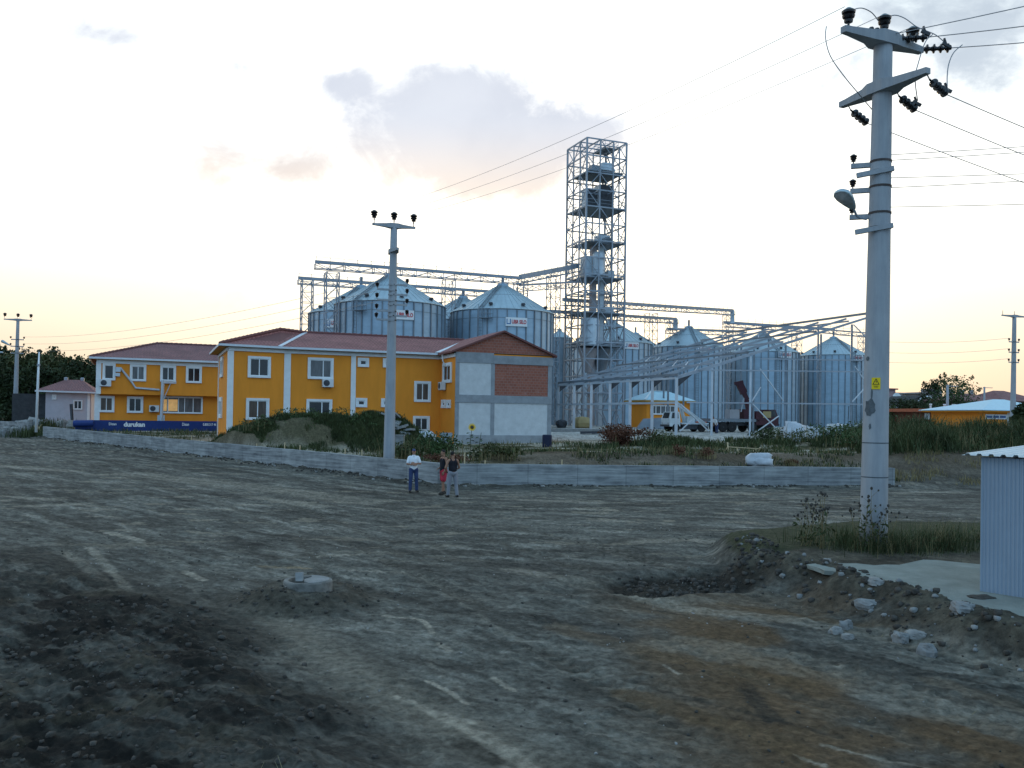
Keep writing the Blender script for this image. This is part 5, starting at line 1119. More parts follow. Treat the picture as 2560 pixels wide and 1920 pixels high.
LP = mid_pole(37, 1060, 45, 800, 94, .8, 'far left utility pole beside the dark wood', .27, .15, 2.65, lamp=866, lv=(849, 866, 883))
RP = mid_pole(2531, 1120, 2536, 791, 81, .4, 'utility pole at the right edge rising behind the corrugated kiosk', .27, .17, 3.2, lv=(855, 881, 906), pins=0)
def far_poles():
    for px, yb, yt, d, lab, arm in ((2368, 1060, 962, 118, 'short pole in front of the orange brick house', 1), (2460, 1030, 967, 150, 'short pole before the long red roofed house', 1)):
        a, b = at(px, yb, d), at(px+1, yt, d); t = thing('utility_pole', (a.x, a.y, 1.4), lab, 'utility pole'); mb = MB(); mb.tube([(a.x, a.y, 1.4), b], [.22, .15], 12); mb.obj('shaft', M['pole'], t, smooth=True)
        mb = MB(); mb.beam(b-V((.2, 0, .15)), b+V((1.6, .4, -.15)), .10); mb.obj('cross_arm', M['pole'], t)
    a, b = at(91, 1040, 76), at(98, 880, 76); t = thing('flagpole', (a.x, a.y, 1.3), 'thin bare white pole between the far left pole and the grey house', 'pole'); mb = MB(); mb.tube([(a.x, a.y, 1.2), a.lerp(b, .6), b], [.12, .10, .055], 10); mb.obj('shaft', M['pvc'], t, smooth=True)
    mb = MB(); mb.lathe(a.lerp(b, .78), [(.13, 0), (.13, .18)], 10); mb.obj('collar', M['steel'], t)
    a = at(6, 881, 100); mb = MB(); mb.cap(a, a-V((2.4, 0, -.1)), .09, .05, 8); tag(mb.obj('lamp_arm', M['galv_roof']), 'tip of a lamp arm entering at the left edge above the trees', 'street lamp')
far_poles()
def lines():
    g = 'three high lines from the big pole to the middle pole'
    st = [BP['pins'][0]+V((-.10, -.05, 0)), BP['pins'][1], BP['pins'][2]]
    for i, lab in enumerate(('topmost high line falling from the big pole to the middle pole', 'middle high line falling from the big pole to the middle pole', 'lowest high line falling from the big pole to the middle pole')):
        wire(st[i], MP[0][i], .38, lab, g, .0065, 28)
    g = 'three lines leaving the big pole toward the upper right'
    for i, (px, py, lab) in enumerate(((2940, -105, 'top line running up right from the big pole'), (2940, -20, 'second line running up right from the big pole'), (2940, 35, 'lower line running up right from the big pole'))):
        p = BP['in_'][i]; q = at(px, py, 15.0-.3*i); wire(p, p+(q-p)*3.0, .25, lab, g, .010)
    g = 'three lines leaving the lower cross-arm of the big pole'
    for i, (px, py, lab) in enumerate(((2930, 556, 'lowest line sloping down right from the lower cross-arm'), (2930, 496, 'middle line sloping down right from the lower cross-arm'), (2930, 430, 'upper line sloping down right from the lower cross-arm'))):
        p = BP['dn'][i]; q = at(px, py, 25.0-.4*i); wire(p, p+(q-p)*2.4, .35, lab, g, .010)
    g = 'thin low voltage lines right of the big pole'
    for i, (y0, y1) in enumerate(((388, 362), (402, 376), (445, 430), (470, 448), (518, 506))):
        p = at(2205, y0, 19.3); q = at(2560, y1, 21.5); wire(p, p+(q-p)*3, .05, 'thin line %s of five running right from the side arms of the big pole' % ('one, topmost', 'two', 'three', 'four', 'five, lowest')[i], g, .008)
    g = 'lines between the far left pole and the middle pole'
    for i in range(3): wire(LP[1][2*i+1], MP[1][2*i+1]+V((0, 0, .1)), .8, '%s thin line crossing the sky above the smaller yellow building' % ('top', 'second', 'lowest')[i], g, .010, 30)
    g = 'lines from the right edge pole toward the hall'
    for i in range(3):
        p = RP[1][2*i]; q = at(2186, (853, 880, 904)[i], 84); wire(p, q, .25, '%s of three level lines between the right edge pole and the big pole' % ('top', 'middle', 'bottom')[i], g, .013)
lines()
# ================================================================ PEOPLE
def fuse(mb, voxel, name, m, parent=None, smooth_it=2):
    """weld the overlapping limbs into one continuous skin"""
    me = D.meshes.new('tmp'); me.from_pydata([tuple(p) for p in mb.v], [], mb.f); o = D.objects.new('tmp', me); COL.objects.link(o)
    r = o.modifiers.new('r', 'REMESH'); r.mode = 'VOXEL'; r.voxel_size = voxel; r.use_smooth_shade = True
    s = o.modifiers.new('s', 'SMOOTH'); s.iterations = smooth_it; s.factor = .5
    dg = bpy.context.evaluated_depsgraph_get(); out = D.meshes.new_from_object(o.evaluated_get(dg)); out.name = name
    D.objects.remove(o); D.meshes.remove(me)
    out.materials.clear(); out.materials.append(m); out.polygons.foreach_set('use_smooth', [True]*len(out.polygons))
    ob = D.objects.new(name, out); COL.objects.link(ob)
    if parent: ob.parent = parent
    return ob
def hand(mb, w, d, up, s=1.0, curl=.5, side=1):
    """palm, four unequal bent fingers and a side thumb; d = along the hand, up = back of the hand"""
    d = d.normalized(); sd = d.cross(up).normalized(); up = sd.cross(d).normalized()
    mb.hexa([w-sd*.030-up*.012, w+sd*.030-up*.012, w+sd*.042+d*.095-up*.012, w-sd*.042+d*.095-up*.012, w-sd*.030+up*.012, w+sd*.030+up*.012, w+sd*.042+d*.095+up*.012, w-sd*.042+d*.095+up*.012])
    for i, (o, L) in enumerate(((-.033, .062), (-.011, .078), (.011, .082), (.033, .070))):
        p = w+sd*(o*1.0)+d*.092; d1 = (d*math.cos(curl*.6)-up*math.sin(curl*.6)); q = p+d1*L*.5; d2 = (d*math.cos(curl*1.6)-up*math.sin(curl*1.6)); e = q+d2*L*.5
        mb.cap(p, q, .0095, .009, 7); mb.cap(q, e, .009, .0075, 7)
    p = w+sd*(.030*side)+d*.03; q = p+(sd*side*.6+d*.75-up*.2).normalized()*.04; e = q+(sd*side*.15+d*.95-up*.3).normalized()*.035
    mb.cap(p, q, .013, .011, 7); mb.cap(q, e, .011, .009, 7)
def head(mb, c, f, tilt=0.0, s=1.0):
    """skull, jaw, nose, brow, ears; f = facing direction"""
    f = V((f.x, f.y, 0)).normalized(); sd = V((f.y, -f.x, 0)); f2 = (f-Z*tilt).normalized(); up = Z
    rot = Matrix((sd, f2, up)).transposed()
    mb.ball(c+Z*.02-f2*.01, .076, .097, .105, 14, 10, rot=rot); mb.ball(c+f2*.025-Z*.055, .056, .066, .062, 12, 8, rot=rot)
    mb.cap(c+f2*.088+Z*.018, c+f2*.106-Z*.018, .009, .014, 8); mb.cap(c+f2*.078-sd*.032+Z*.028, c+f2*.078+sd*.032+Z*.028, .013, .013, 8)
    mb.cap(c+f2*.083-sd*.018-Z*.053, c+f2*.083+sd*.018-Z*.053, .008, .008, 6); mb.ball(c+f2*.078-Z*.092, .02, .016, .014)
    for k in (-1, 1): mb.ball(c+sd*(k*.078)-Z*.005, .012, .022, .032, rot=rot)
def person(px, py, d, f, label, hgt, legs, shoes, shirt, trouser, arms, hair, extra=None, lean=0.0):
    a = at(px, py, d); x, y = a.x, a.y; g = gz(x, y)+.03; t = thing('person', (x, y, g), label, 'person')
    o = V((0, 0, 0)); f = V((f[0], f[1], 0)).normalized(); s = V((f.y, -f.x, 0)); k = hgt/1.75     # s = the figure's right
    P = lambda r, fw, z: s*(r*k)+f*(fw*k)+Z*(z*k)
    lean_f = lambda z: lean*max(0, z-.9)
    B = lambda r, fw, z: P(r, fw+lean_f(z), z)
    mb = MB()
    hipz, kneez, ankz = .92, .50, .09
    lg = []
    for sd in (-1, 1):
        sp, fo = legs[0 if sd < 0 else 1]; hip = P(sd*.095, 0, hipz); kn = P(sd*.11+sp*.5, fo*.5+.02, kneez); an = P(sd*.115+sp, fo, ankz); lg.append((sd, hip, kn, an))
        mb.cap(hip, kn, .088*k, .058*k); mb.cap(kn, an, .056*k, .040*k); mb.cap(an-f*.05*k-Z*.045*k, an+f*.15*k+s*(sd*.03)-Z*.055*k, .040*k, .034*k)
    mb.cap(B(0, 0, .93), B(0, 0, 1.10), .135*k, .128*k, 14); mb.cap(B(-.035, 0, 1.10), B(-.06, .01, 1.34), .115*k, .10*k, 14); mb.cap(B(.035, 0, 1.10), B(.06, .01, 1.34), .115*k, .10*k, 14)
    mb.cap(B(-.15, 0, 1.42), B(.15, 0, 1.42), .062*k, .062*k, 12); mb.cap(B(0, 0, 1.40), B(0, .015, 1.56), .062*k, .056*k, 12)
    hc = B(0, .035, 1.645); head(mb, hc, (f*math.cos(arms['turn'])+s*math.sin(arms['turn'])), arms.get('nod', 0))
    sl = []
    for sd in (-1, 1):
        el, wr, hd, up = arms[sd]; sh = B(sd*.185, 0, 1.405); e = B(*el); w = B(*wr); mb.cap(sh, e, .050*k, .040*k); mb.cap(e, w, .040*k, .028*k)
        h_ = (P(*hd)).normalized(); hand(mb, w, h_, P(*up).normalized(), side=-sd); sl.append((sd, sh, e, w))
    ob = fuse(mb, .0085, 'body', M['skin'], t)
    mb = MB()                                             # upper garment
    lo = .86 if shirt[2] else .93
    mb.cap(B(0, 0, lo+.13), B(0, 0, 1.10), .155*k, .147*k, 16); mb.cap(B(-.04, 0, 1.08), B(-.068, .005, 1.33), .132*k, .118*k, 14); mb.cap(B(.04, 0, 1.08), B(.068, .005, 1.33), .132*k, .118*k, 14)
    if shirt[1] == 'sleeve':
        mb.cap(B(-.16, 0, 1.415), B(.16, 0, 1.415), .074*k, .074*k, 12)
        for sd, sh, e, w in sl: mb.cap(sh, sh.lerp(e, .72), .068*k, .064*k)
        mb.cap(B(0, .01, 1.44), B(0, .015, 1.49), .078*k, .070*k, 12)
    else:
        for sd in (-1, 1): mb.cap(B(sd*.105, .03, 1.34), B(sd*.095, -.01, 1.452), .06*k, .05*k, 10); mb.cap(B(sd*.10, -.06, 1.33), B(sd*.095, -.01, 1.455), .06*k, .045*k, 10)
    if extra == 'belly': mb.ball(B(0, .07, 1.03), .145*k, .13*k, .16*k, 14, 10)
    fuse(mb, .012, 'shirt' if shirt[1] == 'sleeve' else 'vest', M[shirt[0]], t)
    mb = MB(); mb.cap(P(-.04, 0, .93), P(.04, 0, .93), .140*k, .140*k, 14)
    for sd, hip, kn, an in lg:
        if trouser[1] == 'long': mb.cap(hip, kn, .105*k, .080*k); mb.cap(kn, an+Z*.0, .078*k, .070*k)
        else: mb.cap(hip, hip.lerp(kn, .80), .112*k, .105*k)
    fuse(mb, .012, 'trousers' if trouser[1] == 'long' else 'shorts', M[trouser[0]], t)
    for sd, hip, kn, an in lg:
        mb = MB(); mb.cap(an-f*.055*k-Z*.05*k, an+f*.155*k+s*(sd*.03)-Z*.06*k, .050*k, .042*k, 10); mb.cap(an, an-Z*.03*k, .055*k, .05*k); fuse(mb, .012, 'shoe', M[shoes], t)
    mb = MB(); fd = (f*math.cos(arms['turn'])+s*math.sin(arms['turn'])); mb.ball(hc+Z*.040-fd*.018, .081, .096, .097, 14, 8, rot=Matrix((V((fd.y, -fd.x, 0)), fd, Z)).transposed())
    if hair == 'cap': mb.cap(hc+fd*.06+Z*.072, hc+fd*.125+Z*.055, .045, .035, 8)
    fuse(mb, .010, 'cap' if hair == 'cap' else 'hair', M['jeans' if hair == 'cap' else 'hair'], t); 
    return t
# man in the white shirt, arms folded, facing the camera slightly to the right
person(1033, 1231, 36.4, (.25, -1), 'man in a white short sleeved shirt and blue jeans standing with folded arms', 1.74, ((-.03, -.02), (.02, .03)), 'shoe', ('shirt_white', 'sleeve', True), ('jeans', 'long'),
       {-1: ((-.27, .06, 1.16), (-.02, .19, 1.18), (1, .12, .10), (.2, 1, .3)), 1: ((.27, .07, 1.15), (.04, .215, 1.12), (-1, .12, .14), (-.2, 1, .3)), 'turn': .0, 'nod': .08}, 'cap')
# man in black vest and red shorts, seen from the side, facing left
person(1108, 1236, 35.6, (-.80, -.55), 'man in a long black vest and red shorts standing in profile', 1.76, ((.0, .10), (.0, -.10)), 'shoe', ('cloth_black', 'vest', True), ('shorts', 'short'),
       {-1: ((-.24, -.02, 1.12), (-.20, .10, .90), (0, .45, -1), (-1, 0, .1)), 1: ((.25, -.12, 1.14), (.20, .10, 1.02), (-.2, .9, -.3), (.6, 0, .8)), 'turn': -.1, 'nod': .12}, 'hair')
# man in black vest and grey trousers, back turned, hands at his waist
person(1131, 1249, 34.4, (-.38, .92), 'man in a black vest and loose grey trousers seen from behind', 1.74, ((-.05, .06), (.05, -.06)), 'shoe', ('cloth_black', 'vest', False), ('grey_cloth', 'long'),
       {-1: ((-.31, -.02, 1.14), (-.22, .16, .98), (.4, .8, -.2), (-.3, .3, 1)), 1: ((.28, .04, 1.14), (.14, .20, 1.02), (-.6, .6, -.2), (.3, .3, 1)), 'turn': 1.15, 'nod': .12}, 'hair', 'belly')
# worker bending in the yard
person(1792, 1076, 92.0, (-.7, -.7), 'worker in a white top bending beside the maroon crane truck', 1.70, ((-.03, .1), (.03, -.08)), 'shoe', ('shirt_white', 'sleeve', True), ('jeans', 'long'),
       {-1: ((-.22, .16, 1.10), (-.15, .30, .92), (0, .6, -.8), (0, .8, .6)), 1: ((.22, .16, 1.10), (.15, .30, .92), (0, .6, -.8), (0, .8, .6)), 'turn': 0.0, 'nod': .3}, 'hair', None, .85)
# ================================================================ VEGETATION
def np_mesh(name, vs, quads, m, parent=None, tris=None):
    me = D.meshes.new(name); vs = np.asarray(vs, np.float32); q = np.asarray(quads, np.int32); w = q.shape[1]
    me.vertices.add(len(vs)); me.vertices.foreach_set('co', vs.ravel()); me.loops.add(q.size); me.loops.foreach_set('vertex_index', q.ravel())
    me.polygons.add(len(q)); me.polygons.foreach_set('loop_start', (np.arange(len(q))*w).astype(np.int32))
    me.update(calc_edges=True); me.materials.append(m); o = D.objects.new(name, me); COL.objects.link(o)
    if parent: o.parent = parent
    return o
def leaf_cloud(centers, size, rng, aspect=.6):
    """many small leaf blades, each its own tilted rhombus"""
    n = len(centers); a = rng.normal(size=(n, 3)); a /= np.linalg.norm(a, axis=1)[:, None]; b = np.cross(a, rng.normal(size=(n, 3))); b /= np.linalg.norm(b, axis=1)[:, None]
    s = size*(.6+.8*rng.random(n))[:, None]
    v = np.stack([centers-a*s, centers+b*s*aspect, centers+a*s, centers-b*s*aspect], 1).reshape(-1, 3)
    return v, np.arange(n*4).reshape(-1, 4)
def crown_points(rng, n, lobes, shell=.55):
    """points through a crown of uneven lobes, thicker near each lobe's skin"""
    L = np.array(lobes); w = (L[:, 3]*L[:, 4]*L[:, 5])**(2/3); k = rng.choice(len(L), n, p=w/w.sum()); d = rng.normal(size=(n, 3)); d /= np.linalg.norm(d, axis=1)[:, None]
    r = (shell+(1-shell)*rng.random(n)**.7)*(1+.22*rng.normal(size=n)*.6); return L[k, :3]+d*r[:, None]*L[k, 3:6]
def tree(x, y, h, wd, label, group, m='leaf', n=5200, seed=1, leaf=.17, trunk=.28, tall=1.0, low=.10, g=None):
    rng = np.random.default_rng(seed); z0 = gz(x, y) if g is None else g; t = thing('tree', (x, y, z0), label, 'tree', group); lob = []
    for i in range(15):
        a = rng.random()*6.28; f = rng.random()**.8; rr = wd*.5*(.25+.75*rng.random())*(1-.55*max(0, f-.5)); s = wd*(.14+.15*rng.random())
        lob.append((math.cos(a)*rr, math.sin(a)*rr, h*(low+.16+(.93-low-.16)*f)-s*.3, s, s, s*(.75+.5*rng.random())*tall))
    lob.append((0, 0, h*.6, wd*.30, wd*.30, h*.24))
    p = crown_points(rng, n, lob); p = p[p[:, 2] > h*low]; 
    tw = []                      # loose sprays breaking the outline
    for l in lob[:9]:
        d = rng.normal(size=3); d[2] = abs(d[2])+.4; d /= np.linalg.norm(d); c = np.array(l[:3])+d*np.array(l[3:6])*1.05; tw.append(c+d*(rng.random((40, 1))*.22*wd*.5)+rng.normal(size=(40, 3))*.13)
    p = np.vstack([p]+tw); v, q = leaf_cloud(p, leaf, rng); np_mesh('crown', v, q, M[m], t)
    mb = MB(); mb.tube([(0, 0, -.3), (.05, 0, h*.25), (0, .06, h*.5), (.1, 0, h*.72)], [trunk, trunk*.8, trunk*.5, trunk*.18], 9)
    for l in lob[:7]: c = V(l[:3]); mb.tube([(0, 0, h*(.2+.25*random.random())), c*.5+Z*(h*.16), c], [trunk*.4, trunk*.25, trunk*.08], 6)
    mb.v = [(a+x, b+y, c+z0) for a, b, c in mb.v]; mb.obj('trunk', M['trunk'], t)
    return t
def shrub(x, y, h, wd, label, m='weed', n=900, seed=1, leaf=.10, group=None, cat='shrub', name='shrub', flat=1.0, stems=True):
    rng = np.random.default_rng(seed); z0 = gz(x, y); t = thing(name, (x, y, z0), label, cat, group); lob = []
    for i in range(9):
        a = rng.random()*6.28; rr = wd*.5*rng.random()**.6*.8; s = wd*(.16+.12*rng.random()); lob.append((math.cos(a)*rr, math.sin(a)*rr*flat, h*(.25+.5*rng.random()), s, s*flat, h*(.22+.2*rng.random())))
    p = crown_points(rng, n, lob, .3); p[:, 2] = np.maximum(p[:, 2], .02); v, q = leaf_cloud(p, leaf, rng, .45); np_mesh('foliage', v, q, M[m], t)
    if stems:
        vs, qs = blades(rng, rng.normal(size=(60, 2))*wd*.22, np.zeros(60), h*.8, .02, .25); np_mesh('stems', vs, qs, M['dry'], t)
    return t
def blades(rng, xy, z, h, w, lean=.35):
    """grass blades / stalks: two-segment curved strips"""
    n = len(xy); a = rng.random(n)*6.283; hh = h*(.55+.7*rng.random(n)); ln = lean*hh*rng.random(n); dx, dy = np.cos(a), np.sin(a); px, py = -dy*w*(.6+.8*rng.random(n)), dx*w
    b = np.column_stack([xy, z]); m = b+np.column_stack([dx*ln*.35, dy*ln*.35, hh*.55]); e = b+np.column_stack([dx*ln, dy*ln, hh]); s = np.column_stack([px, py, np.zeros(n)])
    v = np.stack([b-s, b+s, m+s*.7, m-s*.7, e+s*.15, e-s*.15], 1).reshape(-1, 3); i = np.arange(n)[:, None]*6
    return v, np.concatenate([i+np.array([[0, 1, 2, 3]]), i+np.array([[3, 2, 4, 5]])])
def stuff_blades(name, label, cat, xy, h, w, m, seed, lean=.35, hvar=None):
    rng = np.random.default_rng(seed); xy = np.asarray(xy); z = gzs(xy[:, 0], xy[:, 1])-.03; v, q = blades(rng, xy, z, h if hvar is None else hvar, w, lean)
    o = np_mesh(name, v, q, M[m]); return tag(o, label, cat, kind='stuff')
rg = np.random.default_rng(5)
def scatter(n, x0, x1, y0, y1, dens=None, seed=0):
    r = np.random.default_rng(seed+1000); p = np.column_stack([r.uniform(x0, x1, n), r.uniform(y0, y1, n)])
    if dens is not None: p = p[r.random(n) < dens(p[:, 0], p[:, 1])]
    return p
def woods():
    rows = [(-75, 122, 10.8, 'leaf'), (-55, 108, 8.8, 'leaf2'), (-30, 120, 11.2, 'leaf'), (25, 124, 10.4, 'leaf'), (78, 118, 10.0, 'leaf2'), (125, 122, 10.6, 'leaf'), (162, 117, 10.9, 'leaf2'), (205, 121, 9.6, 'leaf'), (240, 128, 9.2, 'leaf2'), (-5, 108, 8.2, 'leaf'), (60, 106, 7.4, 'leaf'), (105, 110, 8.0, 'leaf2'), (150, 108, 8.2, 'leaf'), (195, 110, 8.4, 'leaf'), (232, 116, 8.2, 'leaf'), (275, 128, 8.6, 'leaf2')]
    nm = ['leftmost dark tree, cut by the left edge', 'olive tree low at the very left edge', 'tall dark tree at the left edge of the wood', 'dark tree behind the far left utility pole', 'olive tree left of the thin white pole', 'dark tree between the thin white pole and the grey house', 'olive tree with a ragged tip above the grey house roof', 'dark tree above the right half of the grey house', 'olive tree touching the left corner of the smaller yellow building',
          'low dark tree in front at the left edge', 'low dark tree just right of the far left utility pole', 'low olive tree behind the dark lean-to', 'low dark tree behind the grey house ridge', 'low dark tree behind the grey house, right end', 'low dark tree against the smaller yellow building', 'olive tree mostly hidden behind the smaller yellow building']
    for i, (px, d, h, m) in enumerate(rows):
        p = at(px, 1020, d); tree(p.x, p.y, h*.95, 7.6 if i < 9 else 6.4, nm[i], 'trees of the wood on the left', m, 6800 if i < 9 else 4600, 50+i, .20, .3, g=1.3, low=.02)
    # right side gardens
    for px, d, h, w, m, lab, sd in ((2378, 135, 8.6, 7.6, 'leaf3', 'round green tree between the towered house and the red roofed house', 1), (2336, 150, 10.0, 4.2, 'leaf', 'sparse tall tree poking up behind the towered house', 2), (2306, 128, 5.0, 3.6, 'leaf', 'dark rounded tree before the arched house front', 3), (2262, 122, 4.3, 6.5, 'leaf', 'dark bushy tree below the pinkish house', 4), (2232, 118, 3.4, 4.0, 'leaf3', 'low bushy tree beside the big pole, above the white car', 5), (2290, 118, 3.7, 4.4, 'leaf', 'low bushy tree left of the orange brick house', 6), (2556, 70, 3.4, 2.2, 'leaf', 'dark bush at the right edge, right of the edge utility pole', 7)):
        p = at(px, 1040, d); tree(p.x, p.y, h, w, lab, 'garden trees on the right', m, 4200 if w > 5 else 2200, 80+sd, .15, .2, g=1.5, low=.04)
woods()
def meadow():
    # heap before the offices
    dens = lambda x, y: np.clip(np.exp(-((x+12.8)/6.6)**2-((y-56.4)/3.6)**2)*1.9-.3, 0, 1)*sst(.36, .50, fbm(x/1.3, y/1.3, 3, 301))*(seg_dist(x, y, EDGE)[1] < -.7)
    stuff_blades('weeds', 'dense green weeds covering the earth heap before the large yellow building', 'weeds', scatter(110000, -21, -4, 50, 62, dens, 1), .30, .026, 'weed', 1, .9)
    dens2 = lambda x, y: np.clip(np.exp(-((x+11.6)/4.6)**2-((y-57.0)/2.2)**2)*1.9-.5, 0, 1)*sst(.44, .55, fbm(x/1.1, y/1.1, 3, 305))
    xy = scatter(34000, -19, -4, 52, 62, dens2, 2); rng = np.random.default_rng(3); z = gzs(xy[:, 0], xy[:, 1]); p = np.column_stack([xy, z+rng.random(len(xy))**1.6*.60]); v, q = leaf_cloud(p, .075, rng, .4); tag(np_mesh('weed_thicket', v, q, M['leaf3']), 'leafy green thicket on the crest of the earth heap', 'weeds', kind='stuff')
    # strip behind the left wall and yard margin
    ins = lambda x, y: -seg_dist(x, y, EDGE)[1]
    d3 = lambda x, y: (ins(x, y) > .75)*(ins(x, y) < 13)*sst(.46, .56, fbm(x/2.2, y/1.2, 4, 311))*(1-.0*x)
    stuff_blades('grass', 'dry green grass in the yard behind the left wall', 'grass', scatter(34000, -52, -2, 42, 84, d3, 4), .30, .028, 'weed', 4, .8)
    stuff_blades('dry_grass', 'straw coloured dry grass behind the left wall', 'grass', scatter(9000, -52, 0, 42, 84, d3, 5), .34, .02, 'dry', 5, .8)
    d4 = lambda x, y: (ins(x, y) > .6)*(y < 72)*sst(.48, .57, fbm(x/2.4, y/1.4, 4, 313))*np.clip(1-ins(x, y)/26, .0, 1)
    stuff_blades('yard_grass', 'patchy green and brown weeds in the yard behind the right wall', 'grass', scatter(40000, -2, 20, 41, 72, d4, 6), .22, .03, 'weed', 6, .9)
    stuff_blades('yard_straw', 'dry straw among the weeds behind the right wall', 'grass', scatter(9000, -2, 20, 41, 72, d4, 7), .36, .02, 'dry', 7, .7)
    rid = lambda x, y: np.exp(-((y-(60.5-.05*x))/3.2)**2)*sst(3, 12, x)*sst(.40, .52, fbm(x/1.6, y/1.6, 3, 317))
    stuff_blades('ridge_weeds', 'bushy green weeds on the low ridge before the steel hall', 'weeds', scatter(46000, 3, 24, 53, 68, rid, 8), .38, .035, 'weed', 8, .8)
    # tall growth on the bank to the right
    bank = lambda x, y: sst(.375, .41, x/y)*sst(4.8, 7.2, ins(x, y))*(ins(x, y) < 18)*(.35+.65*sst(.36, .52, fbm(x/2.2, y/2.2, 3, 319)))
    xy = scatter(80000, 18, 44, 46, 76, bank, 9); hv = .35+1.05*sst(.33, .70, fbm(xy[:, 0]/1.6, xy[:, 1]/1.6, 4, 321)); stuff_blades('tall_weeds', 'tall dark green weeds on the earth bank right of the big pole', 'weeds', xy, 1, .030, 'weed', 9, .85, hvar=hv)
    xy = scatter(9000, 18, 44, 46, 76, bank, 10); stuff_blades('tall_straw', 'pale dry stalks standing among the tall weeds of the right bank', 'weeds', xy, 1.15, .018, 'dry', 10, .5)
    xy = scatter(42000, 18, 46, 47, 78, bank, 11); rng = np.random.default_rng(12); z = gzs(xy[:, 0], xy[:, 1]); p = np.column_stack([xy, z+rng.random(len(xy))**1.2*1.0*(.4+sst(.35, .65, fbm(xy[:, 0]/1.9, xy[:, 1]/1.9, 3, 325)))]); v, q = leaf_cloud(p, .070, rng, .4); tag(np_mesh('bank_foliage', v, q, M['leaf3']), 'dark leafy growth among the tall weeds of the right bank', 'weeds', kind='stuff')
    toe = lambda x, y: (ins(x, y) > .2)*(ins(x, y) < 6)*sst(.5, .6, fbm(x/1.5, y/1.5, 3, 323))
    stuff_blades('bank_grass', 'thin yellow green grass along the foot of the right bank', 'grass', scatter(16000, 19, 40, 44, 58, toe, 13), .28, .02, 'dry', 13, .7)
    # platform tufts by the big pole
    bx, by = 7.74, 19.0
    pd = lambda x, y: np.clip(np.exp(-((x-bx-.1)/1.05)**2-((y-by+.1)/.75)**2)*1.5+np.exp(-((x-10.6)/1.0)**2-((y-20.0)/.7)**2)*.9+np.exp(-((x-9.2)/1.0)**2-((y-18.9)/.5)**2)*.6, 0, 1)*sst(.34, .5, fbm(x/.35, y/.35, 3, 331))
    xy = scatter(42000, 5.2, 13.5, 16.9, 22.5, pd, 14); hv = .10+.34*sst(.3, .7, fbm(xy[:, 0]/.4, xy[:, 1]/.4, 3, 333)); stuff_blades('pole_grass', 'dark green grass growing in clumps round the foot of the big pole', 'grass', xy, 1, .006, 'weed', 14, 1.1, hvar=hv)
    xy = scatter(9000, 5.2, 13.5, 16.9, 22.5, pd, 15); hv = .12+.35*sst(.3, .7, fbm(xy[:, 0]/.4, xy[:, 1]/.4, 3, 335)); stuff_blades('pole_straw', 'dry straw among the grass round the big pole', 'grass', xy, 1, .005, 'dry', 15, 1.0, hvar=hv)
    lf = scatter(9000, 5.4, 13, 17.2, 22, lambda x, y: pd(x, y)*.9, 19); rng = np.random.default_rng(20); z = gzs(lf[:, 0], lf[:, 1]); pp = np.column_stack([lf, z+rng.random(len(lf))**1.5*.30]); v, qd = leaf_cloud(pp, .022, rng, .4); tag(np_mesh('pole_weeds', v, qd, M['leaf3']), 'small leafy weeds among the grass at the foot of the big pole', 'weeds', kind='stuff')
    # gap in the left wall
    gp = lambda x, y: np.exp(-((x+44.6)/1.5)**2-((y-83.5)/1.6)**2)
    stuff_blades('gap_weeds', 'green weeds filling the gap between the two left walls', 'weeds', scatter(5000, -49, -40, 79, 88, gp, 16), .9, .04, 'weed', 16, .5)
    # stalks on the berm near the camera
    be = lambda x, y: np.clip(np.exp(-((x+.4)/.75)**2-((y-6.0)/.55)**2)+np.exp(-((x+2.6)/.9)**2-((y-6.3)/.4)**2)*.5, 0, 1)*sst(.5, .62, fbm(x/.25, y/.25, 3, 341))
    stuff_blades('dry_stalks', 'sparse pale dry stalks on the dark dug earth in the near foreground', 'grass', scatter(1100, -5, 1.0, 4.4, 8.0, be, 17), .22, .0035, 'straw', 17, 1.2)
    de = lambda x, y: sst(.58, .66, fbm(x/.6, y/.6, 3, 343))
    stuff_blades('strewn_straw', 'bits of straw lying over the earth road', 'straw', scatter(900, -6, 9, 6, 22, de, 18), .05, .004, 'dry', 18, 4.0)
meadow()
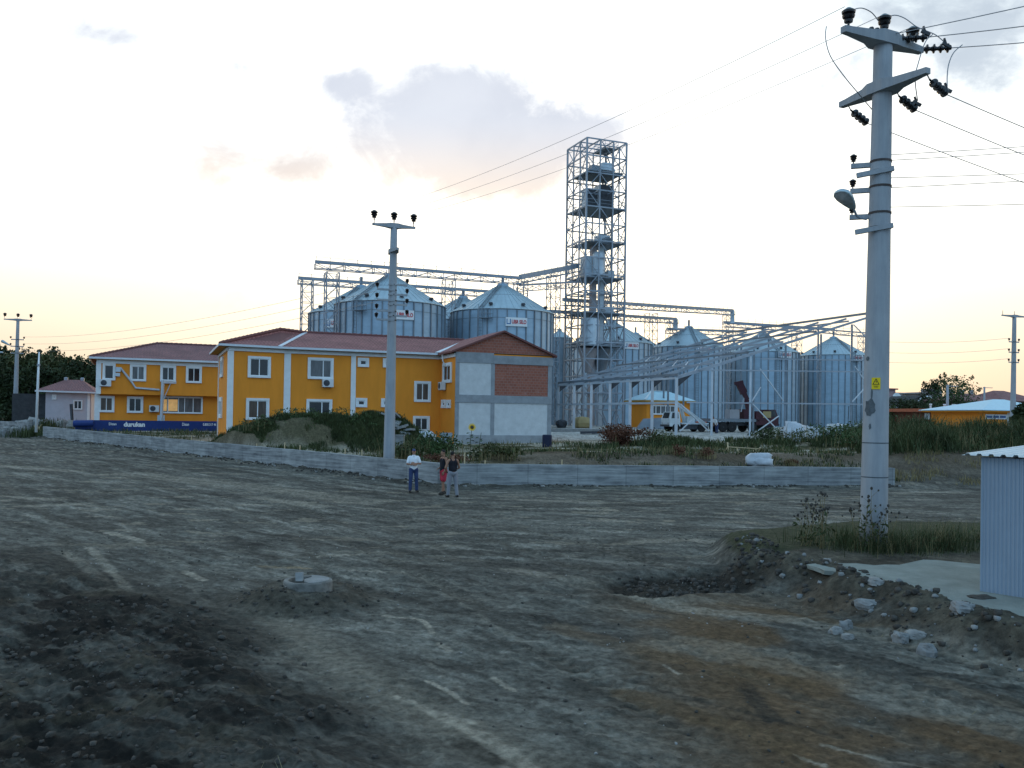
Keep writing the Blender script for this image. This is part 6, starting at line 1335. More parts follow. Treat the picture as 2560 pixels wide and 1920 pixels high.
def plants():
    def stalky(px, py, d, h, n, label, seed, m='dry', spread=.35, flowers='clod', head=.03, group='dry seed stalks by the big pole'):
        p = at(px, py, d); rng = np.random.default_rng(seed); z = gz(p.x, p.y); t = thing('dry_plant', (p.x, p.y, z), label, 'plant', group); mb = MB(); hd = MB()
        for i in range(n):
            b = V((rng.normal()*.08, rng.normal()*.08, -.03)); e = b+V((rng.normal()*spread, rng.normal()*spread*.6, h*(.6+.5*rng.random()))); c = b.lerp(e, .5)+V((rng.normal()*.04, 0, .06)); mb.tube([b, c, e], [.007, .005, .003], 5); hd.ball(e, head, head, head*1.2, 6, 4)
            for k in range(3): q = c.lerp(e, .2+.25*k); e2 = q+V((rng.normal()*.10, rng.normal()*.10, .08+.08*rng.random())); mb.tube([q, e2], [.004, .002], 4); hd.ball(e2, head*.7, head*.7, head*.8, 6, 4)
        mb.v = [(a+p.x, b_+p.y, c_+z) for a, b_, c_ in mb.v]; hd.v = [(a+p.x, b_+p.y, c_+z) for a, b_, c_ in hd.v]
        vs, qs = leaf_cloud(rng.normal(size=(70, 3))*np.array([spread*.6, spread*.5, h*.18])+np.array([0, 0, h*.32]), .055, rng, .35); mb.obj('stems', M['dry' if m == 'dry' else m], t); hd.obj('seed_heads', M[flowers], t); np_mesh('leaves', vs, qs, M['weed'], t)
    stalky(2052, 1388, 18.3, 1.15, 9, 'tall dry thistle with forked stems left of the big pole', 1, spread=.22)
    stalky(2010, 1375, 18.6, .95, 7, 'leftmost dry thistle at the platform corner', 2, spread=.18)
    stalky(2163, 1380, 18.5, 1.25, 8, 'dry stalks with round heads before the foot of the big pole', 3, spread=.16)
    stalky(2196, 1370, 18.6, .9, 5, 'short dry stalks at the right of the big pole foot', 4, spread=.15)
    rs = [(1572, 1118, 62, 1.3, 4.2, 'big rusty red bush in the yard behind the right wall', 1, 2600), (1690, 1160, 47.5, .55, 1.1, 'small rusty plant just behind the right wall, left one', 2, 300), (1765, 1158, 47.0, .6, 1.3, 'small rusty plant just behind the right wall, nearer the white bundle', 3, 300), (1978, 1163, 47, .45, .8, 'small rusty plant right of the white bundle', 4, 200)]
    for px, py, d, h, w, lab, sd, n in rs: p = at(px, py, d); shrub(p.x, p.y, h, w, lab, 'rust_leaf', n, 400+sd, .09 if n > 1000 else .06, 'rusty plants in the yard')
    gs = [(1068, 1140, 45.5, 1.5, 3.4, 'leafy green bush right of the middle pole, behind the wall', 1, 'leaf3', 1500), (1015, 1150, 45, 1.0, 2.2, 'low green bush beside the foot of the middle pole', 2, 'weed', 900), (1240, 1150, 44.5, .9, 2.4, 'olive weeds before the grey foundation', 4, 'leaf2', 800), (1640, 1130, 60, 1.1, 3.0, 'green bush right of the rusty bush', 5, 'weed', 900), (2140, 1128, 56, 1.4, 3.4, 'green bush beside the big pole in the yard', 6, 'leaf3', 1200), (1955, 1112, 60, 1.2, 4.0, 'green bush before the white sheeting', 7, 'weed', 1200), (2060, 1118, 60, 1.2, 4.0, 'green bush under the white cab', 8, 'leaf3', 1200),
          (640, 1122, 55.0, .9, 2.2, 'green weeds at the left foot of the earth heap', 9, 'weed', 700)]
    for px, py, d, h, w, lab, sd, m, n in gs: p = at(px, py, d); shrub(p.x, p.y, h, w, lab, m, n, 430+sd, .085, 'green bushes behind the walls')
    p = at(1105, 1150, 43.6); shrub(p.x, p.y, .55, 2.6, 'reddish brown dry scrub behind the wall beside the three people', 'rust_leaf', 600, 460, .06, 'rusty plants in the yard')
    # sunflowers
    for px, py, d, h, lab, face in ((1175, 1152, 44.5, 1.75, 'sunflower with one yellow bloom before the grey foundation', True), (1198, 1152, 44.0, 1.45, 'leafy flowerless sunflower right of the one in bloom', False)):
        p = at(px, py, d); z = gz(p.x, p.y); t = thing('sunflower', (p.x, p.y, z), lab, 'flower'); rng = np.random.default_rng(int(px)); mb = MB(); o = V((p.x, p.y, z)); tip = o+V((.08, -.05, h)); mb.tube([o, o+V((0, 0, h*.6)), tip], [.02, .016, .012], 6); mb.obj('stem', M['weed'], t); lf = MB()
        for k in range(13):
            a = k*2.4; b = o+Z*(h*(.18+.055*k)); dd = V((math.cos(a), math.sin(a), .1)); s = V((-dd.y, dd.x, 0)); L = .34-.008*k; lf.add([b, b+dd*L*.45+s*.13, b+dd*L-Z*.09, b+dd*L*.45-s*.13], [(0, 1, 2, 3)])
        lf.obj('leaves', M['leaf3'], t)
        if face:
            n = V((.1, -1, .15)).normalized(); u = V((1, .1, 0)).normalized(); w = n.cross(u); mb = MB()
            for k in range(16): a = k*.3927; dd = u*math.cos(a)+w*math.sin(a); s = u*-math.sin(a)+w*math.cos(a); mb.quad(tip+dd*.07-s*.03, tip+dd*.07+s*.03, tip+dd*.2+s*.015, tip+dd*.2-s*.015)
            mb.obj('petals', M['petal'], t); mb = MB(); mb.lathe(tip-n*.02, [(.09, 0), (.09, .03), (.05, .05)], 14, ax=n); mb.obj('seed_disc', M['trunk'], t)
plants()
# ================================================================ KIOSK
def kiosk():
    K0 = onz(2453, 1481, .46); z0 = K0.z-.03; d = V((.66, -.75, 0)).normalized(); bk = V((-d.y, d.x, 0)); Lf, Ls = 2.6, 2.2; zt = at(2458, 1143, K0.y).z
    t = thing('metal_kiosk', V((K0.x, K0.y, z0))+d*1.3+bk*1.1, 'small blue grey corrugated metal kiosk on the pale slab at the right edge', 'kiosk')
    def corr(P, u, L, name):
        n = V((u.y, -u.x, 0)); pts = []; s = 0.0; k = 0
        while s < L: pts += [(s, 0), (s+.022, 0), (s+.031, .012), (s+.053, .012)]; s += .062
        pts = [p for p in pts if p[0] <= L]+[(L, 0)]; vs = []
        for a, o in pts: q = P+u*a+n*o; vs += [(q.x, q.y, z0), (q.x, q.y, zt)]
        mb = MB(); mb.add(vs, [(2*i, 2*i+2, 2*i+3, 2*i+1) for i in range(len(pts)-1)]); mb.obj(name, M['kiosk'], t)
    P0 = V((K0.x, K0.y, 0)); corr(P0, d, Lf, 'front_wall'); corr(P0+bk*Ls, -bk, Ls, 'side_wall'); corr(P0+d*Lf, bk, Ls, 'side_wall'); corr(P0+d*Lf+bk*Ls, -d, Lf, 'rear_wall')
    mb = MB(); mb.beam(P0+Z*z0, P0+Z*zt, .035, .035); mb.obj('corner_trim', M['kiosk'], t)
    o = V((P0.x, P0.y, zt+.03))-d*.26-bk*.16; up = .10; pts = []; s = 0
    while s < Lf+.5: pts += [(s, .0), (s+.045, 0), (s+.065, .032), (s+.115, .032), (s+.135, 0)]; s += .18
    vs = []
    for a, h in pts:
        for e in (0, 1): q = o+d*a+bk*(e*(Ls+.4))+Z*(h+e*up); vs += [q, q-Z*.004]
    k = len(pts); fs = []
    for i in range(k-1): a = i*4; fs += [(a, a+4, a+6, a+2), (a+1, a+3, a+7, a+5), (a, a+1, a+5, a+4), (a+2, a+6, a+7, a+3)]
    fs += [(0, 2, 3, 1)]; mb = MB(); mb.add(vs, fs); mb.obj('roof', M['kiosk_roof'], t)
M['kiosk'] = mat('blue_grey_sheet', (0.27, 0.33, 0.40), 0.5, metal=.15, var=.06, scale=1.2)
M['kiosk_roof'] = mat('pale_sheet_roof', (0.48, 0.55, 0.58), .5, metal=.2, var=.10, scale=2)
kiosk()
# ================================================================ VEHICLES
def wheel(par, c, ax, r=.48, w=.28, hub='steel'):
    mb = MB(); mb.lathe(c, [(r*.62, -w/2), (r*.94, -w/2), (r, -w*.36), (r, w*.36), (r*.94, w/2), (r*.62, w/2)], 20, ax=ax); o = mb.obj('wheel', M['rubber'], par)
    mb = MB(); mb.lathe(c, [(r*.60, -w*.42), (r*.60, w*.42), (r*.2, w*.5)], 16, ax=ax); mb.obj('rim', M[hub], o); return o
def cab(par, o, f, s, L, w, h, m, z, glassm='glass', slope=.22):
    A = lambda a, b, c: o+f*a+s*b+Z*(z+c)
    mb = MB(); hw = w/2; lo = [A(0, -hw, 0), A(L, -hw, 0), A(L, hw, 0), A(0, hw, 0)]; mi = [A(0, -hw, h*.5), A(L+.02, -hw, h*.5), A(L+.02, hw, h*.5), A(0, hw, h*.5)]; tp = [A(.08, -hw*.9, h), A(L-slope, -hw*.9, h), A(L-slope, hw*.9, h), A(.08, hw*.9, h)]
    mb.hexa(lo+mi); mb.hexa([p+Z*.002 for p in mi]+tp); c = mb.obj('cab', M[m], par)
    e = .012
    def pane(p, q, r_, t_, name):
        n = (q-p).cross(t_-p).normalized(); mb = MB(); mb.quad(p+n*e, q+n*e, r_+n*e, t_+n*e); mb.quad(t_-n*e, r_-n*e, q-n*e, p-n*e); mb.obj(name, M[glassm], c)
    li = lambda a, b, t: a.lerp(b, t)
    def inset(a, b, c_, d_, i=.12, j=.10):
        u0, u1 = li(a, b, i), li(a, b, 1-i); v0, v1 = li(d_, c_, i), li(d_, c_, 1-i); return li(u0, v0, j), li(u1, v1, j), li(u1, v1, 1-j), li(u0, v0, 1-j)
    pane(*inset(mi[1], mi[2], tp[2], tp[1]), 'windscreen'); pane(*inset(mi[0], mi[1], tp[1], tp[0], .16), 'side_window'); pane(*inset(mi[2], mi[3], tp[3], tp[2], .16), 'side_window')
    mb = MB(); mb.box(A(L+.06, 0, .08), .16, w, .22, ax=f, ay=s); mb.obj('bumper', M['steel_dark'], c)
    for q in (-.36, .36): mb = MB(); mb.box(A(L+.03, q*w, .32), .05, .26, .18, ax=f, ay=s); mb.obj('headlight', M['lamp_glass'], c)
    return c
def crane_truck():
    p = at(1708, 1080, 95); z = gz(p.x, p.y); o = V((p.x, p.y, 0)); f = V((-.96, -.28, 0)).normalized(); s = V((f.y, -f.x, 0)); t = thing('crane_truck', (p.x, p.y, z), 'small white truck with a white lattice boom lowered over its bed', 'truck'); o = V((p.x, p.y, 0))
    mb = MB(); mb.box(o-f*.4+Z*(z+.62), 4.6, .8, .22, ax=f, ay=s); mb.box(o-f*1.0+Z*(z+.52), 3.0, 1.7, .5, ax=f, ay=s); mb.obj('chassis', M['steel_dark'], t)
    cab(t, o+f*.85, f, s, 1.25, 1.95, 1.55, 'dirty_white', z+.55)
    for a in (1.35, -1.7):
        for b in (-.9, .9): wheel(t, o+f*a+s*b+Z*(z+.42), s, .44, .26, 'dirty_white')
    mb = MB(); mb.box(o-f*.9+Z*(z+.88), 3.2, 1.95, .16, ax=f, ay=s); mb.obj('bed', M['tank'], t)
    mb = MB(); mb.box(o-f*2.35+s*.4+Z*(z+1.03), .7, 1.2, .16, ax=f, ay=s); mb.obj('orange_crate', M['orange'], t)
    a = at(1690, 1006, 94.5); b = at(1764, 1060, 94.0); mb = MB(); dn = V((0, 0, -.32)); sd = V((.12, -.35, 0))
    for q in (V((0, 0, 0)), dn, sd, sd+dn): mb.beam(a+q, b+q*.6, .09)
    for i in range(12):
        c, e = a.lerp(b, i/12), a.lerp(b, (i+1)/12); mb.beam(c, e+dn*.8, .05); mb.beam(c+sd, e+sd+dn*.8, .05); mb.beam(c, e+sd, .045)
    mb.obj('lattice_boom', M['dirty_white'], t)
    mb = MB(); m_ = o-f*.2; mb.beam(m_+Z*(z+.9), a+V((.5, 0, -.5)), .28, .28); mb.box(m_-f*.5+Z*(z+1.25), .9, .8, .8, ax=f, ay=s); mb.obj('boom_mast', M['dirty_white'], t)
def mobile_crane():
    p = at(1848, 1076, 97); z = gz(p.x, p.y); o = V((p.x, p.y, 0)); f = V((.955, .30, 0)).normalized(); s = V((f.y, -f.x, 0)); t = thing('mobile_crane', (p.x, p.y, z), 'long maroon crane truck with a flat bed and a folded boom raised behind it', 'truck')
    mb = MB(); mb.box(o-f*1.2+Z*(z+1.28), 6.0, 2.2, .30, ax=f, ay=s); mb.obj('bed', M['galv_dark'], t)
    mb = MB(); mb.box(o-f*.2+Z*(z+.88), 7.6, .9, .34, ax=f, ay=s); mb.obj('chassis', M['steel_dark'], t)
    for a in (-2.6, -1.5, 1.0, 3.1):
        for b in (-.95, .95): wheel(t, o+f*a+s*b+Z*(z+.55), s, .54, .3, 'steel_dark')
    mb = MB(); mb.box(o+f*2.2+Z*(z+1.55), 1.6, 2.2, 1.5, ax=f, ay=s); mb.obj('engine_house', M['maroon'], t)
    c = cab(t, o+f*2.95, f, s, 1.25, 2.2, 1.75, 'maroon', z+.75, slope=.3)
    mb = MB(); mb.box(o+f*2.75+s*1.115+Z*(z+1.95), 1.0, .03, .7, ax=f, ay=s); mb.obj('side_panel', M['beige'], c)
    mb = MB(); mb.box(o+f*.7+Z*(z+1.95), .9, 1.2, 1.1, ax=f, ay=s); mb.obj('turret', M['maroon'], t)
    a = at(1874, 1030, 97); b = at(1868, 1000, 97); e = at(1848, 958, 97); mb = MB(); mb.beam(a, b, .55, .6); mb.beam(b, b.lerp(e, .45), .42, .45); mb.beam(b.lerp(e, .4), e, .62, .70); mb.beam(e-V((.5, 0, .05)), e+V((.4, 0, .15)), .5, .35); mb.obj('boom', M['maroon'], t)
    mb = MB(); mb.beam(o+f*.2+Z*(z+2.2), b.lerp(e, .3), .14); mb.obj('ram', M['steel_light'], t)
    mb = MB(); mb.box(at(1860, 1008, 96.5), 1.0, .3, .16, ax=f, ay=s); mb.obj('work_light', M['redlight'], t)
    mb = MB(); mb.box(o-f*.9+Z*(z+1.95), 1.15, 1.1, 1.0, ax=f, ay=s); tag(mb.obj('control_cabin', M['house_grey']), 'pale grey cabin box standing on the bed of the maroon crane truck', 'cabin')
def cars():
    p = at(2236, 1074, 124); z = gz(p.x, p.y)+.35; o = V((p.x, p.y, 0)); f = V((-.14, -.99, 0)).normalized(); s = V((f.y, -f.x, 0)); t = thing('parked_car', (p.x, p.y, z), 'white car facing the camera, parked right of the big pole', 'car')
    A = lambda a, b, c: o+f*a+s*b+Z*(z+c)
    mb = MB(); mb.hexa([A(-2, -.82, .28), A(2.0, -.80, .28), A(2.0, .80, .28), A(-2, .82, .28), A(-2, -.84, .86), A(1.95, -.76, .80), A(1.95, .76, .80), A(-2, .84, .86)]); mb.hexa([A(-1.9, -.80, .862), A(.75, -.80, .862), A(.75, .80, .862), A(-1.9, .80, .862), A(-1.6, -.64, 1.46), A(-.05, -.64, 1.46), A(-.05, .64, 1.46), A(-1.6, .64, 1.46)]); mb.obj('body', M['dirty_white'], t)
    mb = MB(); mb.quad(A(.72, -.70, .90), A(.72, .70, .90), A(.0, .58, 1.40), A(.0, -.58, 1.40)); mb.v = [tuple(V(v)+f*.02+Z*.012) for v in mb.v]; mb.obj('windscreen', M['glass_blue'], t)
    for b in (-1, 1): mb = MB(); mb.quad(A(-1.5, b*.80, .93), A(.5, b*.80, .93), A(-.1, b*.68, 1.38), A(-1.4, b*.68, 1.38)); mb.v = [tuple(V(v)+s*(b*.02)) for v in mb.v]; mb.obj('side_window', M['glass'], t)
    mb = MB(); mb.box(A(1.985, 0, .62), .05, .7, .14, ax=f, ay=s); mb.obj('grille', M['black'], t); mb = MB(); mb.box(A(2.02, 0, .38), .12, 1.6, .18, ax=f, ay=s); mb.obj('bumper', M['dirty_white'], t)
    for b in (-.6, .6): mb = MB(); mb.box(A(1.98, b, .64), .06, .3, .15, ax=f, ay=s); mb.obj('headlight', M['lamp_glass'], t)
    for a in (-1.25, 1.25):
        for b in (-.76, .76): wheel(t, A(a, b, .30), s, .30, .2, 'steel')
    # white tractor cab behind the sheeting
    p = at(2098, 1070, 74); z = gz(p.x, p.y)+.1; o = V((p.x, p.y, 0)); f = V((.9, .43, 0)).normalized(); s = V((f.y, -f.x, 0)); t = thing('site_vehicle', (p.x, p.y, z), 'white open sided site vehicle with dark windows beside the sheeting', 'vehicle')
    cab(t, o-f*.9, f, s, 1.7, 1.2, 1.15, 'dirty_white', z+.35, slope=.1)
    for a in (-.6, .5):
        for b in (-.6, .6): wheel(t, o+f*a+s*b+Z*(z+.3), s, .32, .22)
    mb = MB(); mb.beam(o+f*.95+Z*(z+.4), o+f*1.05+Z*(z+3.0), .06); mb.obj('mast', M['steel_dark'], t)
crane_truck(); mobile_crane(); cars()
# ================================================================ HUT AND FAR HOUSES
def hut():
    a = at(1616, 1060, 108); f = Face((a.x, a.y), U); zt = at(1616, 999, 108).z; L, dp = 6.2, 4.2; fw = Face(f.pt(0, 0)+W*dp, -W)
    t = thing('site_hut', f.pt(L/2, 1.9, -2), 'small yellow hut with a pale blue metal roof before the silos', 'hut')
    mb = MB(); mb.prism([f.pt(0, 0), f.pt(L, 0), f.pt(L, 0, -dp), f.pt(0, 0, -dp)], 1.5, zt); mb.obj('wall', M['yellow'], t)
    t0, t1, z0, z1 = f.rect(1622, 1012, 1690, 1037); window(t, f.pt((t0+3.9)/2+.2, (z0+z1)/2), U, f.n, 3.9-t0, z1-z0, bars=(.2, .4, .6, .8), sur=.1, sash=.09)
    e = [f.pt(-.5, zt, .5), f.pt(L+.5, zt, .5), f.pt(L+.5, zt, -dp-.5), f.pt(-.5, zt, -dp-.5)]; r0, r1 = f.pt(1.9, zt+1.15, -dp/2), f.pt(L-1.9, zt+1.15, -dp/2)
    mb = MB(); mb.slab([e[0], e[1], r1, r0], .08); mb.slab([e[1], e[2], r1], .08); mb.slab([e[2], e[3], r0, r1], .08); mb.slab([e[3], e[0], r0], .08); rf = mb.obj('roof', M['blue_roof'], t)
    for p, q in ((e[0], r0), (r0, r1)): mb = MB(); mb.beam(p+Z*.03, q+Z*.03, .22, .05); mb.obj('ridge_cap', M['white'], rf)
    for p, q in ((e[0], e[1]), (e[3], e[0])): mb = MB(); mb.beam(p-Z*.16, q-Z*.16, .10, .18); mb.obj('fascia', M['soffit'], rf)
    a = at(1634, 1058, 103); mb = MB(); mb.hexa([a+V(v) for v in ((-2.2, -1, -1), (2.2, -.8, -1), (2.2, .8, -1), (-2.2, .8, -1), (-1.2, -.4, .5), (1.5, -.3, .7), (1.5, .3, .7), (-1.2, .3, .5))]); tag(mb.obj('tarpaulin_heap', M['galv_dark']), 'dark grey covered heap beside the yellow hut', 'heap')
hut()
def house(px0, px1, yt, d, label, m, roof='flat', yr=None, dep=7, u=(.96, .28), zb=1.2, wins=(), roofm='tile_far', ov=.4, cat='house', chim=()):
    a = at(px0, 1040, d); f = Face((a.x, a.y), V((*u, 0))); L = f.px(px1, 1040)[0]; zt = f.px((px0+px1)/2, yt)[1]; t = thing('house', f.pt(L/2, zb, -dep/2), label, cat, None)
    mb = MB(); mb.prism([f.pt(0, 0), f.pt(L, 0), f.pt(L, 0, -dep), f.pt(0, 0, -dep)], zb, zt); mb.obj('wall', M[m], t)
    for (x0, y0, x1, y1, b) in wins: f.win(t, x0, y0, x1, y1, bars=b, sur=.10, sash=.08)
    if roof == 'flat': mb = MB(); mb.prism([f.pt(-ov, 0, ov), f.pt(L+ov, 0, ov), f.pt(L+ov, 0, -dep-ov), f.pt(-ov, 0, -dep-ov)], zt+.002, zt+.28); rf = mb.obj('roof', M[roofm], t)
    else:
        zr = f.px((px0+px1)/2, yr)[1]; e = [f.pt(-ov, zt, ov), f.pt(L+ov, zt, ov), f.pt(L+ov, zt, -dep-ov), f.pt(-ov, zt, -dep-ov)]; mb = MB()
        if roof == 'gable_front': r0, r1 = f.pt(L*.45, zr, ov), f.pt(L*.45, zr, -dep); mb.slab([e[0], r0, r1, e[3]], .15); mb.slab([r0, e[1], e[2], r1], .15)
        else: k = min(L*.35, dep*.5); r0, r1 = f.pt(k, zr, -dep/2), f.pt(L-k, zr, -dep/2); mb.slab([e[0], e[1], r1, r0], .15); mb.slab([e[1], e[2], r1], .15); mb.slab([e[2], e[3], r0, r1], .15); mb.slab([e[3], e[0], r0], .15)
        rf = mb.obj('roof', M[roofm], t)
        if roof == 'gable_front': mb = MB(); mb.add([f.pt(0, zt, -.02), f.pt(L, zt, -.02), f.pt(L*.45, zr-.2, -.02)], [(0, 1, 2)]); mb.obj('gable', M[m], t)
    for px, y0 in chim: q = f.px(px, y0); mb = MB(); c = f.pt(q[0], q[1]-1.2, -dep/2); mb.box(c, .55, .5, 2.4); mb.box(c+Z*1.25, .7, .65, .14); mb.obj('chimney', M['house_grey'], rf)
    return t, f, L, zt
def far_houses():
    t, f, L, zt = house(2205, 2238, 974, 190, 'pinkish flat roofed house with a balcony just right of the big pole', 'house_pink', 'flat', wins=((2222, 1004, 2227, 1022, ()),), roofm='tile_far')
    mb = MB(); q = f.px(2232, 993); mb.prism([f.pt(q[0]-2.0, 0, 1.4), f.pt(q[0]+.8, 0, 1.4), f.pt(q[0]+.8, 0, 0), f.pt(q[0]-2.0, 0, 0)], q[1]-.9, q[1]+.1); mb.obj('balcony', M['house_grey'], t)
    house(2238.5, 2271, 985, 191, 'grey pink lower wing with two narrow windows, beside the balcony house', 'house_grey', 'flat', wins=((2244, 1003, 2249, 1022, ()), (2251, 1003, 2256, 1022, ())), roofm='orange_edge')
    c = at(2242, 991, 186); mb = MB(); mb.lathe(c, [(.02, -.2), (.75, 0), (.78, .04), (.1, -.12)], 20, ax=V((-.2, -1, .3))); mb.tube([c, c-Z*2.2], .06, 6); tag(mb.obj('satellite_dish', M['white']), 'white satellite dish on the pinkish house balcony', 'dish')
    t, f, L, zt = house(2276, 2322, 1004, 160, 'dark gabled house with a white arched front', 'house_grey', 'gable_front', 989, wins=((2280, 1008, 2294, 1020, ()),), roofm='darkshed', ov=.7)
    mb = MB(); c = f.px(2312, 1003); pts = [f.pt(c[0]+1.9*math.cos(math.pi*i/10), c[1]+1.4*math.sin(math.pi*i/10)-.6, .5) for i in range(11)]; mb.tube(pts, .22, 8); mb.obj('arch', M['white'], t)
    t, f, L, zt = house(2322, 2346, 984, 165, 'narrow grey house with a small square tower room on its roof', 'house_grey', 'flat', roofm='house_grey'); a, b = f.px(2341, 972), f.px(2358, 972); mb = MB(); mb.prism([f.pt(a[0], 0, -.3), f.pt(b[0], 0, -.3), f.pt(b[0], 0, -4), f.pt(a[0], 0, -4)], zt-6, f.px(2350, 971)[1]); mb.obj('tower_room', M['house_grey'], t)
    f.win(t, 2346, 978, 2352, 986, bars=(), sur=.06)
    house(2408, 2507, 1003, 150, 'long house with a red hipped roof and three chimneys', 'house_olive', 'hip', 982, dep=9, roofm='tile_far', ov=.8, chim=((2427, 974), (2456, 975), (2480, 975)))
    house(2508, 2600, 1003, 152, 'red roofed house cut by the right edge of the picture', 'house_olive', 'hip', 975, dep=10, roofm='tile_far', ov=.8)
    # orange brick low building with a flat overhanging slab
    a = at(2297, 1060, 112); f = Face((a.x, a.y), V((.97, .24, 0))); L = f.px(2456, 1040)[0]; zt = f.px(2370, 1031)[1]; t = thing('brick_building', f.pt(L/2, 1.4, -3), 'low orange brick building with a flat orange roof slab', 'building')
    mb = MB(); x1, x2 = f.px(2338, 1040)[0], f.px(2386, 1040)[0]
    for p, q in ((0, x1), (x2, L)): mb.prism([f.pt(p, 0), f.pt(q, 0), f.pt(q, 0, -6), f.pt(p, 0, -6)], 1.0, zt)
    mb.prism([f.pt(x1, 0, -3), f.pt(x2, 0, -3), f.pt(x2, 0, -6), f.pt(x1, 0, -6)], 1.0, zt); mb.obj('wall', M['brick_far'], t)
    mb = MB(); mb.prism([f.pt(-.9, 0, 1.0), f.pt(L+.2, 0, 1.0), f.pt(L+.2, 0, -6.8), f.pt(-.9, 0, -6.8)], zt+.002, zt+.40); mb.obj('roof', M['orange_edge'], t)
    mb = MB(); f.board(mb, x1+.02, x2-.02, 1.0, f.px(2360, 1046)[1], .12, -.5); mb.obj('parapet', M['house_grey'], t); mb = MB(); mb.quad(f.pt(x1, 1.2, -2.9), f.pt(x2, 1.2, -2.9), f.pt(x2, zt, -2.9), f.pt(x1, zt, -2.9)); mb.obj('dark_opening', M['black'], t)
    f.win(t, 2311, 1033, 2323, 1049, bars=(.5,), sur=.09, sash=.09)
    for px in (2347, 2382, 2404, 2408): c = f.px(px, 1020); mb = MB(); mb.lathe(f.pt(c[0], zt+.4, -1.5), [(.13, 0), (.13, .5), (.2, .55), (.18, .7)], 8); mb.obj('roof_vent', M['white'], t)
    # yellow depot with a pale blue roof
    a = at(2456, 1070, 96); f = Face((a.x, a.y), V((.97, .24, 0))); L = 8.5; zt = f.px(2490, 1031)[1]; t = thing('depot_building', f.pt(L/2, 1.3, -4), 'yellow and white depot with a low pale blue roof at the right edge', 'building')
    xs = f.px(2518, 1050)[0]; mb = MB(); mb.prism([f.pt(0, 0), f.pt(xs, 0), f.pt(xs, 0, -8), f.pt(0, 0, -8)], .8, zt); mb.obj('wall', M['yellow'], t); mb = MB(); mb.prism([f.pt(xs+.01, 0, -.01), f.pt(L, 0, -.01), f.pt(L, 0, -8), f.pt(xs+.01, 0, -8)], .8, zt-.01); mb.obj('white_wall', M['white'], t)
    f.win(t, 2463, 1036, 2516.5, 1048, bars=(.33, .66), glass='glass_blue', sur=.07, sash=.07)
    e = [f.pt(-.9, zt+.25, .9), f.pt(L+1, zt+.25, .9), f.pt(L+1, zt+.25, -9), f.pt(-.9, zt+.25, -9)]; r0, r1 = f.pt(5.0, zt+1.55, -4), f.pt(L-2, zt+1.55, -4)
    mb = MB(); mb.slab([e[0], e[1], r1, r0], .07); mb.slab([e[1], e[2], r1], .07); mb.slab([e[2], e[3], r0, r1], .07); mb.slab([e[3], e[0], r0], .07); mb.obj('roof', M['blue_roof'], t)
    mb = MB(); mb.prism([f.pt(-.7, 0, .7), f.pt(L, 0, .7), f.pt(L, 0, -8.7), f.pt(-.7, 0, -8.7)], zt+.003, zt+.17); mb.obj('eaves_board', M['yellow'], t)
    # low grey boundary wall and dark shed
    a, b = at(2252, 1062, 116), at(2318, 1064, 112); f = Face((a.x, a.y), V((b.x-a.x, b.y-a.y, 0))); mb = MB(); f.board(mb, 0, (b-a).length, 1.0, at(2280, 1055, 114).z, .25); tag(mb.obj('boundary_wall', M['conc']), 'low grey boundary wall between the white car and the brick building', 'wall')
    a = at(2214, 1058, 128); t = thing('shed', (a.x+2, a.y, 1.5), 'dark low shed behind the white car', 'shed'); mb = MB(); mb.box((a.x+2, a.y+1.5, 2.6), 4.2, 3, 2.6); mb.obj('wall', M['trunk'], t); mb = MB(); mb.slab([(a.x-.3, a.y-.2, 3.95), (a.x+4.4, a.y-.2, 3.85), (a.x+4.4, a.y+3.2, 4.2), (a.x-.3, a.y+3.2, 4.3)], .1); mb.obj('roof', M['darkshed'], t)
far_houses()
# ================================================================ YARD CLUTTER
def rock_mesh(mb, c, sx, sy, sz, rot, n=9, m=6, jag=.28, flat=0.0):
    sd = V((random.random()*50, random.random()*50, random.random()*50)); Rz = Matrix.Rotation(rot, 3, 'Z'); vs = []; fs = []
    for i in range(m+1):
        th = math.pi*i/m
        for j in range(n):
            a = 2*math.pi*j/n; p = V((math.sin(th)*math.cos(a), math.sin(th)*math.sin(a), math.cos(th))); q = V((math.copysign(abs(p.x)**.7, p.x), math.copysign(abs(p.y)**.7, p.y), math.copysign(abs(p.z)**(.7-.3*flat), p.z))); k = 1+jag*mnoise.noise(p*1.7+sd)+jag*.5*mnoise.noise(p*4+sd); vs.append(V(c)+Rz @ V((q.x*sx*k, q.y*sy*k, q.z*sz*k)))
    for i in range(m):
        for j in range(n): fs.append((i*n+j, (i+1)*n+j, (i+1)*n+(j+1) % n, i*n+(j+1) % n))
    mb.add(vs, fs)
M['navy'] = mat('dark_navy_plastic', (0.012, 0.017, 0.045), .6, var=.2)
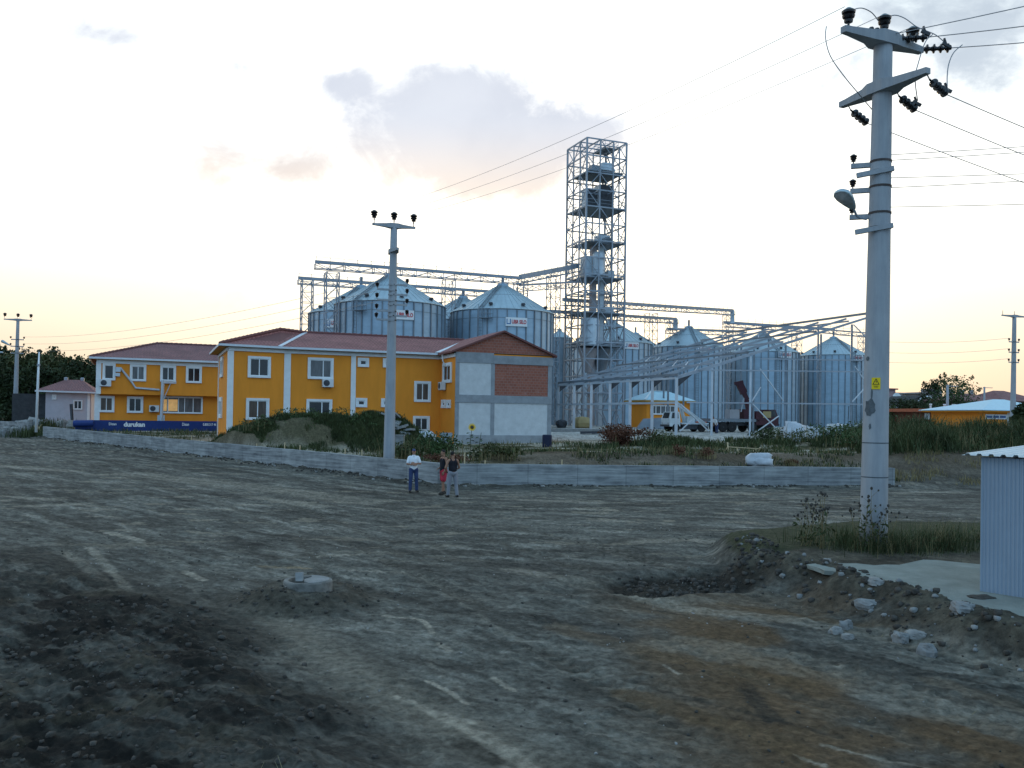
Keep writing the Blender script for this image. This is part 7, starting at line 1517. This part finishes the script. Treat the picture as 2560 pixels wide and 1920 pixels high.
def clutter():
    # white wrapped bundle and timber trestle behind the right wall
    a = at(1896, 1166, 46.6); z = gz(a.x, a.y); t = thing('wrapped_bundle', (a.x, a.y, z), 'lumpy white wrapped bundle lying just behind the right wall', 'bundle'); dd = V((.97, .22, 0)).normalized(); c = V((a.x, a.y, z+.30)); mb = MB(); random.seed(12); rock_mesh(mb, c, .72, .42, .36, .22, 20, 12, .22); rock_mesh(mb, c+V((.1, -.12, -.12)), .60, .40, .24, .2, 16, 9, .35)
    mb.obj('wrapping', M['tarp'], t, smooth=True)
    mb = MB(); mb.beam(c+dd*.66-Z*.3, c+dd*.63+Z*.26, .04, .05); mb.obj('strap', M['steel_dark'], t)
    t = thing('timber_trestle', at(1860, 1140, 52), 'pale leaning timber frame behind the lumpy white bundle', 'timber frame')
    for x0, y0, x1, y1 in ((1819, 1106, 1821, 1134), (1820, 1117, 1898, 1122), (1805, 1134, 1820, 1118), (1890, 1138, 1901, 1119), (1822, 1138, 1892, 1124), (1843, 1119, 1845, 1130), (1884, 1126, 1886, 1138)):
        mb = MB(); mb.beam(at(x0, y0, 52), at(x1, y1, 51.7), .075, .05); mb.obj('plank', M['wood'], t)
    # white sheeting heaps
    for px, py, d, w, h, lab, sd in ((1985, 1086, 77, 1.75, 1.15, 'tall white sheeted heap below the third silo', 1), (2040, 1098, 74, 1.5, .8, 'low white sheeted heap between the two taller ones', 2), (2100, 1092, 72, 1.6, 1.05, 'peaked white sheeting beside the white site vehicle', 3), (2012, 1072, 84, 1.1, .8, 'pair of white bags standing behind the sheeting', 4), (2026, 1073, 84.5, .8, .8, 'white bag right of the pair of white bags', 5)):
        a = at(px, py, d); z = gz(a.x, a.y); random.seed(sd); mb = MB(); rock_mesh(mb, (a.x, a.y, z+h*.35), w*.62, w*.45, h, .3*sd, 14, 9, .55); tag(mb.obj('sheeted_heap', M['tarp'], smooth=True), lab, 'sheeting', 'white sheeted heaps in the yard')
    a = at(1960, 1068, 78.5); mb = MB(); mb.box((a.x, a.y, gz(a.x, a.y)+.5), .12, .6, 1.2); tag(mb.obj('black_panel', M['black']), 'small black upright panel beside the tall white sheeting', 'panel')
    a = at(2060, 1078, 76); z = gz(a.x, a.y); mb = MB(); mb.lathe((a.x, a.y, z), [(.75, 0), (.9, .5), (.98, .72), (.9, .74), (.8, .5)], 20); tag(mb.obj('round_trough', M['steel']), 'round grey trough with a pale rim among the white sheeting', 'trough')
    for px0, y0, px1, y1, d, lab in ((2062, 1096, 2092, 1066, 70, 'grey plank leaning right among the white sheeting'), (2070, 1098, 2098, 1068, 69.6, 'second grey plank leaning beside the first'), (2120, 1075, 2158, 1055, 73, 'pale pole leaning beside the big pole')):
        mb = MB(); mb.beam(at(px0, y0, d), at(px1, y1, d+.5), .12, .06); tag(mb.obj('leaning_plank', M['steel_light']), lab, 'plank', 'planks leaning in the yard')
    # small yard bits near the tower foot
    for px, py, d, w, h, m, lab in ((1455, 1062, 106, 1.9, 1.2, 'sign', 'dull yellow machine at the foot of the tower'), (1404, 1062, 107, 1.2, .9, 'steel_dark', 'dark machine left of the yellow one at the tower foot')):
        a = at(px, py, d); z = gz(a.x, a.y); random.seed(int(px)); mb = MB(); rock_mesh(mb, (a.x, a.y, z+h*.5), w*.6, w*.5, h*.6, .4, 8, 6, .2); tag(mb.obj('machine', M['beige' if m == 'sign' else m]), lab, 'machine')
    for px, py, d, w, lab in ((1475, 1074, 84, 1.5, 'small dark pile of offcuts on the pale yard, left one'), (1500, 1072, 84, 1.3, 'small dark pile of offcuts on the pale yard, middle one'), (1530, 1076, 82, .9, 'dark box lying on the pale yard')):
        a = at(px, py, d); z = gz(a.x, a.y); mb = MB()
        for k in range(6): mb.beam((a.x-w*.6, a.y+.15*k-.4, z+.12+.05*(k % 3)), (a.x+w*.55, a.y+.15*k-.3, z+.22+.05*(k % 2)), .16, .14)
        tag(mb.obj('offcut_pile', M['steel_dark']), lab, 'pile', 'dark piles on the pale yard')
    a = at(1440, 1068, 92); f = Face((a.x, a.y), V((1, .03, 0))); mb = MB(); f.board(mb, -4, 4, gz(a.x, a.y)-.1, gz(a.x, a.y)+.28, 1.2, -.6); tag(mb.obj('floor_slab', M['slab']), 'long low pale concrete slab right of the grey end wall', 'slab')
    # heap of broken slabs before the offices
    random.seed(21)
    spots = []
    for i in range(26):
        f_ = i/25; px = 885+f_*128+random.uniform(-6, 6); py = 1040+f_*50+random.uniform(-3, 6)
        a = at(px, py, 58.0-1.5*f_+random.uniform(-.3, .3)); mb = MB(); L, w, th = random.uniform(.5, 1.2), random.uniform(.35, .7), random.uniform(.06, .13); rx = Matrix.Rotation(random.uniform(-.45, .45), 3, 'X') @ Matrix.Rotation(random.uniform(-.4, .4), 3, 'Y') @ Matrix.Rotation(random.uniform(-.6, .9), 3, 'Z'); x, y, zz = rx @ V((1, 0, 0)), rx @ V((0, 1, 0)), rx @ V((0, 0, 1))
        mb.poly([]) if False else mb.hexa([V(a)+x*p*L/2+y*q*w/2*random.uniform(.8, 1.1)+zz*r*th/2 for r in (-1, 1) for p, q in ((-1, -1), (1, -.85), (.9, 1), (-.95, .9))])
        g = gz(a.x, a.y); o = mb.obj('broken_slab', M['slab']); o.location.z = max(o.location.z, g-.05) if i > 12 else o.location.z; tag(o, 'broken grey concrete slab in the tumbled heap left and right of the middle pole', 'slab', 'broken slabs heaped before the large yellow building')
    a = at(997, 1121, 47.5); mb = MB(); mb.box((a.x, a.y, at(997, 1104, 47.5).z), .55, .5, .62); mb.box((a.x, a.y, at(997, 1088, 47.5).z), .62, .56, .05); tag(mb.obj('concrete_block', M['slab']), 'square concrete block right of the middle pole with a rusty plate on top', 'block')
    a = at(1064, 1108, 57.5); z = at(1064, 1106, 57.5).z; random.seed(9); mb = MB(); rock_mesh(mb, (a.x, a.y, z+.22), .72, .5, .42, .3, 14, 9, .5); tag(mb.obj('white_sheet', M['tarp'], smooth=True), 'crumpled white sheet draped under the lowest window of the large yellow building', 'sheet')
    a = at(1112, 1103, 56); z = at(1112, 1108, 56).z; t = thing('pallet_stack', (a.x, a.y, z), 'small grey stack of crates at the foot of the narrow yellow wall', 'crates')
    for k in range(2): mb = MB(); mb.box((a.x+.1*k, a.y, z+.17+.34*k), .9-.2*k, .6, .30); mb.obj('crate', M['steel'], t)
    a = at(1367, 1150, 60); t = thing('barrel', (a.x, a.y, gz(a.x, a.y)), 'dark barrel at the right foot of the grey end wall', 'barrel'); mb = MB(); mb.lathe((a.x, a.y, gz(a.x, a.y)), [(.30, 0), (.32, .05), (.32, .8), (.28, .85)], 18); mb.obj('drum', M['navy'], t)
    # survey stakes along the walls
    for px, y0, y1, lab in ((641, 1122, 1109, 'leftmost of the thin pale stakes behind the left wall'), (711, 1128, 1106, 'pale stake before the left half of the earth heap'), (749, 1134, 1113, 'taller pale stake before the middle of the earth heap'), (862, 1140, 1121, 'short pale stake right of the heap centre'), (904, 1140, 1124, 'pale stake just left of the middle pole'), (1161, 1162, 1131, 'tall pale stake right of the three people'), (1212, 1160, 1151, 'short pale stake behind the right wall, right of the tall one'), (1404, 1162, 1149, 'short pale stake behind the right wall, before the rusty bush'), (478, 1100, 1088, 'thin stake behind the left wall, before the blue board')):
        d = 0
        for (ax_, ay), (bx, by) in zip(WALL[:-1], WALL[1:]):
            for s_ in range(60):
                q = s_/60; X, Y = ax_+(bx-ax_)*q, ay+(by-ay)*q
                if abs(1280+F*X/Y-px) < 12: d = Y+.8
        if d: a, b = at(px, y0, d), at(px+1, y1, d); mb = MB(); mb.beam((a.x, a.y, gz(a.x, a.y)-.1), b, .05, .04); tag(mb.obj('stake', M['wood']), lab, 'stake', 'thin wooden stakes behind the walls')
    # pale repaired strips on the corner of the wall
    # rubble yard at the far left
    random.seed(31)
    for i in range(16):
        px = 8+i*11.5; d = 86+random.uniform(-3, 4); a = at(px, 1058, d); z = gz(a.x, a.y); mb = MB(); rock_mesh(mb, (a.x, a.y, z+.2), random.uniform(.4, .9), .5, random.uniform(.3, .7), random.random()*3, 8, 6, .4); tag(mb.obj('rubble_lump', M['rock' if i % 2 else 'slab']), 'pale rubble lump in the yard before the grey house', 'rubble', 'rubble lumps before the grey house')
    a, b = at(112, 1066, 88), at(200, 1060, 86); f = Face((a.x, a.y), V((b.x-a.x, b.y-a.y, 0))); mb = MB(); f.board(mb, 0, (b-a).length, .9, at(160, 1056, 87).z, .3); tag(mb.obj('stone_wall', M['slab']), 'rough pale stone wall in front of the grey house', 'wall')
    a = at(182, 1042, 86); mb = MB(); mb.beam((a.x, a.y, 1.3), at(178, 1010, 86), .22, .12, w2=.30); tag(mb.obj('leaning_board', M['steel_dark']), 'dark board leaning before the grey house', 'board')
clutter()
# ================================================================ ROAD SIDE: MANHOLE, STONES, CLODS
M['conc_old'] = mat('soil_stained_concrete', (0.17, 0.165, 0.15), .95, var=.4, scale=5, bump=.4)
def manhole():
    c = V((MH.x, MH.y, 0)); zt = MH.z+.02; t = thing('manhole_ring', (c.x, c.y, zt-.5), 'round concrete manhole ring with a broken pale lid standing out of the road', 'manhole')
    mb = MB(); mb.lathe((c.x, c.y, zt-.6), [(.43, 0), (.41, .58), (.40, .60), (.33, .60), (.33, .3)], 36); mb.obj('ring', M['conc_old'], t)
    vs = [(c.x+.36*math.cos(a), c.y+.36*math.sin(a), zt+.012) for a in [R(-75+i*12) for i in range(15)]]+[(c.x+.02, c.y+.18, zt+.012), (c.x-.06, c.y+.0, zt+.012), (c.x-.02, c.y-.2, zt+.012)]
    mb = MB(); k = len(vs); mb.add(vs+[(x, y, z-.09) for x, y, z in vs], [tuple(range(k))]+[(i, i+k, (i+1) % k+k, (i+1) % k) for i in range(k)]); mb.obj('lid', M['slab'], t)
    mb = MB(); mb.lathe((c.x, c.y, zt-.2), [(.325, 0), (.325, .12)], 30); mb.obj('fill', M['clod'], t)
    mb = MB(); q = V((c.x-.10, c.y-.17, zt+.075)); mb.hexa([q+V(v) for v in ((-.06, -.05, -.06), (.05, -.06, -.06), (.07, -.03, -.05), (-.05, -.02, -.05), (-.09, .03, .06), (.03, .02, .07), (.05, .05, .075), (-.07, .055, .065))]); tag(mb.obj('concrete_shard', M['slab']), 'pale shard leaning on the manhole lid', 'shard')
manhole()
def apron():
    fr = [(2016, 1411), (2045, 1419), (2060, 1426), (2090, 1429), (2117, 1438), (2150, 1449), (2187, 1452), (2205, 1461), (2235, 1464), (2262, 1474), (2288, 1477), (2312, 1487), (2330, 1489), (2352, 1498), (2370, 1497), (2395, 1506), (2420, 1506), (2446, 1516), (2470, 1518), (2496, 1527), (2520, 1529), (2545, 1538), (2572, 1542), (2700, 1566), (2900, 1600)]
    bk = [(2900, 1440), (2700, 1428), (2454, 1411), (2410, 1407), (2380, 1404), (2340, 1400), (2308, 1399), (2280, 1405), (2248, 1412), (2215, 1411), (2187, 1413), (2140, 1408), (2100, 1408), (2050, 1407)]
    pts = []
    for px, py in fr+bk:
        p = onz(px, py, .5)
        for _ in range(3): p = onz(px, py, .445+.016*(p.y-12))
        pts.append(p)
    k = len(pts); mb = MB(); mb.poly(pts); lo = [p+V((random.uniform(-.03, .03), random.uniform(-.03, .03), -.075)) for p in pts]
    for i in range(k): mb.quad(pts[i], lo[i], lo[(i+1) % k], pts[(i+1) % k])
    tag(mb.obj('pavement', M['apron']), 'thin pale broken concrete slab under the metal kiosk, its front edge cracked off', 'slab', kind='structure')
M['apron'] = mat('dusty_pale_concrete', (0.215, 0.235, 0.21), .95, var=.22, scale=2.2, bump=.5, bscale=30, detail=10)
apron()
def stones():
    random.seed(5)
    big = [(2183, 1448, 17.0, .22, .08, 'rock', 'flat pale stone on the broken slab edge before the big pole'), (2168, 1466, 16.4, .22, .10, 'slab', 'pale slab piece just below the flat stone at the slab edge'), (2288, 1518, 14.6, .17, .10, 'rock', 'rounded pale stone midway along the scree'), (2405, 1517, 14.0, .22, .12, 'slab', 'largest grey rock in the scree beside the kiosk slab'), (2452, 1494, 13.9, .22, .06, 'clod', 'dark flat stone on top of the slab beside the kiosk'),
           (2318, 1546, 13.6, .15, .14, 'slab', 'rough grey rock low on the scree'), (2252, 1516, 14.6, .15, .12, 'slab', 'grey stone left of the rounded pale stone'), (2090, 1494, 15.6, .14, .10, 'rock', 'leftmost pale stone on the scree'), (2116, 1484, 15.8, .15, .11, 'slab', 'pale broken stone second from the left on the scree'), (2067, 1402, 17.9, .10, .07, 'rock', 'small white stone at the foot of the dry thistles'), (2120, 1506, 15.2, .11, .07, 'rock', 'pale stone below the two left scree stones')]
    for px, py, d, w, h, m, lab in big:
        p = onz(px, py, .5); 
        for _ in range(6): p = onz(px, py, gz(p.x, p.y)+h*.4)
        mb = MB(); rock_mesh(mb, (p.x, p.y, gz(p.x, p.y)+h*.22), w*.85, w*.6, h*.85, random.random()*3, 15, 11, .34); tag(mb.obj('rock', M[m]), lab, 'rock', 'stones on the scree below the kiosk slab')
    pts = scatter(340, 4.9, 8.2, 9.8, 20, lambda x, y: np.exp(-np.clip(-seg_dist(x, y, PLAT)[1], 0, 9)**2/.8**2)*(seg_dist(x, y, PLAT)[1] < .1), 61)
    def lumps(name, pts, smin, smax, m, label, cat, seed, power=2.5, sink=.25):
        rng = np.random.default_rng(seed); z = gzs_f(pts[:, 0], pts[:, 1]); mb = MB(); random.seed(seed)
        base = []
        for i in range(6): b = MB(); rock_mesh(b, (0, 0, 0), 1, .8, .7, 0, 6, 4, .5); base.append((np.array([tuple(v) for v in b.v]), np.array(b.f)))
        V_, Q_ = [], []; o = 0
        for i, (x, y) in enumerate(pts):
            bv, bf = base[i % 6]; s = smin+(smax-smin)*rng.random()**power; a = rng.random()*6.28; c, sn = math.cos(a), math.sin(a); v = bv*s; v = np.column_stack([v[:, 0]*c-v[:, 1]*sn+x, v[:, 0]*sn+v[:, 1]*c+y, v[:, 2]+z[i]+s*sink]); V_.append(v); Q_.append(bf+o); o += len(bv)
        ob = np_mesh(name, np.vstack(V_), np.vstack(Q_), M[m]); return tag(ob, label, cat, kind='stuff')
    gzs_f = lambda x, y: ground_fields(x, y)[0]
    lumps('scree_rubble', pts, .015, .075, 'slab', 'broken concrete rubble and stones on the scree below the kiosk slab', 'rubble', 62)
    pe = scatter(1500, 4.6, 8.4, 9.8, 20, lambda x, y: np.exp(-np.clip(-seg_dist(x, y, PLAT)[1], 0, 9)**2/.9**2)*(seg_dist(x, y, PLAT)[1] < .3), 77); lumps('scree_clods', pe, .012, .075, 'clod', 'brown earth clods on the bank below the kiosk slab', 'earth clods', 78, 2.2)
    cl = scatter(4200, -7, 1.2, 3.6, 15, lambda x, y: ground_fields(x, y, False)[1]['berm'], 63); lumps('earth_clods', cl, .005, .055, 'clod', 'dark earth clods strewn over the dug berm in the left foreground', 'earth clods', 64, 3.6)
    pr = scatter(900, 2.2, 5.6, 15.2, 19.4, lambda x, y: ground_fields(x, y, False)[1]['pit'], 65); lumps('pit_clods', pr, .01, .07, 'clod', 'dark clods of earth dug out round the pit', 'earth clods', 66)
    mc = scatter(520, MH.x-1.5, MH.x+1.5, MH.y-1.5, MH.y+1.2, lambda x, y: np.exp(-((np.hypot(x-MH.x, y-MH.y)-.85)/.4)**2), 67); lumps('manhole_clods', mc, .006, .04, 'clod', 'crumbled earth heaped round the manhole ring', 'earth clods', 68)
    gr = scatter(2200, -9, 9, 5.5, 26, lambda x, y: (ground_fields(x, y, False)[1]['plat'] < .2)*sst(.48, .66, fbm(x/1.4, y/1.0, 4, 351)), 69); lumps('road_pebbles', gr, .003, .020, 'rock', 'small pale pebbles scattered over the earth road', 'pebbles', 70, 2.5)
    gd = scatter(3200, -12, 10, 5.0, 26, lambda x, y: (ground_fields(x, y, False)[1]['plat'] < .2)*sst(.50, .66, fbm(x/1.2, y/.8, 4, 353)), 71); lumps('road_crumbs', gd, .004, .030, 'clod', 'dark crumbs of soil scattered over the earth road', 'soil crumbs', 72, 3.0)
    def toe(n, seed):
        out = []; r = np.random.default_rng(seed)
        for (ax_, ay), (bx, by), k in ((WALL[1], WALL[2], .3), (WALL[2], WALL[3], .4), (WALL[3], WALL[4], .3)):
            L = math.hypot(bx-ax_, by-ay); dx, dy = (bx-ax_)/L, (by-ay)/L; m = int(n*k); s = r.random(m)*L; s = s[vnoise(s*.9, s*0+seed, 5)[:] > .38]; o = .22+np.abs(r.normal(size=len(s)))*.28; out.append(np.column_stack([ax_+dx*s+dy*o, ay+dy*s-dx*o]))
        return np.vstack(out)
    lumps('wall_rubble', toe(420, 3), .02, .11, 'rock', 'white broken mortar and stones lying along the foot of the walls', 'rubble', 74, 2.0); lumps('wall_earth', toe(900, 8), .02, .085, 'clod', 'dark earth lumps along the foot of the walls', 'earth clods', 75, 1.6)
stones()
# ================================================================ SKY AND LIGHT
SUN_EL, SUN_AZ = R(4.7), R(3.8)        # azimuth to the right of +Y
sund = V((math.sin(SUN_AZ)*math.cos(SUN_EL), math.cos(SUN_AZ)*math.cos(SUN_EL), math.sin(SUN_EL)))
def build_sky():
    w = D.worlds.new("World"); scene.world = w; w.use_nodes = True; nt = w.node_tree; L = nt.links
    bg = nt.nodes["Background"]
    sky = nt.nodes.new("ShaderNodeTexSky"); sky.sky_type = 'NISHITA'; sky.sun_disc = False
    sky.sun_elevation = SUN_EL; sky.sun_rotation = SUN_AZ; sky.altitude = 50; sky.air_density = 1.0; sky.dust_density = 1.5; sky.ozone_density = 2.0
    def math_(op, a, b=None, c=None, clamp=False):
        n = nt.nodes.new("ShaderNodeMath"); n.operation = op; n.use_clamp = clamp
        for i, v in enumerate((a, b, c)):
            if v is None: continue
            if isinstance(v, (int, float)): n.inputs[i].default_value = v
            else: L.new(v, n.inputs[i])
        return n.outputs[0]
    def mixc(fac, a, b, blend='MIX'):
        n = nt.nodes.new("ShaderNodeMix"); n.data_type = 'RGBA'; n.blend_type = blend; n.clamp_result = False
        for k, v in (("Factor", fac), ("A", a), ("B", b)):
            if isinstance(v, (int, float)): n.inputs[k].default_value = v
            elif isinstance(v, tuple): n.inputs[k].default_value = (*v, 1)
            else: L.new(v, n.inputs[k])
        return n.outputs["Result"]
    tc = nt.nodes.new("ShaderNodeTexCoord"); nrm = nt.nodes.new("ShaderNodeVectorMath"); nrm.operation = 'NORMALIZE'
    L.new(tc.outputs["Generated"], nrm.inputs[0]); sp = nt.nodes.new("ShaderNodeSeparateXYZ"); L.new(nrm.outputs[0], sp.inputs[0])
    az = math_('ARCTAN2', sp.outputs[0], sp.outputs[1]); el = math_('ARCSINE', sp.outputs[2])
    cb = nt.nodes.new("ShaderNodeCombineXYZ"); L.new(az, cb.inputs[0]); L.new(math_('MULTIPLY', el, 1.35), cb.inputs[1])
    def noise(sc, det, rough=.55, off=0.0, dist=0.0):
        mp = nt.nodes.new("ShaderNodeMapping"); mp.inputs["Location"].default_value = (off, off*.7, off*1.3); L.new(cb.outputs[0], mp.inputs[0])
        n = nt.nodes.new("ShaderNodeTexNoise"); n.inputs["Scale"].default_value = sc; n.inputs["Detail"].default_value = det; n.inputs["Roughness"].default_value = rough; n.inputs["Distortion"].default_value = dist
        L.new(mp.outputs[0], n.inputs["Vector"]); return n.outputs["Fac"]
    def ss(x, a, b): 
        n = nt.nodes.new("ShaderNodeMapRange"); n.interpolation_type = 'SMOOTHSTEP'; n.inputs["From Min"].default_value = a; n.inputs["From Max"].default_value = b
        L.new(x, n.inputs["Value"]); return n.outputs[0]
    # angle from the sun: thin bright veil of lit cloud round it
    dt = nt.nodes.new("ShaderNodeVectorMath"); dt.operation = 'DOT_PRODUCT'; L.new(nrm.outputs[0], dt.inputs[0]); dt.inputs[1].default_value = tuple(sund)
    ang = math_('ARCCOSINE', dt.outputs["Value"])
    def ramp(x, stops):
        n = nt.nodes.new("ShaderNodeValToRGB"); L.new(x, n.inputs[0]); e = n.color_ramp.elements
        while len(e) < len(stops): e.new(.5)
        for k, (p, c) in enumerate(stops): e[k].position = p; e[k].color = (*[v/2 for v in c], 1)
        return n.outputs[0]
    eln = math_('DIVIDE', el, math.pi/2)
    # high thin cloud all over the sky: peach at the horizon, white above the sunset, pale cyan higher up
    n0 = noise(3.2, 6, .6, 3.3)
    high = ramp(eln, [(0, (.80, .60, .46)), (.035, (.92, .76, .58)), (.08, (1.12, 1.02, .84)), (.13, (1.35, 1.32, 1.20)), (.22, (1.28, 1.33, 1.33)), (.29, (.84, 1.0, 1.06)), (.36, (.58, .84, 1.0)), (.5, (.34, .60, .86)), (1, (.20, .43, .70))])
    white = math_('MULTIPLY', math_('MULTIPLY', ss(math_('SUBTRACT', math_('MULTIPLY_ADD', n0, .9, -.12), math_('MULTIPLY', az, .55)), .18, .50), ss(el, .10, .30)), ss(math_('MULTIPLY', el, -1.0), -.75, -.50))
    high = mixc(math_('MULTIPLY', white, .85), high, (.56, .57, .57))
    glow = math_('EXPONENT', math_('MULTIPLY', math_('POWER', math_('DIVIDE', ang, GLOW_W), 2.0), -1.0))
    gs = nt.nodes.new("ShaderNodeVectorMath"); gs.operation = 'SCALE'; gs.inputs[0].default_value = (1.0, .88, .62); L.new(math_('MULTIPLY', glow, GLOW_S), gs.inputs["Scale"])
    # the sky behind the viewer: unseen blue fill added to light the camera-facing walls
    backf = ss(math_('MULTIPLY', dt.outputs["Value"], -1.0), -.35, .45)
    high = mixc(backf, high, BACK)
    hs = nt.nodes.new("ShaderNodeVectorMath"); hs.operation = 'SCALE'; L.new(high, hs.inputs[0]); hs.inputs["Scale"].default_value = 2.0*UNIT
    g2 = nt.nodes.new("ShaderNodeVectorMath"); g2.operation = 'SCALE'; L.new(gs.outputs[0], g2.inputs[0]); g2.inputs["Scale"].default_value = UNIT
    base = mixc(1.0, sky.outputs[0], SKY_GAIN, 'MULTIPLY')
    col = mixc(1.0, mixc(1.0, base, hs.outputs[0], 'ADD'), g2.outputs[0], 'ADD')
    # cloud banks: (azimuth, elevation, half width, half height, weight)
    def banks(lst):
        tot = None
        for a, e, wa, we, k in lst:
            q = math_('ADD', math_('POWER', math_('DIVIDE', math_('SUBTRACT', az, a), wa), 2.0), math_('POWER', math_('DIVIDE', math_('SUBTRACT', el, e), we), 2.0))
            g = math_('MULTIPLY', math_('EXPONENT', math_('MULTIPLY', q, -1.0)), k)
            tot = g if tot is None else math_('ADD', tot, g)
        return tot
    pxy = lambda px, py: ((px-1280)/F, (1040+.015*(px-1280)-py)/F)
    def bk(px, py, w, h, k): a, e = pxy(px, py); return (math.atan(a), math.atan(e), w/F, h/F, k)
    b1 = banks([bk(1080, 350, 280, 140, 1.3), bk(1150, 240, 130, 80, .8), bk(1290, 420, 200, 110, 1.0), bk(1490, 320, 100, 60, .7), bk(835, 225, 36, 30, .55), bk(890, 215, 30, 36, .5),
                bk(520, 430, 110, 75, .60), bk(720, 440, 80, 40, .50), bk(285, 170, 80, 26, .6), bk(2330, 120, 300, 140, .62), bk(2500, 220, 180, 110, .6), bk(2030, 250, 90, 40, .5), bk(20, 615, 130, 26, .65)])
    n1 = noise(7.0, 10, .62, 1.0, .5); n2 = noise(24.0, 8, .65, 5.0, .4)
    body = math_('ADD', b1, math_('MULTIPLY', math_('SUBTRACT', math_('MULTIPLY_ADD', n2, .40, n1), .70), 2.3))
    mask = ss(body, .10, .98)
    shade = noise(6.0, 5, .55, 8.0)
    ccol = mixc(ss(el, .235, .33), (1.0, .86, .75), (.70, .75, .86)); ccol = mixc(ss(az, .30, .42), ccol, (.56, .65, .75))
    ccol = mixc(ss(shade, .3, .7), ccol, mixc(1.0, ccol, (.86, .87, .90), 'MULTIPLY'))
    cs = nt.nodes.new("ShaderNodeVectorMath"); cs.operation = 'SCALE'; L.new(ccol, cs.inputs[0]); cs.inputs["Scale"].default_value = CLOUD_S
    front = ss(dt.outputs["Value"], .2, .6)
    col = mixc(math_('MULTIPLY', math_('MULTIPLY', mask, .88), front), col, cs.outputs[0])
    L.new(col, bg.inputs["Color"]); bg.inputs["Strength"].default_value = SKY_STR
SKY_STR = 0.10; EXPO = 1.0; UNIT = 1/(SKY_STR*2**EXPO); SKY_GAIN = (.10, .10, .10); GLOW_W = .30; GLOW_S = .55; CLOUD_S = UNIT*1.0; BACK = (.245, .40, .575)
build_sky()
ld = D.lights.new('sun', 'SUN'); sun = D.objects.new('sun', ld); COL.objects.link(sun)
ld.energy = 0.5; ld.angle = R(2.0); ld.color = (1.0, .72, .45)
sun.rotation_euler = (-sund).to_track_quat('-Z', 'Y').to_euler(); sun.location = (0, 0, 60)
vs_ = scene.view_settings; vs_.view_transform = 'Standard'; vs_.look = 'None'; vs_.exposure = EXPO; vs_.gamma = 1.0; vs_.use_curve_mapping = False
scene.render.engine = 'CYCLES'; scene.cycles.max_bounces = 5; scene.cycles.diffuse_bounces = 3; scene.cycles.use_denoising = True
